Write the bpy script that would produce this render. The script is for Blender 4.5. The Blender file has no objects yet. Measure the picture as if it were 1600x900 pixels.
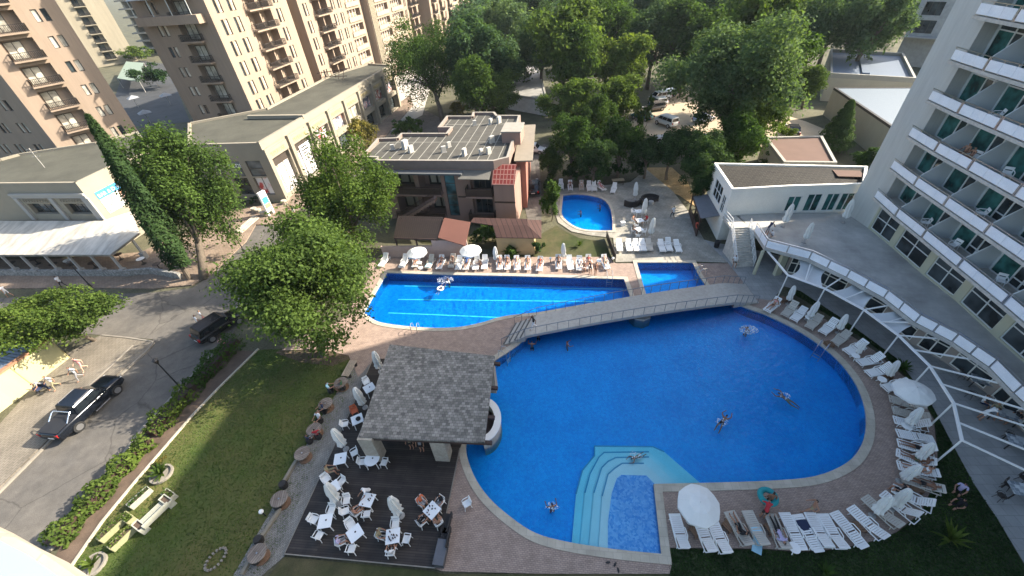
import bpy, bmesh, math, random
import numpy as np
from mathutils import Vector, Matrix, Euler
from mathutils.geometry import delaunay_2d_cdt
PI = math.pi; rad = math.radians
scene = bpy.context.scene
COL = scene.collection
rng = random.Random(7)
# ------------------------------------------------------------------ camera
CH = 27.0; FPX = 640.0; NAD = (862.0, 1222.0)
_dn = Vector((NAD[0]-800, -(NAD[1]-450), -FPX)).normalized(); _up = -_dn
_fw = Vector((0, 0, -1)); _fh = (_fw - _fw.dot(_up)*_up).normalized(); _rt = _fh.cross(_up)
RM = Matrix((_rt, _fh, _up))
def ray(u, v): return RM @ Vector((u-800, -(v-450), -FPX))
def at(u, v, z=0.0):
    d = ray(u, v); t = (z-CH)/d.z
    return Vector((d.x*t, d.y*t, z))
def proj(p):
    c = RM.transposed() @ (Vector(p)-Vector((0, 0, CH)))
    return 800+FPX*c.x/-c.z, 450-FPX*c.y/-c.z
def rise(base, top):
    """height of a vertical thing whose foot is at point base and whose tip shows at pixel top"""
    lo, best = 1e9, 0
    for k in range(1, 500):
        z = base.z+k*0.08
        if z > 26.5: break
        u, v = proj((base.x, base.y, z)); e = (u-top[0])**2+(v-top[1])**2
        if e < lo: lo, best = e, z
    return best-base.z
cd = bpy.data.cameras.new('camera'); cam = bpy.data.objects.new('camera', cd); COL.objects.link(cam)
cd.sensor_width = 36.0; cd.lens = FPX/1600*36.0; cd.clip_start = 0.1; cd.clip_end = 3000
cam.matrix_world = Matrix.Translation((0, 0, CH)) @ RM.to_4x4()
scene.camera = cam
# ------------------------------------------------------------------ light
SUN_EL, SUN_AZ = rad(32), rad(12.5)          # azimuth of the sun measured from +X towards +Y
w = bpy.data.worlds.new('World'); scene.world = w; w.use_nodes = True
nt = w.node_tree; nt.nodes.clear()
sky = nt.nodes.new('ShaderNodeTexSky'); sky.sky_type = 'NISHITA'; sky.sun_disc = False
sky.sun_elevation = SUN_EL; sky.sun_rotation = PI/2-SUN_AZ
sky.air_density = 1.0; sky.dust_density = 3.0; sky.ozone_density = 1.0
bg = nt.nodes.new('ShaderNodeBackground'); bg.inputs[1].default_value = 0.12
ow = nt.nodes.new('ShaderNodeOutputWorld')
wm = nt.nodes.new('ShaderNodeMix'); wm.data_type = 'RGBA'; wm.blend_type = 'MULTIPLY'; wm.inputs[0].default_value = 1.0; wm.inputs[7].default_value = (1.0, 1.0, 0.97, 1)
nt.links.new(sky.outputs[0], wm.inputs[6]); nt.links.new(wm.outputs[2], bg.inputs[0]); nt.links.new(bg.outputs[0], ow.inputs[0])
ld = bpy.data.lights.new('sun', 'SUN'); ld.energy = 4.5; ld.angle = rad(0.5); ld.color = (1.0, 0.90, 0.75)
sun = bpy.data.objects.new('sun', ld); COL.objects.link(sun)
sd = Vector((math.cos(SUN_EL)*math.cos(SUN_AZ), math.cos(SUN_EL)*math.sin(SUN_AZ), math.sin(SUN_EL)))
sun.rotation_euler = sd.to_track_quat('Z', 'Y').to_euler(); sun.location = sd*200
vs = scene.view_settings; vs.view_transform = 'Standard'; vs.look = 'None'; vs.exposure = 1.65; vs.gamma = 1; vs.use_curve_mapping = False
scene.render.engine = 'CYCLES'
cy = scene.cycles
cy.max_bounces = 8; cy.transparent_max_bounces = 16; cy.diffuse_bounces = 3; cy.glossy_bounces = 3
cy.caustics_reflective = False; cy.caustics_refractive = False
try: cy.use_denoising = True
except Exception: pass
# ------------------------------------------------------------------ materials
MATS = {}
def s2l(c):
    c /= 255.0
    return c/12.92 if c <= 0.04045 else ((c+0.055)/1.055)**2.4
def rgb(r, g, b): return (s2l(r), s2l(g), s2l(b), 1)
class NT:
    def __init__(s, m): s.t = m.node_tree; s.n = s.t.nodes; s.l = s.t.links
    def new(s, k, **kw):
        n = s.n.new(k)
        for a, b in kw.items(): setattr(n, a, b)
        return n
    def link(s, a, b): s.l.new(a, b)
    def coord(s, scale=(1, 1, 1), rz=0, which='Object'):
        t = s.new('ShaderNodeTexCoord'); m = s.new('ShaderNodeMapping')
        m.inputs['Scale'].default_value = scale; m.inputs['Rotation'].default_value = (0, 0, rz)
        s.link(t.outputs[which], m.inputs['Vector']); return m.outputs[0]
    def noise(s, vec, scale, detail=4, rough=0.6):
        n = s.new('ShaderNodeTexNoise'); n.inputs['Scale'].default_value = scale
        n.inputs['Detail'].default_value = detail; n.inputs['Roughness'].default_value = rough
        s.link(vec, n.inputs['Vector']); return n.outputs['Fac']
    def ramp(s, fac, stops):
        r = s.new('ShaderNodeValToRGB'); e = r.color_ramp.elements
        while len(e) > 1: e.remove(e[0])
        e[0].position, e[0].color = stops[0]
        for p, c in stops[1:]:
            x = e.new(p); x.color = c
        s.link(fac, r.inputs[0]); return r.outputs[0]
    def mix(s, fac, a, b, mode='MIX'):
        m = s.new('ShaderNodeMix', data_type='RGBA', blend_type=mode)
        for sock, v in ((m.inputs[0], fac), (m.inputs[6], a), (m.inputs[7], b)):
            if hasattr(v, 'links') or isinstance(v, bpy.types.NodeSocket): s.link(v, sock)
            else: sock.default_value = v
        return m.outputs[2]
def base_mat(name):
    m = bpy.data.materials.new(name); m.use_nodes = True; MATS[name] = m
    t = NT(m); b = t.n['Principled BSDF']
    return m, t, b
def mul(c, k): return (c[0]*k, c[1]*k, c[2]*k, 1)
def mat(name, col, rough=0.7, var=0.18, scale=1.5, metal=0.0, bump=0.0, bscale=20, spec=0.4, rz=0, fine=0.0, fscale=30):
    if name in MATS: return MATS[name]
    m, t, b = base_mat(name)
    col = tuple(col[:3])+(1,)
    v = t.coord(rz=rz); long = ('stucco' in name or 'render' in name)
    if long: v = t.coord(scale=(1, 1, 0.12)); var = 0.10; scale = 0.7
    if var or fine:
        c = t.ramp(t.noise(v, scale), [(0.25, mul(col, 1-var)), (0.75, mul(col, 1+var))])
        if fine:
            f = t.ramp(t.noise(v, fscale, 2), [(0.3, (1-fine,)*3+(1,)), (0.7, (1+fine,)*3+(1,))])
            c = t.mix(1.0, c, f, 'MULTIPLY')
        t.link(c, b.inputs['Base Color'])
    else: b.inputs['Base Color'].default_value = col
    b.inputs['Roughness'].default_value = rough; b.inputs['Metallic'].default_value = metal
    b.inputs['Specular IOR Level'].default_value = spec
    if bump:
        bp = t.new('ShaderNodeBump'); bp.inputs['Strength'].default_value = bump; bp.inputs['Distance'].default_value = 0.05
        t.link(t.noise(v, bscale, 3), bp.inputs['Height']); t.link(bp.outputs[0], b.inputs['Normal'])
    return m
def patchy_mat(name, col, col2, rough=0.92, cracks=True):
    """worn ground: two tones in large patches, fine grain, thin cracks"""
    m, t, b = base_mat(name); v = t.coord()
    c = t.ramp(t.noise(v, 0.16, 5, 0.65), [(0.38, tuple(col)+(1,)), (0.62, tuple(col2)+(1,))])
    f = t.ramp(t.noise(v, 22, 2), [(0.3, (0.78,)*3+(1,)), (0.7, (1.22,)*3+(1,))]); c = t.mix(1.0, c, f, 'MULTIPLY')
    g = t.ramp(t.noise(v, 1.1, 5, 0.7), [(0.3, (0.8,)*3+(1,)), (0.7, (1.18,)*3+(1,))]); c = t.mix(1.0, c, g, 'MULTIPLY')
    if cracks:
        vo = t.new('ShaderNodeTexVoronoi'); vo.feature = 'DISTANCE_TO_EDGE'; vo.inputs['Scale'].default_value = 0.28
        n_ = t.new('ShaderNodeTexNoise'); n_.inputs['Scale'].default_value = 0.9; n_.inputs['Detail'].default_value = 5; t.link(v, n_.inputs['Vector'])
        mv = t.new('ShaderNodeMix', data_type='VECTOR'); mv.inputs[0].default_value = 0.35; t.link(v, mv.inputs[4]); t.link(n_.outputs['Color'], mv.inputs[5]); t.link(mv.outputs[1], vo.inputs['Vector'])
        k = t.ramp(vo.outputs['Distance'], [(0.0, (0.62,)*3+(1,)), (0.012, (1, 1, 1, 1))]); c = t.mix(1.0, c, k, 'MULTIPLY')
    t.link(c, b.inputs['Base Color']); b.inputs['Roughness'].default_value = rough; b.inputs['Specular IOR Level'].default_value = 0.25
    return m
def brick_mat(name, c1, c2, mortar, bw, bh, ms=0.012, rz=0, rough=0.8, var=0.2, nscale=0.4, offset=0.5, bump=0.3, wall=False, squash=1.0):
    if name in MATS: return MATS[name]
    m, t, b = base_mat(name)
    v = t.coord(rz=rz)
    br = t.new('ShaderNodeTexBrick'); br.offset = offset; br.squash = squash
    br.inputs['Scale'].default_value = 1.0; br.inputs['Brick Width'].default_value = bw; br.inputs['Row Height'].default_value = bh
    br.inputs['Mortar Size'].default_value = ms; br.inputs['Color1'].default_value = c1; br.inputs['Color2'].default_value = c2
    br.inputs['Mortar'].default_value = mortar; br.inputs['Bias'].default_value = 0.0
    t.link(v, br.inputs['Vector'])
    f = t.ramp(t.noise(v, nscale, 5), [(0.3, (1-var,)*3+(1,)), (0.7, (1+var,)*3+(1,))])
    c = t.mix(1.0, br.outputs['Color'], f, 'MULTIPLY'); t.link(c, b.inputs['Base Color'])
    b.inputs['Roughness'].default_value = rough; b.inputs['Specular IOR Level'].default_value = 0.3
    if bump:
        bp = t.new('ShaderNodeBump'); bp.inputs['Strength'].default_value = bump; bp.inputs['Distance'].default_value = 0.02
        bp.invert = True; t.link(br.outputs['Fac'], bp.inputs['Height']); t.link(bp.outputs[0], b.inputs['Normal'])
    return m
def glass_mat(name, col, rough=0.05, var=0.5, scale=0.6):
    """window pane seen from outside: dark glossy sheet with curtains and rooms showing dimly"""
    if name in MATS: return MATS[name]
    m, t, b = base_mat(name); v = t.coord(which='Object')
    c = t.ramp(t.noise(v, scale, 2), [(0.35, mul(col, 1-var)), (0.65, mul(col, 1+var))]); t.link(c, b.inputs['Base Color'])
    b.inputs['Roughness'].default_value = rough; b.inputs['Specular IOR Level'].default_value = 0.6
    return m
def leaf_mat(name, c_dark, c_mid, c_light, trans=0.42, nscale=0.35):
    m, t, b = base_mat(name)
    g = t.new('ShaderNodeNewGeometry'); v = t.coord()
    a = t.ramp(g.outputs['Random Per Island'], [(0.0, c_dark), (0.5, c_mid), (1.0, c_light)])
    n = t.ramp(t.noise(v, nscale, 3), [(0.3, (0.6, 0.64, 0.62, 1)), (0.7, (1.38, 1.3, 1.0, 1))])
    c = t.mix(1.0, a, n, 'MULTIPLY')
    oi = t.new('ShaderNodeObjectInfo'); hv = t.new('ShaderNodeHueSaturation')
    mr = t.new('ShaderNodeMapRange'); t.link(oi.outputs['Random'], mr.inputs[0]); mr.inputs[3].default_value = 0.8; mr.inputs[4].default_value = 1.2
    t.link(mr.outputs[0], hv.inputs['Value']); t.link(c, hv.inputs['Color'])
    hr = t.new('ShaderNodeMapRange'); t.link(oi.outputs['Random'], hr.inputs[0]); hr.inputs[3].default_value = 0.515; hr.inputs[4].default_value = 0.485
    t.link(hr.outputs[0], hv.inputs['Hue'])
    c = hv.outputs[0]
    t.link(c, b.inputs['Base Color']); b.inputs['Roughness'].default_value = 0.8; b.inputs['Specular IOR Level'].default_value = 0.06
    tr = t.new('ShaderNodeBsdfTranslucent'); t.link(t.mix(1.0, c, (1.2, 1.25, 0.55, 1), 'MULTIPLY'), tr.inputs['Color'])
    mx = t.new('ShaderNodeMixShader'); mx.inputs[0].default_value = trans
    t.link(b.outputs[0], mx.inputs[1]); t.link(tr.outputs[0], mx.inputs[2])
    t.link(mx.outputs[0], t.n['Material Output'].inputs['Surface'])
    return m
# ------------------------------------------------------------------ mesh collecting
def inside(poly, p):
    r = False; n = len(poly)
    for i in range(n):
        a, b = poly[i], poly[(i+1) % n]
        if (a[1] > p[1]) != (b[1] > p[1]) and p[0] < (b[0]-a[0])*(p[1]-a[1])/(b[1]-a[1])+a[0]: r = not r
    return r
class MB:
    def __init__(s): s.v = []; s.f = []; s.mi = []; s.cur = 0
    def vert(s, p): s.v.append((p[0], p[1], p[2])); return len(s.v)-1
    def face(s, pts):
        i = len(s.v); s.v += [(p[0], p[1], p[2]) for p in pts]; s.f.append(tuple(range(i, i+len(pts)))); s.mi.append(s.cur)
    def faces(s, vs, fs):
        i = len(s.v); s.v += [(p[0], p[1], p[2]) for p in vs]
        for f in fs: s.f.append(tuple(i+k for k in f)); s.mi.append(s.cur)
    def box(s, c, size, rz=0.0, m=None):
        x, y, z = size[0]/2, size[1]/2, size[2]/2
        P = [Vector((sx*x, sy*y, sz*z)) for sz in (-1, 1) for sx, sy in ((-1, -1), (1, -1), (1, 1), (-1, 1))]
        M = m if m is not None else Matrix.Translation(Vector(c)) @ Matrix.Rotation(rz, 4, 'Z')
        s.faces([M @ p for p in P], [(3, 2, 1, 0), (4, 5, 6, 7), (0, 1, 5, 4), (1, 2, 6, 5), (2, 3, 7, 6), (3, 0, 4, 7)])
    def prism(s, poly, z0, z1, bottom=True, top=True):
        n = len(poly); vs = [(p[0], p[1], z0) for p in poly]+[(p[0], p[1], z1) for p in poly]
        if area2(poly) < 0: vs = [(p[0], p[1], z0) for p in poly[::-1]]+[(p[0], p[1], z1) for p in poly[::-1]]
        fs = [(k, (k+1) % n, n+(k+1) % n, n+k) for k in range(n)]
        if top: fs.append(tuple(range(n, 2*n)))
        if bottom: fs.append(tuple(range(n-1, -1, -1)))
        s.faces(vs, fs)
    def tube(s, pts, r, n=6, r2=None, cap=True):
        pts = [Vector(p) for p in pts]; k = len(pts); base = len(s.v)
        up0 = None
        for i, p in enumerate(pts):
            d = (pts[min(i+1, k-1)]-pts[max(i-1, 0)]).normalized()
            if up0 is None: up0 = Vector((0, 0, 1)) if abs(d.z) < 0.9 else Vector((1, 0, 0))
            a = d.cross(up0)
            if a.length < 1e-5: a = d.orthogonal()
            a.normalize(); b = a.cross(d).normalized(); up0 = b
            rr = r if r2 is None else r+(r2-r)*i/max(1, k-1)
            for j in range(n):
                t = 2*PI*j/n; s.v.append(tuple(p+a*(rr*math.cos(t))+b*(rr*math.sin(t))))
        for i in range(k-1):
            for j in range(n):
                s.f.append((base+i*n+j, base+i*n+(j+1) % n, base+(i+1)*n+(j+1) % n, base+(i+1)*n+j)); s.mi.append(s.cur)
        if cap:
            s.f.append(tuple(base+j for j in range(n-1, -1, -1))); s.mi.append(s.cur)
            s.f.append(tuple(base+(k-1)*n+j for j in range(n))); s.mi.append(s.cur)
    def bar(s, a, b, wd, ht):
        a, b = Vector(a), Vector(b); d = b-a; L = d.length
        if L < 1e-6: return
        x = d/L; u = Vector((0, 0, 1)) if abs(x.z) < 0.95 else Vector((0, 1, 0))
        y = u.cross(x).normalized(); z = x.cross(y)
        M = Matrix(((x.x, y.x, z.x, 0), (x.y, y.y, z.y, 0), (x.z, y.z, z.z, 0), (0, 0, 0, 1)))
        s.box(None, (L, wd, ht), m=Matrix.Translation((a+b)/2) @ M)
    def lathe(s, prof, n=16, c=(0, 0, 0), sx=1.0, sy=1.0):
        base = len(s.v)
        for r, z in prof:
            for j in range(n):
                t = 2*PI*j/n; s.v.append((c[0]+sx*r*math.cos(t), c[1]+sy*r*math.sin(t), c[2]+z))
        for i in range(len(prof)-1):
            for j in range(n):
                s.f.append((base+i*n+j, base+i*n+(j+1) % n, base+(i+1)*n+(j+1) % n, base+(i+1)*n+j)); s.mi.append(s.cur)
        for i, flip in ((0, True), (len(prof)-1, False)):
            if prof[i][0] > 1e-4:
                q = [base+i*n+j for j in range(n)]
                s.f.append(tuple(q[::-1] if flip else q)); s.mi.append(s.cur)
    def sheet(s, poly, z, holes=()):
        loops = [[Vector((p[0], p[1])) for p in l] for l in [poly]+list(holes)]
        vs, es = [], []
        for l in loops:
            k = len(vs); vs += l; es += [(k+i, k+(i+1) % len(l)) for i in range(len(l))]
        ov, oe, of, _, _, _ = delaunay_2d_cdt(vs, es, [], 0, 1e-5)
        base = len(s.v); s.v += [(p.x, p.y, z) for p in ov]
        for f in of:
            c = sum((ov[k] for k in f), Vector((0, 0)))/len(f)
            if inside(loops[0], c) and not any(inside(h, c) for h in loops[1:]):
                s.f.append(tuple(base+k for k in f)); s.mi.append(s.cur)
    def mesh(s, name, mats, off=(0, 0, 0), smooth=False):
        me = bpy.data.meshes.new(name)
        o = off
        me.from_pydata([(p[0]-o[0], p[1]-o[1], p[2]-o[2]) for p in s.v], [], s.f)
        for m in (mats if isinstance(mats, (list, tuple)) else [mats]): me.materials.append(m)
        if any(s.mi): me.polygons.foreach_set('material_index', s.mi)
        if smooth: me.polygons.foreach_set('use_smooth', [True]*len(s.f))
        me.update(); return me
def area2(p): return sum(p[i][0]*p[(i+1) % len(p)][1]-p[(i+1) % len(p)][0]*p[i][1] for i in range(len(p)))
def tags(o, label=None, cat=None, group=None, kind=None):
    for k, v in (('label', label), ('category', cat), ('group', group), ('kind', kind)):
        if v: o[k] = v
    return o
def thing(name, label, cat, loc=(0, 0, 0), rz=0.0, group=None):
    o = bpy.data.objects.new(name, None); COL.objects.link(o); o.empty_display_size = 0.3
    o.location = loc; o.rotation_euler = (0, 0, rz); return tags(o, label, cat, group)
def base_of(o):
    while o.parent: o = o.parent
    return o.location
def part(name, mb, m, parent, world=True, smooth=False, label=None):
    """mesh child; world=True: the vertices are world coordinates of an unrotated thing"""
    me = mb.mesh(name, m, base_of(parent) if world else (0, 0, 0), smooth)
    o = bpy.data.objects.new(name, me); COL.objects.link(o); o.parent = parent
    return tags(o, label)
def solo(name, mb, m, label, cat, loc=(0, 0, 0), group=None, kind=None, smooth=False, rz=0.0, world=True):
    me = mb.mesh(name, m, loc if world else (0, 0, 0), smooth)
    o = bpy.data.objects.new(name, me); COL.objects.link(o); o.location = loc; o.rotation_euler = (0, 0, rz)
    return tags(o, label, cat, group, kind)
def struct(name, mb, m, kind='structure', smooth=False, **kw):
    o = bpy.data.objects.new(name, mb.mesh(name, m, smooth=smooth)); COL.objects.link(o); return tags(o, kind=kind, **kw)
KIDS = {}
def dup(root, loc, rz, label=None, group=None, scale=None, rot=None):
    def cp(o, par):
        c = o.copy(); COL.objects.link(c)
        if par: c.parent = par
        for ch in [k for k in o.children]: cp(ch, c)
        return c
    r = cp(root, None); r.location = loc; r.rotation_euler = rot if rot else (0, 0, rz)
    if scale: r.scale = scale if hasattr(scale, '__len__') else (scale,)*3
    return tags(r, label, None, group)
class Proto:
    """first use places the proto itself, later uses copy it with its parts"""
    def __init__(s, root): s.root = root; s.used = False
    def put(s, loc, rz, label, group=None, scale=None):
        if not s.used:
            s.used = True; r = s.root; r.location = loc; r.rotation_euler = (0, 0, rz)
            if scale: r.scale = scale if hasattr(scale, '__len__') else (scale,)*3
            return tags(r, label, None, group)
        return dup(s.root, loc, rz, label, group, scale if scale else (1, 1, 1))
ORD = ['first', 'second', 'third', 'fourth', 'fifth', 'sixth', 'seventh', 'eighth', 'ninth', 'tenth', 'eleventh', 'twelfth', 'thirteenth',
       'fourteenth', 'fifteenth', 'sixteenth', 'seventeenth', 'eighteenth', 'nineteenth', 'twentieth']
def P(pts, z=0.0): return [at(u, v, z) for u, v in pts]
def offset_poly(poly, d):
    """outward offset of a simple polygon"""
    n = len(poly); s = 1 if area2(poly) > 0 else -1; out = []
    for i in range(n):
        a, b, c = (Vector(poly[(i+k) % n][:2]) for k in (-1, 0, 1))
        e1 = (b-a).normalized(); e2 = (c-b).normalized()
        n1 = Vector((e1.y, -e1.x))*s; n2 = Vector((e2.y, -e2.x))*s
        m = n1+n2
        if m.length < 1e-4: m = n1
        m.normalize(); k = max(0.5, m.dot(n1)); out.append(b+m*(d/k))
    return out
def smooth_poly(poly, it=2, keep=()):
    """corner cutting; corners whose index is in keep stay sharp"""
    pts = [(Vector(p[:2]), i in keep) for i, p in enumerate(poly)]
    for _ in range(it):
        new = []
        n = len(pts)
        for i in range(n):
            (a, ka), (b, kb) = pts[i], pts[(i+1) % n]
            if ka: new.append((a, True))
            if not ka: new.append((a*0.75+b*0.25, False))
            else: new.append((a*0.75+b*0.25, False))
            new.append((a*0.25+b*0.75, False))
        out = []
        for p, k in new: out.append((p, k))
        pts = out
    return [p for p, k in pts]
# ================================================================== ground, roads, pools
GR = rad(-12)           # rotation of the street grid
m_earth = mat('earth ground', (0.085, 0.082, 0.05), 0.95, 0.45, 0.25, fine=0.3, fscale=6)
m_asph = patchy_mat('asphalt', (0.10, 0.094, 0.086), (0.14, 0.128, 0.112))
m_pave = brick_mat('pavement blocks', (0.17, 0.15, 0.12, 1), (0.205, 0.18, 0.145, 1), (0.12, 0.105, 0.085, 1), 0.4, 0.2, 0.02, rz=rad(-80), var=0.25, nscale=0.5)
m_plaza = brick_mat('plaza blocks', (0.21, 0.155, 0.115, 1), (0.26, 0.2, 0.15, 1), (0.15, 0.115, 0.09, 1), 0.4, 0.2, 0.02, rz=rad(10), var=0.25)
m_kerb = mat('kerb stone', (0.22, 0.20, 0.17), 0.85, 0.2, 1.0, fine=0.15)
m_lawn = patchy_mat('lawn grass', (0.052, 0.080, 0.017), (0.10, 0.094, 0.032), 0.95, False)
m_lawn_dry = patchy_mat('worn lawn', (0.038, 0.05, 0.016), (0.10, 0.085, 0.045), 0.95, False)
m_deck = brick_mat('pink pool paving', (0.29, 0.215, 0.175, 1), (0.365, 0.275, 0.225, 1), (0.20, 0.155, 0.13, 1), 0.2, 0.1, 0.012, rz=rad(10), var=0.16, nscale=1.6)
m_greypave = brick_mat('grey terrace paving', (0.27, 0.255, 0.215, 1), (0.33, 0.31, 0.265, 1), (0.21, 0.2, 0.17, 1), 0.4, 0.4, 0.015, rz=rad(8), var=0.3, nscale=0.5)
m_hotelpave = brick_mat('hotel slab paving', (0.27, 0.275, 0.265, 1), (0.31, 0.31, 0.30, 1), (0.2, 0.2, 0.195, 1), 0.6, 0.6, 0.012, rz=rad(5), var=0.15, nscale=0.6)
m_sett = brick_mat('grey sett path', (0.18, 0.175, 0.16, 1), (0.25, 0.24, 0.22, 1), (0.12, 0.115, 0.1, 1), 0.22, 0.11, 0.014, rz=rad(-66), var=0.22, nscale=0.7)
m_coping = brick_mat('pale coping stone', (0.40, 0.36, 0.285, 1), (0.46, 0.415, 0.335, 1), (0.34, 0.31, 0.26, 1), 0.5, 0.5, 0.012, rz=rad(8), var=0.15, nscale=1.0)
m_wood = brick_mat('dark decking', (0.030, 0.024, 0.021, 1), (0.052, 0.042, 0.036, 1), (0.012, 0.01, 0.009, 1), 4.0, 0.14, 0.012, rz=rad(8), var=0.35, nscale=1.0, rough=0.55)
m_soil = mat('bed soil', (0.10, 0.07, 0.05), 0.95, 0.4, 1.0, fine=0.3)
m_straw = mat('dry grass', (0.36, 0.25, 0.12), 0.95, 0.4, 0.6, fine=0.35, fscale=10, bump=0.5)

def pool_tile(name, c1, c2, s=0.12, big=0.35):
    if name in MATS: return MATS[name]
    m, t, b = base_mat(name); v = t.coord(rz=rad(8))
    vo = t.new('ShaderNodeTexVoronoi'); vo.inputs['Scale'].default_value = 1/s; t.link(v, vo.inputs['Vector'])
    sp = t.new('ShaderNodeSeparateColor'); t.link(vo.outputs['Color'], sp.inputs[0])
    a = t.ramp(sp.outputs[0], [(0.1, c1), (0.9, c2)])
    n = t.ramp(t.noise(v, big, 3), [(0.35, (0.86, 0.9, 0.94, 1)), (0.65, (1.12, 1.08, 1.04, 1))])
    t.link(t.mix(1.0, a, n, 'MULTIPLY'), b.inputs['Base Color']); b.inputs['Roughness'].default_value = 0.4
    return m
m_tile = pool_tile('deep blue pool mosaic', (0.003, 0.35, 0.88, 1), (0.008, 0.45, 0.95, 1), 0.16)
m_tile_lap = pool_tile('blue pool mosaic', (0.006, 0.24, 0.68, 1), (0.02, 0.33, 0.80, 1), 0.2)
m_tile_kid = pool_tile('speckled shallow mosaic', (0.03, 0.30, 0.80, 1), (0.20, 0.52, 0.94, 1), 0.12)
m_step = mat('pale pool steps', (0.66, 0.84, 0.88), 0.4, 0.06, 1.0)
def water_mat(name, tint, bump=0.35, scale=2.0, ior=1.15):
    m, t, b = base_mat(name); t.n.remove(b); v = t.coord(scale=(1, 1, 1))
    tr = t.new('ShaderNodeBsdfTransparent'); tr.inputs[0].default_value = tint
    gl = t.new('ShaderNodeBsdfGlossy'); gl.inputs['Roughness'].default_value = 0.06; gl.inputs[0].default_value = (1, 1, 1, 1)
    n1 = t.new('ShaderNodeTexNoise'); n1.inputs['Scale'].default_value = scale; n1.inputs['Detail'].default_value = 3; n1.inputs['Distortion'].default_value = 0.6
    t.link(v, n1.inputs['Vector'])
    bp = t.new('ShaderNodeBump'); bp.inputs['Strength'].default_value = bump; bp.inputs['Distance'].default_value = 0.12
    t.link(n1.outputs['Fac'], bp.inputs['Height'])
    fr = t.new('ShaderNodeFresnel'); fr.inputs['IOR'].default_value = ior
    t.link(bp.outputs[0], fr.inputs['Normal']); t.link(bp.outputs[0], gl.inputs['Normal'])
    mx = t.new('ShaderNodeMixShader'); t.link(fr.outputs[0], mx.inputs[0]); t.link(tr.outputs[0], mx.inputs[1]); t.link(gl.outputs[0], mx.inputs[2])
    va = t.new('ShaderNodeVolumeAbsorption'); va.inputs[0].default_value = (0.03, 0.86, 0.97, 1); va.inputs[1].default_value = 0.95
    t.link(va.outputs[0], t.n['Material Output'].inputs['Volume'])
    t.link(mx.outputs[0], t.n['Material Output'].inputs['Surface']); return m
m_water = water_mat('pool water', (0.96, 0.985, 1.0, 1)); m_water_r = water_mat('rippled pool water', (0.96, 0.985, 1.0, 1), 0.9, 2.4, 1.2)
m_alu = mat('brushed steel', (0.55, 0.56, 0.57), 0.3, 0.05, 3, metal=0.9)
m_wall_white = mat('white painted wall', (0.78, 0.765, 0.70), 0.8, 0.06, 0.4, fine=0.04, fscale=8)

WZ = -0.06
main_px = [(819, 517), (860, 508), (1000, 485), (1138, 462), (1150, 475), (1172, 484), (1200, 494), (1250, 519), (1298, 553), (1330, 589), (1347, 624), (1353, 660),
           (1346, 695), (1322, 724), (1272, 745), (1200, 752), (1110, 755), (1021, 757), (1033, 866), (990, 862), (940, 856), (885, 847), (838, 834), (800, 810),
           (764, 778), (740, 742), (728, 700), (740, 672), (755, 640), (764, 600), (768, 570), (800, 547), (817, 532)]
lap_px = [(605, 427), (700, 430), (800, 432), (975, 437), (985, 466), (920, 475), (840, 489), (800, 493), (778, 497), (755, 504), (722, 511), (690, 513), (655, 512), (615, 508), (588, 502), (569, 489)]
small_px = [(995, 411), (1082, 411), (1091, 430), (1102, 446), (1010, 463)]
kid_px = [(880, 306), (900, 304), (922, 306), (940, 311), (951, 321), (956, 338), (957, 361), (920, 360), (900, 355), (884, 344), (878, 335), (878, 325)]
def curved(px, sharp, n=4):
    """Catmull-Rom through the points; the listed corners stay sharp"""
    N = len(px); out = []
    for i in range(N):
        p0, p1, p2, p3 = px[(i-1) % N], px[i], px[(i+1) % N], px[(i+2) % N]; out.append(p1)
        a_, b_ = i in sharp, (i+1) % N in sharp
        if a_ and b_: continue
        if a_: p0 = p1
        if b_: p3 = p2
        for k in range(1, n):
            t = k/n; t2 = t*t; t3 = t2*t
            out.append(tuple(0.5*(2*p1[j]+(p2[j]-p0[j])*t+(2*p0[j]-5*p1[j]+4*p2[j]-p3[j])*t2+(3*p1[j]-p0[j]-3*p2[j]+p3[j])*t3) for j in (0, 1)))
    return out
main_px = curved(main_px, {0, 1, 2, 3, 4, 16, 17, 18}); lap_px = curved(lap_px, {0, 1, 2, 3, 4, 5, 6, 15}); kid_px = curved(kid_px, {0, 6, 11})
POOLS = {k: [Vector((p.x, p.y)) for p in P(px)] for k, px in (('main', main_px), ('lap', lap_px), ('small', small_px), ('kid', kid_px))}
holes = list(POOLS.values())
# one big ground sheet with the pools cut out of it
g = MB(); g.sheet([(-900, -250), (900, -250), (900, 1500), (-900, 1500)], -0.03, holes); struct('ground', g, m_earth)

def curve_poly(px, it=0, z=0.0): return [Vector((p.x, p.y)) for p in P(px, z)]
def area(name, px, z, m, hl=(), world=None, thick=None):
    poly = world if world else curve_poly(px)
    b = MB()
    if thick: b.sheet(poly, z, hl); 
    else: b.sheet(poly, z, hl)
    if thick:
        n = len(poly)
        pl = poly if area2(poly) > 0 else poly[::-1]
        for i in range(n):
            a, c = pl[i], pl[(i+1) % n]; b.face([(a[0], a[1], z-thick), (c[0], c[1], z-thick), (c[0], c[1], z), (a[0], a[1], z)])
    return struct(name, b, m)
# roads (asphalt sheet just above the earth)
road_px = [(-60, 900), (60, 875), (90, 850), (222, 672), (335, 552), (352, 540), (395, 470), (405, 420), (478, 350), (474, 342), (400, 352), (385, 378), (330, 430), (300, 450), (240, 457), (100, 462), (-140, 470), (-140, 520), (140, 522),
           (238, 530), (241, 540), (190, 585), (120, 650), (0, 770), (-140, 905)]
area('road', road_px, 0.0, m_asph)
kerbR = P([(60, 875), (90, 850), (222, 672), (335, 552), (352, 540)])
area('street', [(474, 342), (590, 210), (640, 160), (700, 190), (640, 260), (560, 330), (478, 350)], 0.004, m_asph)
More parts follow.
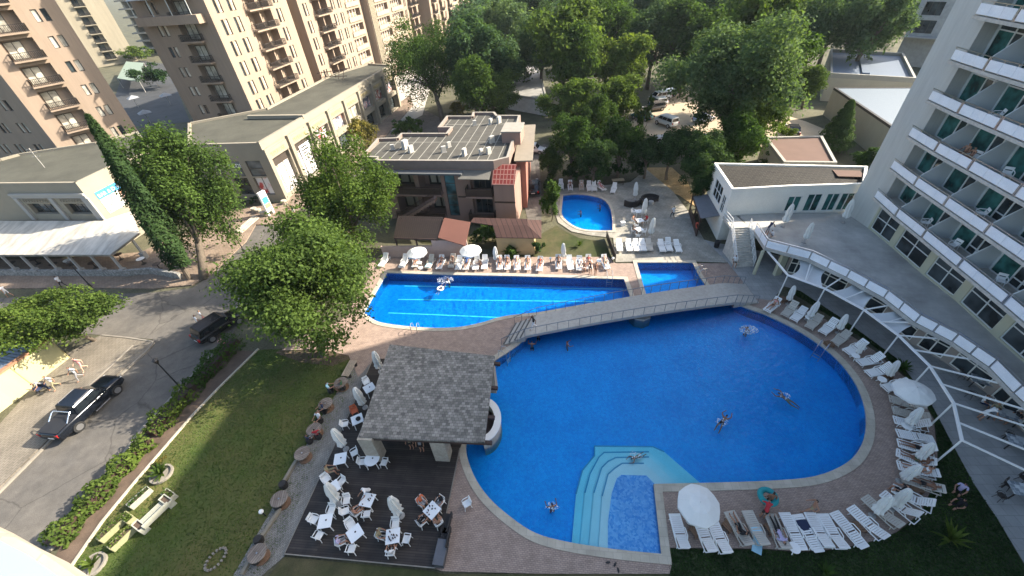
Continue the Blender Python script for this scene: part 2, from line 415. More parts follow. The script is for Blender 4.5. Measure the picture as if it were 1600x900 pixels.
# paved pavements, raised on a real kerb
pav_px = [(240, 534), (160, 524), (95, 560), (0, 665), (-100, 780), (-100, 865), (0, 764), (120, 645), (190, 581), (238, 543)]
area('pavement', pav_px, 0.12, m_pave, thick=0.15)
kb = MB()
for px in ([(240, 535), (232, 546), (190, 584), (120, 648), (0, 768), (-100, 868)], [(240, 534), (200, 528), (160, 524)], [(208, 540), (160, 585), (118, 622)]):
    pts = P(px, 0.09)
    for a, b in zip(pts[:-1], pts[1:]): kb.bar(a, b, 0.15, 0.16)
struct('kerb', kb, m_kerb)
kb = MB()
for a, b in zip(kerbR[:-1], kerbR[1:]): kb.bar(a+Vector((0, 0, 0.05)), b+Vector((0, 0, 0.05)), 0.22, 0.16)
struct('kerb', kb, m_kerb)
plaza_px = [(478, 350), (400, 352), (385, 378), (330, 430), (300, 446), (240, 452), (120, 450), (0, 452), (-120, 455), (-120, 410), (100, 405), (220, 395), (300, 360), (350, 330), (440, 318), (472, 290), (500, 262), (590, 185), (640, 150), (646, 165), (560, 260)]
area('pavement', plaza_px, 0.125, m_plaza, thick=0.15)
# the open plaza in front of the tower blocks, further back
area('paving', [(600, 70), (660, 40), (700, 40), (660, 180), (600, 210), (590, 150)], 0.01, mat('pale far paving', (0.40, 0.38, 0.34), 0.9, 0.2, 0.2))
area('parking_lot', [(975, 200), (1000, 178), (1045, 145), (1100, 140), (1260, 190), (1320, 215), (1190, 235), (1060, 225)], 0.0, mat('sandy parking lot', (0.42, 0.34, 0.24), 0.95, 0.2, 0.3, fine=0.15))
# lawn beside the road
lawn_px = [(402, 547), (340, 610), (300, 652), (212, 754), (160, 817), (100, 900), (90, 930), (390, 925), (440, 850), (500, 700), (560, 585), (545, 556), (505, 548), (440, 545)]
area('lawn', lawn_px, 0.01, m_lawn)
area('soil_bed', [(395, 548), (345, 548), (222, 678), (92, 858), (70, 905), (105, 905), (150, 830), (300, 648), (400, 552)], 0.004, m_soil)
area('soil_bed', [(430, 552), (455, 538), (500, 536), (540, 548), (548, 560), (520, 572), (470, 566)], 0.02, m_soil)
area('lawn', [(640, 366), (845, 366), (870, 352), (880, 360), (905, 372), (945, 378), (957, 405), (780, 405), (770, 390), (660, 380)], 0.01, m_lawn_dry)
area('lawn', [(444, 870), (680, 893), (690, 897), (850, 897), (1046, 895), (1050, 1000), (380, 1000), (420, 900)], 0.012, m_lawn_dry)
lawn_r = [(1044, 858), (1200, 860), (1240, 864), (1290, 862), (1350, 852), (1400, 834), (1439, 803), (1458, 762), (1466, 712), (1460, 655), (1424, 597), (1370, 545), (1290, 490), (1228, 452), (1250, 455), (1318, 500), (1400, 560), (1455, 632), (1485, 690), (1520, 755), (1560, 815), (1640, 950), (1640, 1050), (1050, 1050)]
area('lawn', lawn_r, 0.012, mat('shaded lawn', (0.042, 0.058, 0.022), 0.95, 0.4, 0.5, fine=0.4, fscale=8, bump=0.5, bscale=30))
# pool decks
deck_px = [(535, 500), (582, 428), (570, 416), (590, 404), (700, 402), (950, 402), (962, 412), (1138, 412), (1160, 440), (1165, 465), (1205, 470), (1235, 472), (1290, 500), (1365, 548), (1422, 598), (1458, 655), (1464, 712), (1456, 762), (1437, 802), (1400, 832),
           (1350, 850), (1290, 860), (1240, 862), (1200, 858), (1046, 856), (1050, 880), (1046, 897), (850, 897), (690, 893), (681, 889), (719, 702), (770, 556), (583, 564), (560, 590), (545, 556), (500, 546), (440, 548), (480, 522)]
DECK = curve_poly(deck_px)
area('pool_deck', None, 0.05, m_deck, [POOLS['main'], POOLS['lap'], POOLS['small']], world=DECK)
kp = curve_poly([(872, 296), (945, 290), (985, 285), (1010, 265), (1052, 300), (1075, 330), (1100, 375), (1140, 402), (1136, 411), (1084, 409), (993, 409), (962, 410), (958, 372), (921, 368), (893, 362), (872, 348), (866, 330)])
area('pool_terrace', None, 0.045, m_greypave, [POOLS['kid']], world=kp)
area('dry_grass', [(1000, 282), (1012, 262), (1050, 262), (1075, 285), (1090, 325), (1060, 305), (1020, 290)], 0.03, m_straw)
area('terrace_paving', [(1136, 410), (1100, 375), (1120, 380), (1200, 395), (1320, 430), (1700, 700), (1700, 1060), (1640, 950), (1560, 815), (1520, 755), (1485, 690), (1455, 632), (1400, 560), (1318, 500), (1250, 455), (1225, 448), (1205, 470), (1165, 465), (1160, 440)], 0.055, m_hotelpave)
path_px = [(444, 870), (380, 925), (350, 925), (440, 770), (500, 655), (545, 585), (548, 556), (583, 560)]
area('path', path_px, 0.03, m_sett)
wood = curve_poly([(446, 867), (681, 889), (719, 702), (764, 590), (768, 574), (600, 562), (583, 564), (544, 654)])
wb = MB(); wb.prism(wood, -0.02, 0.16); struct('wooden_deck', wb, m_wood)
wb = MB(); wpts = [Vector((p.x, p.y, 0.165)) for p in wood]
for a, b in ((wpts[0], wpts[1]), (wpts[7], wpts[0]), (wpts[6], wpts[7]), (wpts[1], wpts[2])): wb.bar(a, b, 0.06, 0.05)
solo('deck_edging', wb, m_kerb, 'pale metal edging strip round the dark wooden dining deck', 'edging', wpts[0])

# ---- the pools
def coping(poly, wd, z0, z1):
    b = MB(); out = offset_poly(poly, wd); n = len(poly)
    for i in range(n):
        j = (i+1) % n; a, c, d, e = poly[i], poly[j], out[j], out[i]
        b.face([(a.x, a.y, z1), (c.x, c.y, z1), (d.x, d.y, z1), (e.x, e.y, z1)] if area2(poly) < 0 else [(e.x, e.y, z1), (d.x, d.y, z1), (c.x, c.y, z1), (a.x, a.y, z1)])
        b.face([(e.x, e.y, z0), (d.x, d.y, z0), (d.x, d.y, z1), (e.x, e.y, z1)])
        b.face([(c.x, c.y, z0-0.1), (a.x, a.y, z0-0.1), (a.x, a.y, z1), (c.x, c.y, z1)])
    return b
def basin(poly, zf, ztop=-0.02):
    b = MB(); b.sheet(poly, zf); n = len(poly); pl = poly if area2(poly) > 0 else poly[::-1]
    for i in range(n):
        a, c = pl[i], pl[(i+1) % n]; b.face([(c.x, c.y, zf), (a.x, a.y, zf), (a.x, a.y, ztop), (c.x, c.y, ztop)])
    return b
def swimming_pool(key, label, zf, wd, mt):
    poly = POOLS[key]; t = thing('swimming_pool', label, 'swimming pool', (poly[0].x, poly[0].y, 0))
    part('basin', basin(poly, zf), mt, t); part('coping', coping(poly, wd, 0.0, 0.09), m_coping, t)
    b = MB(); n = len(poly); pl = poly if area2(poly) > 0 else poly[::-1]; b.sheet(pl, WZ); k0 = len(b.f); b.sheet(pl, zf-0.05); b.f[k0:] = [f[::-1] for f in b.f[k0:]]
    for i in range(n): a, c = pl[i], pl[(i+1) % n]; b.face([(a.x, a.y, zf-0.05), (c.x, c.y, zf-0.05), (c.x, c.y, WZ), (a.x, a.y, WZ)])
    struct('pool_water', b, m_water_r if key == 'main' else m_water)
    return t
def ladder(parent, p, dirn):
    """two bent rails and rungs over the pool edge; dirn points into the water"""
    d = Vector((math.cos(dirn), math.sin(dirn), 0)); s = Vector((-d.y, d.x, 0)); b = MB()
    for k in (-0.28, 0.28):
        q = Vector(p)+s*k
        b.tube([q-d*0.55+Vector((0, 0, 0.05)), q-d*0.5+Vector((0, 0, 0.75)), q-d*0.1+Vector((0, 0, 0.85)), q+d*0.25+Vector((0, 0, 0.55)), q+d*0.28+Vector((0, 0, -0.9))], 0.028, 6)
    for z in (-0.3, -0.6): b.bar(Vector(p)+d*0.28-s*0.28+Vector((0, 0, z)), Vector(p)+d*0.28+s*0.28+Vector((0, 0, z)), 0.06, 0.03)
    return part('ladder', b, m_alu, parent)
mp = swimming_pool('main', 'large kidney shaped blue pool in the shade below the hotel, widest of the four', -0.95, 0.5, m_tile)
lp = swimming_pool('lap', 'sunlit cyan lap pool with pale lane lines behind the footbridge', -1.05, 0.42, m_tile_lap)
sp_ = swimming_pool('small', 'small shaded four sided pool right of the lap pool, beside the footbridge', -1.0, 0.4, m_tile)
kd = swimming_pool('kid', 'small round cornered pool with dry grass and closed parasols beside it', -0.75, 0.35, m_tile)
# lane lines of the lap pool on its floor
ln = MB()
for k, (a, b) in enumerate((((622, 468), (985, 472)), ((607, 489), (800, 497)), ((632, 447), (980, 452)))):
    A, B = at(a[0], a[1], -1.05), at(b[0], b[1], -1.05)
    ln.bar(Vector((A.x, A.y, -1.04)), Vector((B.x, B.y, -1.04)), 0.14, 0.02)
part('lane_line', ln, m_step, lp)
# the wide entry steps and the shallow shelf in the main pool
rings = [(-1.12, [(894, 847), (900, 772), (910, 735), (929, 712), (929, 697), (1020, 698), (1038, 706), (1096, 755)]),
         (-0.90, [(907, 850), (914, 770), (922, 740), (936, 714), (944, 707), (1014, 706), (1072, 755)]),
         (-0.70, [(921, 852), (928, 770), (940, 731), (950, 721), (962, 715), (1014, 714), (1060, 755)]),
         (-0.52, [(936, 855), (941, 775), (950, 741), (960, 732), (972, 724), (1006, 724), (1049, 756)])]
shelf = [(950, 857), (950, 815), (956, 770), (964, 747), (971, 742), (1010, 743), (1024, 755)]
tail = [(1021, 757), (1033, 866)]
st = MB(); nos = MB()
for k, (z, px) in enumerate(rings):
    z = (-0.74, -0.58, -0.42, -0.28)[k]
    poly = curve_poly([(px[0][0]-1, px[0][1]+3+k)]+px[1:-1]+[(px[-1][0]+3, px[-1][1]+4+k), (1027+k, 761+k), (1037+k, 872+k)], z=z)
    # keep only the water side: the corner of the deck is cut out by the basin wall
    st.prism(poly, -0.94, z, bottom=False)
    for a, c in zip(poly[1:len(px)-2], poly[2:len(px)-1]): nos.bar(Vector((a.x, a.y, z)), Vector((c.x, c.y, z)), 0.09, 0.03)
part('entry_steps', st, m_step, mp); part('step_nosing', nos, mat('blue step nosing', (0.10, 0.36, 0.55), 0.5, 0.05), mp)
sh = MB(); sh.prism(curve_poly([(950, 860), (950, 815), (956, 770), (964, 747), (971, 742), (1010, 743), (1023, 756), (1020, 760), (1037, 872)], z=-0.25), -0.94, -0.25, bottom=False)
part('shallow_shelf', sh, m_tile_kid, mp)
ladder(mp, at(1281, 548, 0.05), rad(215)); ladder(mp, at(790, 556, 0.05), rad(-30)); ladder(lp, at(650, 514, 0.05), rad(85)); ladder(lp, at(952, 435, 0.05), rad(-95)); ladder(sp_, at(1093, 428, 0.05), rad(185))
# ================================================================== buildings
class Fac:
    """vertical wall line from a to b, the outside on its right hand"""
    def __init__(s, a, b):
        s.a = Vector((a[0], a[1])); s.b = Vector((b[0], b[1])); s.L = (s.b-s.a).length; s.d = (s.b-s.a)/s.L; s.n = Vector((s.d.y, -s.d.x))
    def p(s, t, o, z): q = s.a+s.d*t+s.n*o; return Vector((q.x, q.y, z))
def fbox(mb, F, s0, s1, o0, o1, z0, z1):
    P8 = [F.p(s, o, z) for z in (z0, z1) for s, o in ((s0, o1), (s1, o1), (s1, o0), (s0, o0))]
    mb.faces(P8, [(3, 2, 1, 0), (4, 5, 6, 7), (0, 1, 5, 4), (1, 2, 6, 5), (2, 3, 7, 6), (3, 0, 4, 7)])
def fquad(mb, F, s0, s1, o, z0, z1): mb.face([F.p(s0, o, z0), F.p(s1, o, z0), F.p(s1, o, z1), F.p(s0, o, z1)])
def wall(mb, F, s0, s1, z0, z1, ops=()):
    """wall face with openings (a, b, c, d, depth): cells, reveals and a back face to each opening"""
    S = sorted({s0, s1}|{x for o in ops for x in o[:2]}); Z = sorted({z0, z1}|{x for o in ops for x in o[2:4]})
    for i in range(len(S)-1):
        for j in range(len(Z)-1):
            cs, cz = (S[i]+S[i+1])/2, (Z[j]+Z[j+1])/2
            if not any(o[0] < cs < o[1] and o[2] < cz < o[3] for o in ops): fquad(mb, F, S[i], S[i+1], 0, Z[j], Z[j+1])
    for a, b, c, d, dep in ops:
        f = F.p
        mb.face([f(a, 0, c), f(b, 0, c), f(b, -dep, c), f(a, -dep, c)]); mb.face([f(a, -dep, d), f(b, -dep, d), f(b, 0, d), f(a, 0, d)])
        mb.face([f(a, 0, c), f(a, -dep, c), f(a, -dep, d), f(a, 0, d)]); mb.face([f(b, -dep, c), f(b, 0, c), f(b, 0, d), f(b, -dep, d)])
        fquad(mb, F, a, b, -dep, c, d)
def window(F, par, a, b, c, d, dep, fm, gm, nx=1, nz=1, w=0.07, name='window', rows=None, base=True):
    m = MB(); o0, o1 = -dep+0.004, -dep+0.07
    xs = [a+(b-a)*i/nx for i in range(nx+1)]; zs = rows if rows else [c+(d-c)*i/nz for i in range(nz+1)]
    for x in xs:
        x0 = min(max(x-w/2, a), b-w); fbox(m, F, x0, x0+w, o0, o1, c, d)
    for z in zs:
        z0 = min(max(z-w/2, c), d-w); fbox(m, F, a+w, b-w, o0+0.003, o1-0.006, z0, z0+w)
    fr = part(name, m, fm, par)
    g = MB(); fquad(g, F, a+0.01, b-0.01, -dep+0.025, c+0.01, d-0.01); part('pane', g, gm, fr)
    return fr
def railing(mb, pts, h=1.0, step=0.28, r=0.022, top=0.03):
    for a, b in zip(pts[:-1], pts[1:]):
        a, b = Vector(a), Vector(b); L = (b-a).length; n = max(1, int(L/step)); U = Vector((0, 0, 1))
        mb.bar(a+U*h, b+U*h, top*1.6, top*1.6); mb.bar(a+U*0.1, b+U*0.1, top, top)
        for k in range(n+1): mb.bar(a+(b-a)*(k/n)+U*0.02, a+(b-a)*(k/n)+U*h, r*1.6, r*1.6)
m_stucco = mat('peach stucco', (0.275, 0.213, 0.162), 0.9, 0.05, 0.3, fine=0.05, fscale=6)
m_stucco2 = mat('yellow stucco', (0.31, 0.275, 0.205), 0.9, 0.05, 0.3, fine=0.05, fscale=6)
m_frame_d = mat('dark window frame', (0.055, 0.045, 0.038), 0.5, 0.1)
m_frame_w = mat('white window frame', (0.62, 0.64, 0.63), 0.5, 0.04)
m_glass_d = glass_mat('dark window glass', (0.035, 0.045, 0.05), 0.06, 0.7)
m_glass_c = glass_mat('curtained window glass', (0.42, 0.40, 0.34), 0.12, 0.35, 0.9)
m_glass_g = glass_mat('green window glass', (0.012, 0.075, 0.07), 0.05, 0.7, 0.8)
m_iron = mat('dark wrought iron', (0.03, 0.026, 0.024), 0.5, 0.1)
m_roofgreen = mat('grey green roof felt', (0.062, 0.062, 0.048), 0.95, 0.28, 0.3, fine=0.08, fscale=3)
m_cream = mat('cream stone facing', (0.265, 0.238, 0.185), 0.85, 0.07, 0.6, fine=0.05)
m_greywall = mat('grey shop facing', (0.34, 0.33, 0.31), 0.85, 0.08, 0.5)
m_asphaltroof = mat('tar roof', (0.13, 0.125, 0.11), 0.95, 0.2, 0.5, fine=0.1, fscale=6)
m_pinkwall = mat('dusky pink render', (0.29, 0.19, 0.155), 0.9, 0.07, 0.5)
m_white = mat('white plastic', (0.80, 0.80, 0.78), 0.45, 0.03, 2)
m_dkbrown = mat('dark brown timber', (0.05, 0.03, 0.024), 0.6, 0.2, 2)
def body(mb, poly, z0, z1):
    mb.prism(poly, z0, z1)
# ---------------------------------------------------------------- apartment towers
def apt_window(F, par, s, z, h=1.5, wd=0.75, gap=0.35, curtained=True, n=2):
    ops = []
    for k in range(n):
        a = s+k*(wd+gap); ops.append((a, a+wd, z, z+h, 0.22))
    return ops
def tower(name, label, poly, z1, faces, wallm, group=None, roofm=None):
    """poly counter-clockwise; faces maps an edge index to (storey base, storey height, count, pattern)"""
    base = Vector((poly[0][0], poly[0][1], 0)); t = thing(name, label, 'apartment block', base, group=group)
    wb = MB(); n = len(poly)
    wb.sheet(poly, z1)
    for i in range(n):
        F = Fac(poly[i], poly[(i+1) % n])
        if i not in faces: wall(wb, F, 0, F.L, 0, z1); continue
        zb, sh, cnt, pat = faces[i]; ops = []
        for k in range(cnt):
            z = zb+k*sh
            for it in pat:
                kind, s = it[0], it[1]
                if s > F.L-0.3: continue
                if kind == 'W':
                    for q in range(it[2] if len(it) > 2 else 2):
                        a = s+q*1.05; ops.append((a, a+0.7, z+0.9, z+2.45, 0.2)); dk = ((k*7+int(s*3)+q) % 5) == 0
                        window(F, t, a, a+0.7, z+0.9, z+2.45, 0.2, m_frame_d, m_glass_d if dk else m_glass_c, 1, 1, 0.08)
                elif kind == 'T':
                    for q in range(2):
                        a = s+q*0.95; ops.append((a, a+0.6, z+0.4, z+2.6, 0.2)); window(F, t, a, a+0.6, z+0.4, z+2.6, 0.2, m_frame_d, m_glass_c if q else m_glass_d, 1, 1, 0.08)
                elif kind in 'BD':
                    wd = it[2]; dep = 1.1 if kind == 'B' else 1.5; ops.append((s, s+wd, z+0.12, z+2.65, dep))
                    window(F, t, s+0.25, s+wd*0.62, z+0.16, z+2.4, dep, m_frame_d, m_glass_c if kind == 'B' else m_glass_d, 2, 1, 0.09)
                    out = it[3] if len(it) > 3 else 0.9
                    b = MB(); fbox(b, F, s-0.1, s+wd+0.1, 0.003, out, z-0.1, z+0.12); bal = part('balcony', b, wallm, t)
                    r = MB(); railing(r, [F.p(s-0.05, 0.06, z+0.12), F.p(s-0.05, out-0.06, z+0.12), F.p(s+wd+0.05, out-0.06, z+0.12), F.p(s+wd+0.05, 0.06, z+0.12)], 0.95, 0.2, 0.028, 0.04)
                    # the wrought scrolls fill the lower half
                    for q in range(int(wd/0.4)):
                        r.tube([F.p(s+0.2+q*0.4+0.14*math.cos(x), out-0.06, z+0.55+0.3*math.sin(x)) for x in (0, 1.05, 2.1, 3.14, 4.2, 5.2, 6.28)], 0.02, 4)
                    part('railing', r, m_iron, bal)
                elif kind == 'Y':      # long yellow fronted loggia
                    wd = it[2]; ops.append((s, s+wd, z+1.1, z+2.65, 1.2)); b = MB(); fbox(b, F, s, s+wd, 0.003, 0.25, z+0.15, z+1.1); part('loggia_parapet', b, m_stucco2, t)
                    b = MB()
                    for q in range(1, int(wd/1.5)): fbox(b, F, s+q*1.5-0.05, s+q*1.5+0.05, -0.3, -0.2, z+1.1, z+2.65)
                    part('loggia_post', b, m_white, t)
        wall(wb, F, 0, F.L, 0, z1, ops)
    part('wall', wb, wallm, t); return t
V2 = lambda x, y: Vector((x, y))
# left tower: C nearest corner of its sunny face
C = V2(-63.0, 76.0); dl = V2(-0.64, -0.77).normalized(); nl = V2(dl.y, -dl.x)*-1   # nl points to the sun side
A = C+dl*10.8; back = V2(-0.77, 0.64).normalized()
A2 = A+V2(-0.97, 0.22)*14
poly = [(A2.x, A2.y), (A.x, A.y), (C.x, C.y), (C.x+back.x*16, C.y+back.y*16), (A2.x+back.x*16, A2.y+back.y*16)]
lt = tower('apartment_tower', 'peach apartment tower with sunny balconies and dark side wall, left edge, behind the low restaurant', poly, 36,
           {0: (2.0, 3.3, 8, [('W', 2.2), ('W', 5.5), ('W', 9.4)]), 1: (2.3, 3.3, 9, [('B', 2.2, 3.6), ('W', 7.4)])}, m_stucco)
# middle tower: dark face to the pool, sunny face to the street, notch, second wing
D = V2(-43.7, 79.0); dd = V2(-0.978, 0.208); u = V2(0.225, 0.974).normalized(); r_ = V2(u.y, -u.x)
E1 = D+dd*13.3; N1 = D+u*20.3; N2 = N1-r_*2.2; N3 = N2+u*2.6; N4 = N3+r_*2.6; N5 = N4+u*26; 
poly = [(E1.x, E1.y), (D.x, D.y), (N1.x, N1.y), (N2.x, N2.y), (N3.x, N3.y), (N4.x, N4.y), (N5.x, N5.y), (N5.x-r_.x*14, N5.y-r_.y*14), (E1.x+u.x*18-r_.x*1, E1.y+u.y*18-r_.y*1)]
mt = tower('apartment_tower', 'tall peach apartment block with one shaded end wall, right of the narrow green gap', poly, 38,
           {0: (3.2, 3.05, 8, [('W', 2.6), ('B', 6.6, 3.6)]), 1: (3.2, 3.05, 9, [('T', 1.6), ('T', 4.6), ('D', 8.2, 3.1), ('D', 11.6, 3.1), ('T', 16.2)]),
            5: (3.2, 3.05, 9, [('T', 1.4), ('D', 4.8, 2.8), ('D', 7.9, 2.8), ('T', 12.2), ('T', 15.2), ('Y', 18.4, 6.6)])}, m_stucco)
cb = MB(); Fm = Fac(E1, D); 
cb.face([Fm.p(1.0, 1.6, 24.4), Fm.p(11.6, 1.6, 24.4), Fm.p(11.6, -1.5, 25.6), Fm.p(1.0, -1.5, 25.6)]); cb.face([Fm.p(1.0, 1.6, 24.36), Fm.p(1.0, -1.5, 25.56), Fm.p(11.6, -1.5, 25.56), Fm.p(11.6, 1.6, 24.36)])
for s in (1.2, 4.6, 8.0, 11.4): cb.bar(Fm.p(s, 1.5, 22.2), Fm.p(s, 1.5, 24.4), 0.1, 0.1)
part('roof_canopy', cb, mat('pale canopy sheet', (0.42, 0.45, 0.44), 0.5, 0.1), mt)
cb = MB(); fbox(cb, Fm, 0.8, 12.2, 0.003, 1.6, 21.0, 22.2); part('terrace_parapet', cb, m_stucco, mt)
# far block with yellow loggias, and the row behind it
f0 = N5+u*1.0+r_*1.5; f1 = f0+u*34
ft = tower('apartment_tower', 'yellow and peach block with ribbed corner and yellow loggias, far end of the street', [(f0.x-r_.x*14, f0.y-r_.y*14), (f0.x, f0.y), (f1.x, f1.y), (f1.x-r_.x*14, f1.y-r_.y*14)], 36,
           {1: (3.0, 3.05, 9, [('Y', 3.5, 8), ('Y', 13.5, 8), ('T', 23), ('D', 26, 3), ('D', 29.6, 3)]), 0: (3.0, 3.05, 7, [('T', 9.5)])}, m_stucco)
rb = MB(); Ff = Fac(f0, f1)
for k in range(6): fbox(rb, Ff, 0.2+k*0.5, 0.45+k*0.5, 0.003, 0.25, 0, 36)
part('ribs', rb, m_stucco2, ft)
q0 = f1+u*3+r_*3; q1 = q0+u*60
tower('apartment_tower', 'most distant peach apartment block, half hidden by the tall park trees', [(q0.x-r_.x*14, q0.y-r_.y*14), (q0.x, q0.y), (q1.x, q1.y), (q1.x-r_.x*14, q1.y-r_.y*14)], 30,
      {1: (2.5, 3.05, 8, [('D', 2, 3), ('T', 6.5), ('D', 10, 3), ('T', 15), ('D', 19, 3), ('Y', 24, 7), ('D', 34, 3), ('T', 38), ('D', 44, 3)])}, m_stucco)
# bright block seen through the gap between the towers
g1 = at(204, 74, 1.5); g1 = V2(g1.x, g1.y)*0.86; gd = V2(-0.75, -0.66).normalized(); g0 = g1+gd*24; gb = V2(-gd.y, gd.x)*-1
gb = V2(-0.66, 0.75)
gt = tower('apartment_tower', 'bright yellow block with a column of brown balconies, in the gap between two towers', [(g0.x, g0.y), (g1.x, g1.y), (g1.x+gb.x*14, g1.y+gb.y*14), (g0.x+gb.x*14, g0.y+gb.y*14)], 40,
           {0: (2.0, 3.0, 9, [('D', 14.0, 3.6)])}, m_stucco2)
# two light and dark storeys of a car park like frame behind it
kp0 = at(215, 72, 2); kp0 = V2(kp0.x, kp0.y)*0.9
kb2 = MB()
for k in range(8): kb2.box((kp0.x+9, kp0.y+14, 2+k*3.0), (34, 10, 0.5), rz=rad(-12))
for sx in (-14, -5, 4, 13): kb2.box((kp0.x+9+sx, kp0.y+14-sx*0.2, 12), (0.8, 8, 25), rz=rad(-12))
kt = thing('frame_building', 'dark building of open floors with pale slabs, far back between two towers', 'building', (kp0.x+9, kp0.y+14, 0))
part('slab', kb2, mat('pale floor slab', (0.30, 0.31, 0.30), 0.9), kt)
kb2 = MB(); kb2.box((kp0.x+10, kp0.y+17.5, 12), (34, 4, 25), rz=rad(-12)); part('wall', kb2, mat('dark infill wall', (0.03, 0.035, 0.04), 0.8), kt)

# ---------------------------------------------------------------- restaurant at the left
RZ = 8.9
rp = curve_poly([(-160, 300), (0, 287), (118, 286), (168, 262), (236, 232), (215, 205), (150, 222), (30, 240), (0, 248), (-160, 285)], z=RZ)
rt = thing('restaurant_building', 'low cream restaurant with grey flat roof and white awning at the street corner', 'restaurant', (rp[2].x, rp[2].y, 0))
b = MB(); b.sheet(rp, RZ-0.25); part('roof', b, m_roofgreen, rt)
Fr = Fac(rp[1], rp[2]); Fr0 = Fac(rp[0], rp[1]); Fs = Fac(rp[2], rp[3]); b = MB()
n = len(rp)
for i in range(n):
    F = Fac(rp[i], rp[(i+1) % n])
    fbox(b, F, 0, F.L, -0.3, -0.002, RZ-0.6, RZ+0.05) if i != 2 else None
ops = [(s, s+3.6, 4.75, 6.2, 0.5) for s in (1.2, 6.6, 11.4) if s+3.6 < Fr.L]
for F, o in ((Fr, ops), (Fr0, ()), (Fs, ()), (Fac(rp[3], rp[4]), ()), (Fac(rp[4], rp[5]), ()), (Fac(rp[5], rp[6]), ()), (Fac(rp[6], rp[7]), ())): wall(b, F, 0, F.L, 0, RZ-0.6, o)
fbox(b, Fs, 0, Fs.L, -0.3, -0.002, RZ-0.6, RZ+0.05)
part('wall', b, m_cream, rt)
b = MB(); fbox(b, Fr, 0, Fr.L, 0.003, 0.25, 7.35, 7.6); fbox(b, Fr, 0, Fr.L, 0.003, 0.15, 7.0, 7.35)
for s in (0.2, 5.3, 10.4, Fr.L-0.7): fbox(b, Fr, s, s+0.5, 0.004, 0.22, 4.0, 7.0)
part('cornice', b, m_greywall, rt)
for s in (1.2, 6.6, 11.4):
    if s+3.6 < Fr.L:
        window(Fr, rt, s, s+3.6, 4.75, 6.2, 0.5, m_frame_d, m_glass_d, 4, 1)
        b = MB()
        for k in range(9): b.tube([Fr.p(s+0.15+k*0.4+0.17*math.cos(x), 0.06, 6.62+0.2*math.sin(x)) for x in (0, 0.8, 1.6, 2.4, 3.1, 3.9, 4.7, 5.5, 6.28)], 0.045, 4)
        fbox(b, Fr, s, s+3.6, 0.003, 0.05, 6.38, 6.42); fbox(b, Fr, s, s+3.6, 0.003, 0.05, 6.84, 6.88)
        part('carved_frieze', b, m_cream, rt)
def text3(body_, F, s, o, z, size, m, par, name='lettering', ext=0.015, sx=1.0):
    cu = bpy.data.curves.new(name, 'FONT'); cu.body = body_; cu.size = size; cu.extrude = ext; cu.materials.append(m)
    t0 = bpy.data.objects.new(name, cu); COL.objects.link(t0)
    me = bpy.data.meshes.new_from_object(t0.evaluated_get(bpy.context.evaluated_depsgraph_get())); COL.objects.unlink(t0); bpy.data.objects.remove(t0)
    me.name = name
    M = Matrix(((F.d.x*sx, 0, F.n.x, 0), (F.d.y*sx, 0, F.n.y, 0), (0, 1, 0, 0), (0, 0, 0, 1)))
    off = base_of(par); q = F.p(s, o, z)-Vector(off)
    me.transform(Matrix.Translation(q) @ M)
    if not me.materials: me.materials.append(m)
    ob = bpy.data.objects.new(name, me); COL.objects.link(ob); ob.parent = par; return ob
m_blue = mat('blue sign board', (0.06, 0.26, 0.52), 0.5, 0.15, 0.8); m_letter = mat('white lettering', (0.8, 0.82, 0.85), 0.5, 0.02)
bn = thing('bar_banner', 'blue and white bar banner in three panels on the sunny cream wall', 'banner', Fs.p(1.2, 0.05, 4.2))
x0 = 1.0
b = MB()
for k in range(3): fbox(b, Fs, x0+k*1.35, x0+k*1.35+1.3, 0.01, 0.05, 6.2, 7.1)
part('sign_board', b, m_blue, bn)
text3('BAR', Fs, x0+0.12, 0.055, 6.38, 0.62, m_letter, bn); text3('& D', Fs, x0+1.47, 0.055, 6.38, 0.62, m_letter, bn); text3('INER', Fs, x0+2.78, 0.055, 6.38, 0.62, m_letter, bn, sx=0.8)
def poster_mat(name, cols, sc=2.2):
    m, t, bs = base_mat(name); v = t.coord()
    n1 = t.noise(v, sc, 2, 0.4)
    st_ = [(0.36+0.28*k/len(cols), c) for k, c in enumerate(cols)]
    r = t.ramp(n1, st_); t.link(r, bs.inputs['Base Color']); bs.inputs['Roughness'].default_value = 0.4
    rr = t.n[-1]
    return m
pm1 = poster_mat('pale cartoon poster', [(0.75, 0.74, 0.62, 1), (0.70, 0.68, 0.5, 1), (0.3, 0.25, 0.18, 1), (0.72, 0.7, 0.58, 1)])
pm2 = poster_mat('grey white poster', [(0.8, 0.8, 0.78, 1), (0.22, 0.21, 0.2, 1), (0.78, 0.76, 0.7, 1)], 0.9)
pm3 = poster_mat('salmon poster', [(0.75, 0.35, 0.22, 1), (0.8, 0.62, 0.52, 1), (0.75, 0.4, 0.27, 1)], 1.0)
for k, pm in enumerate((pm1, pm2, pm3)):
    b = MB(); fbox(b, Fs, x0+k*1.35, x0+k*1.35+1.3, 0.01, 0.045, 4.25, 6.15); part('poster', b, pm, bn)
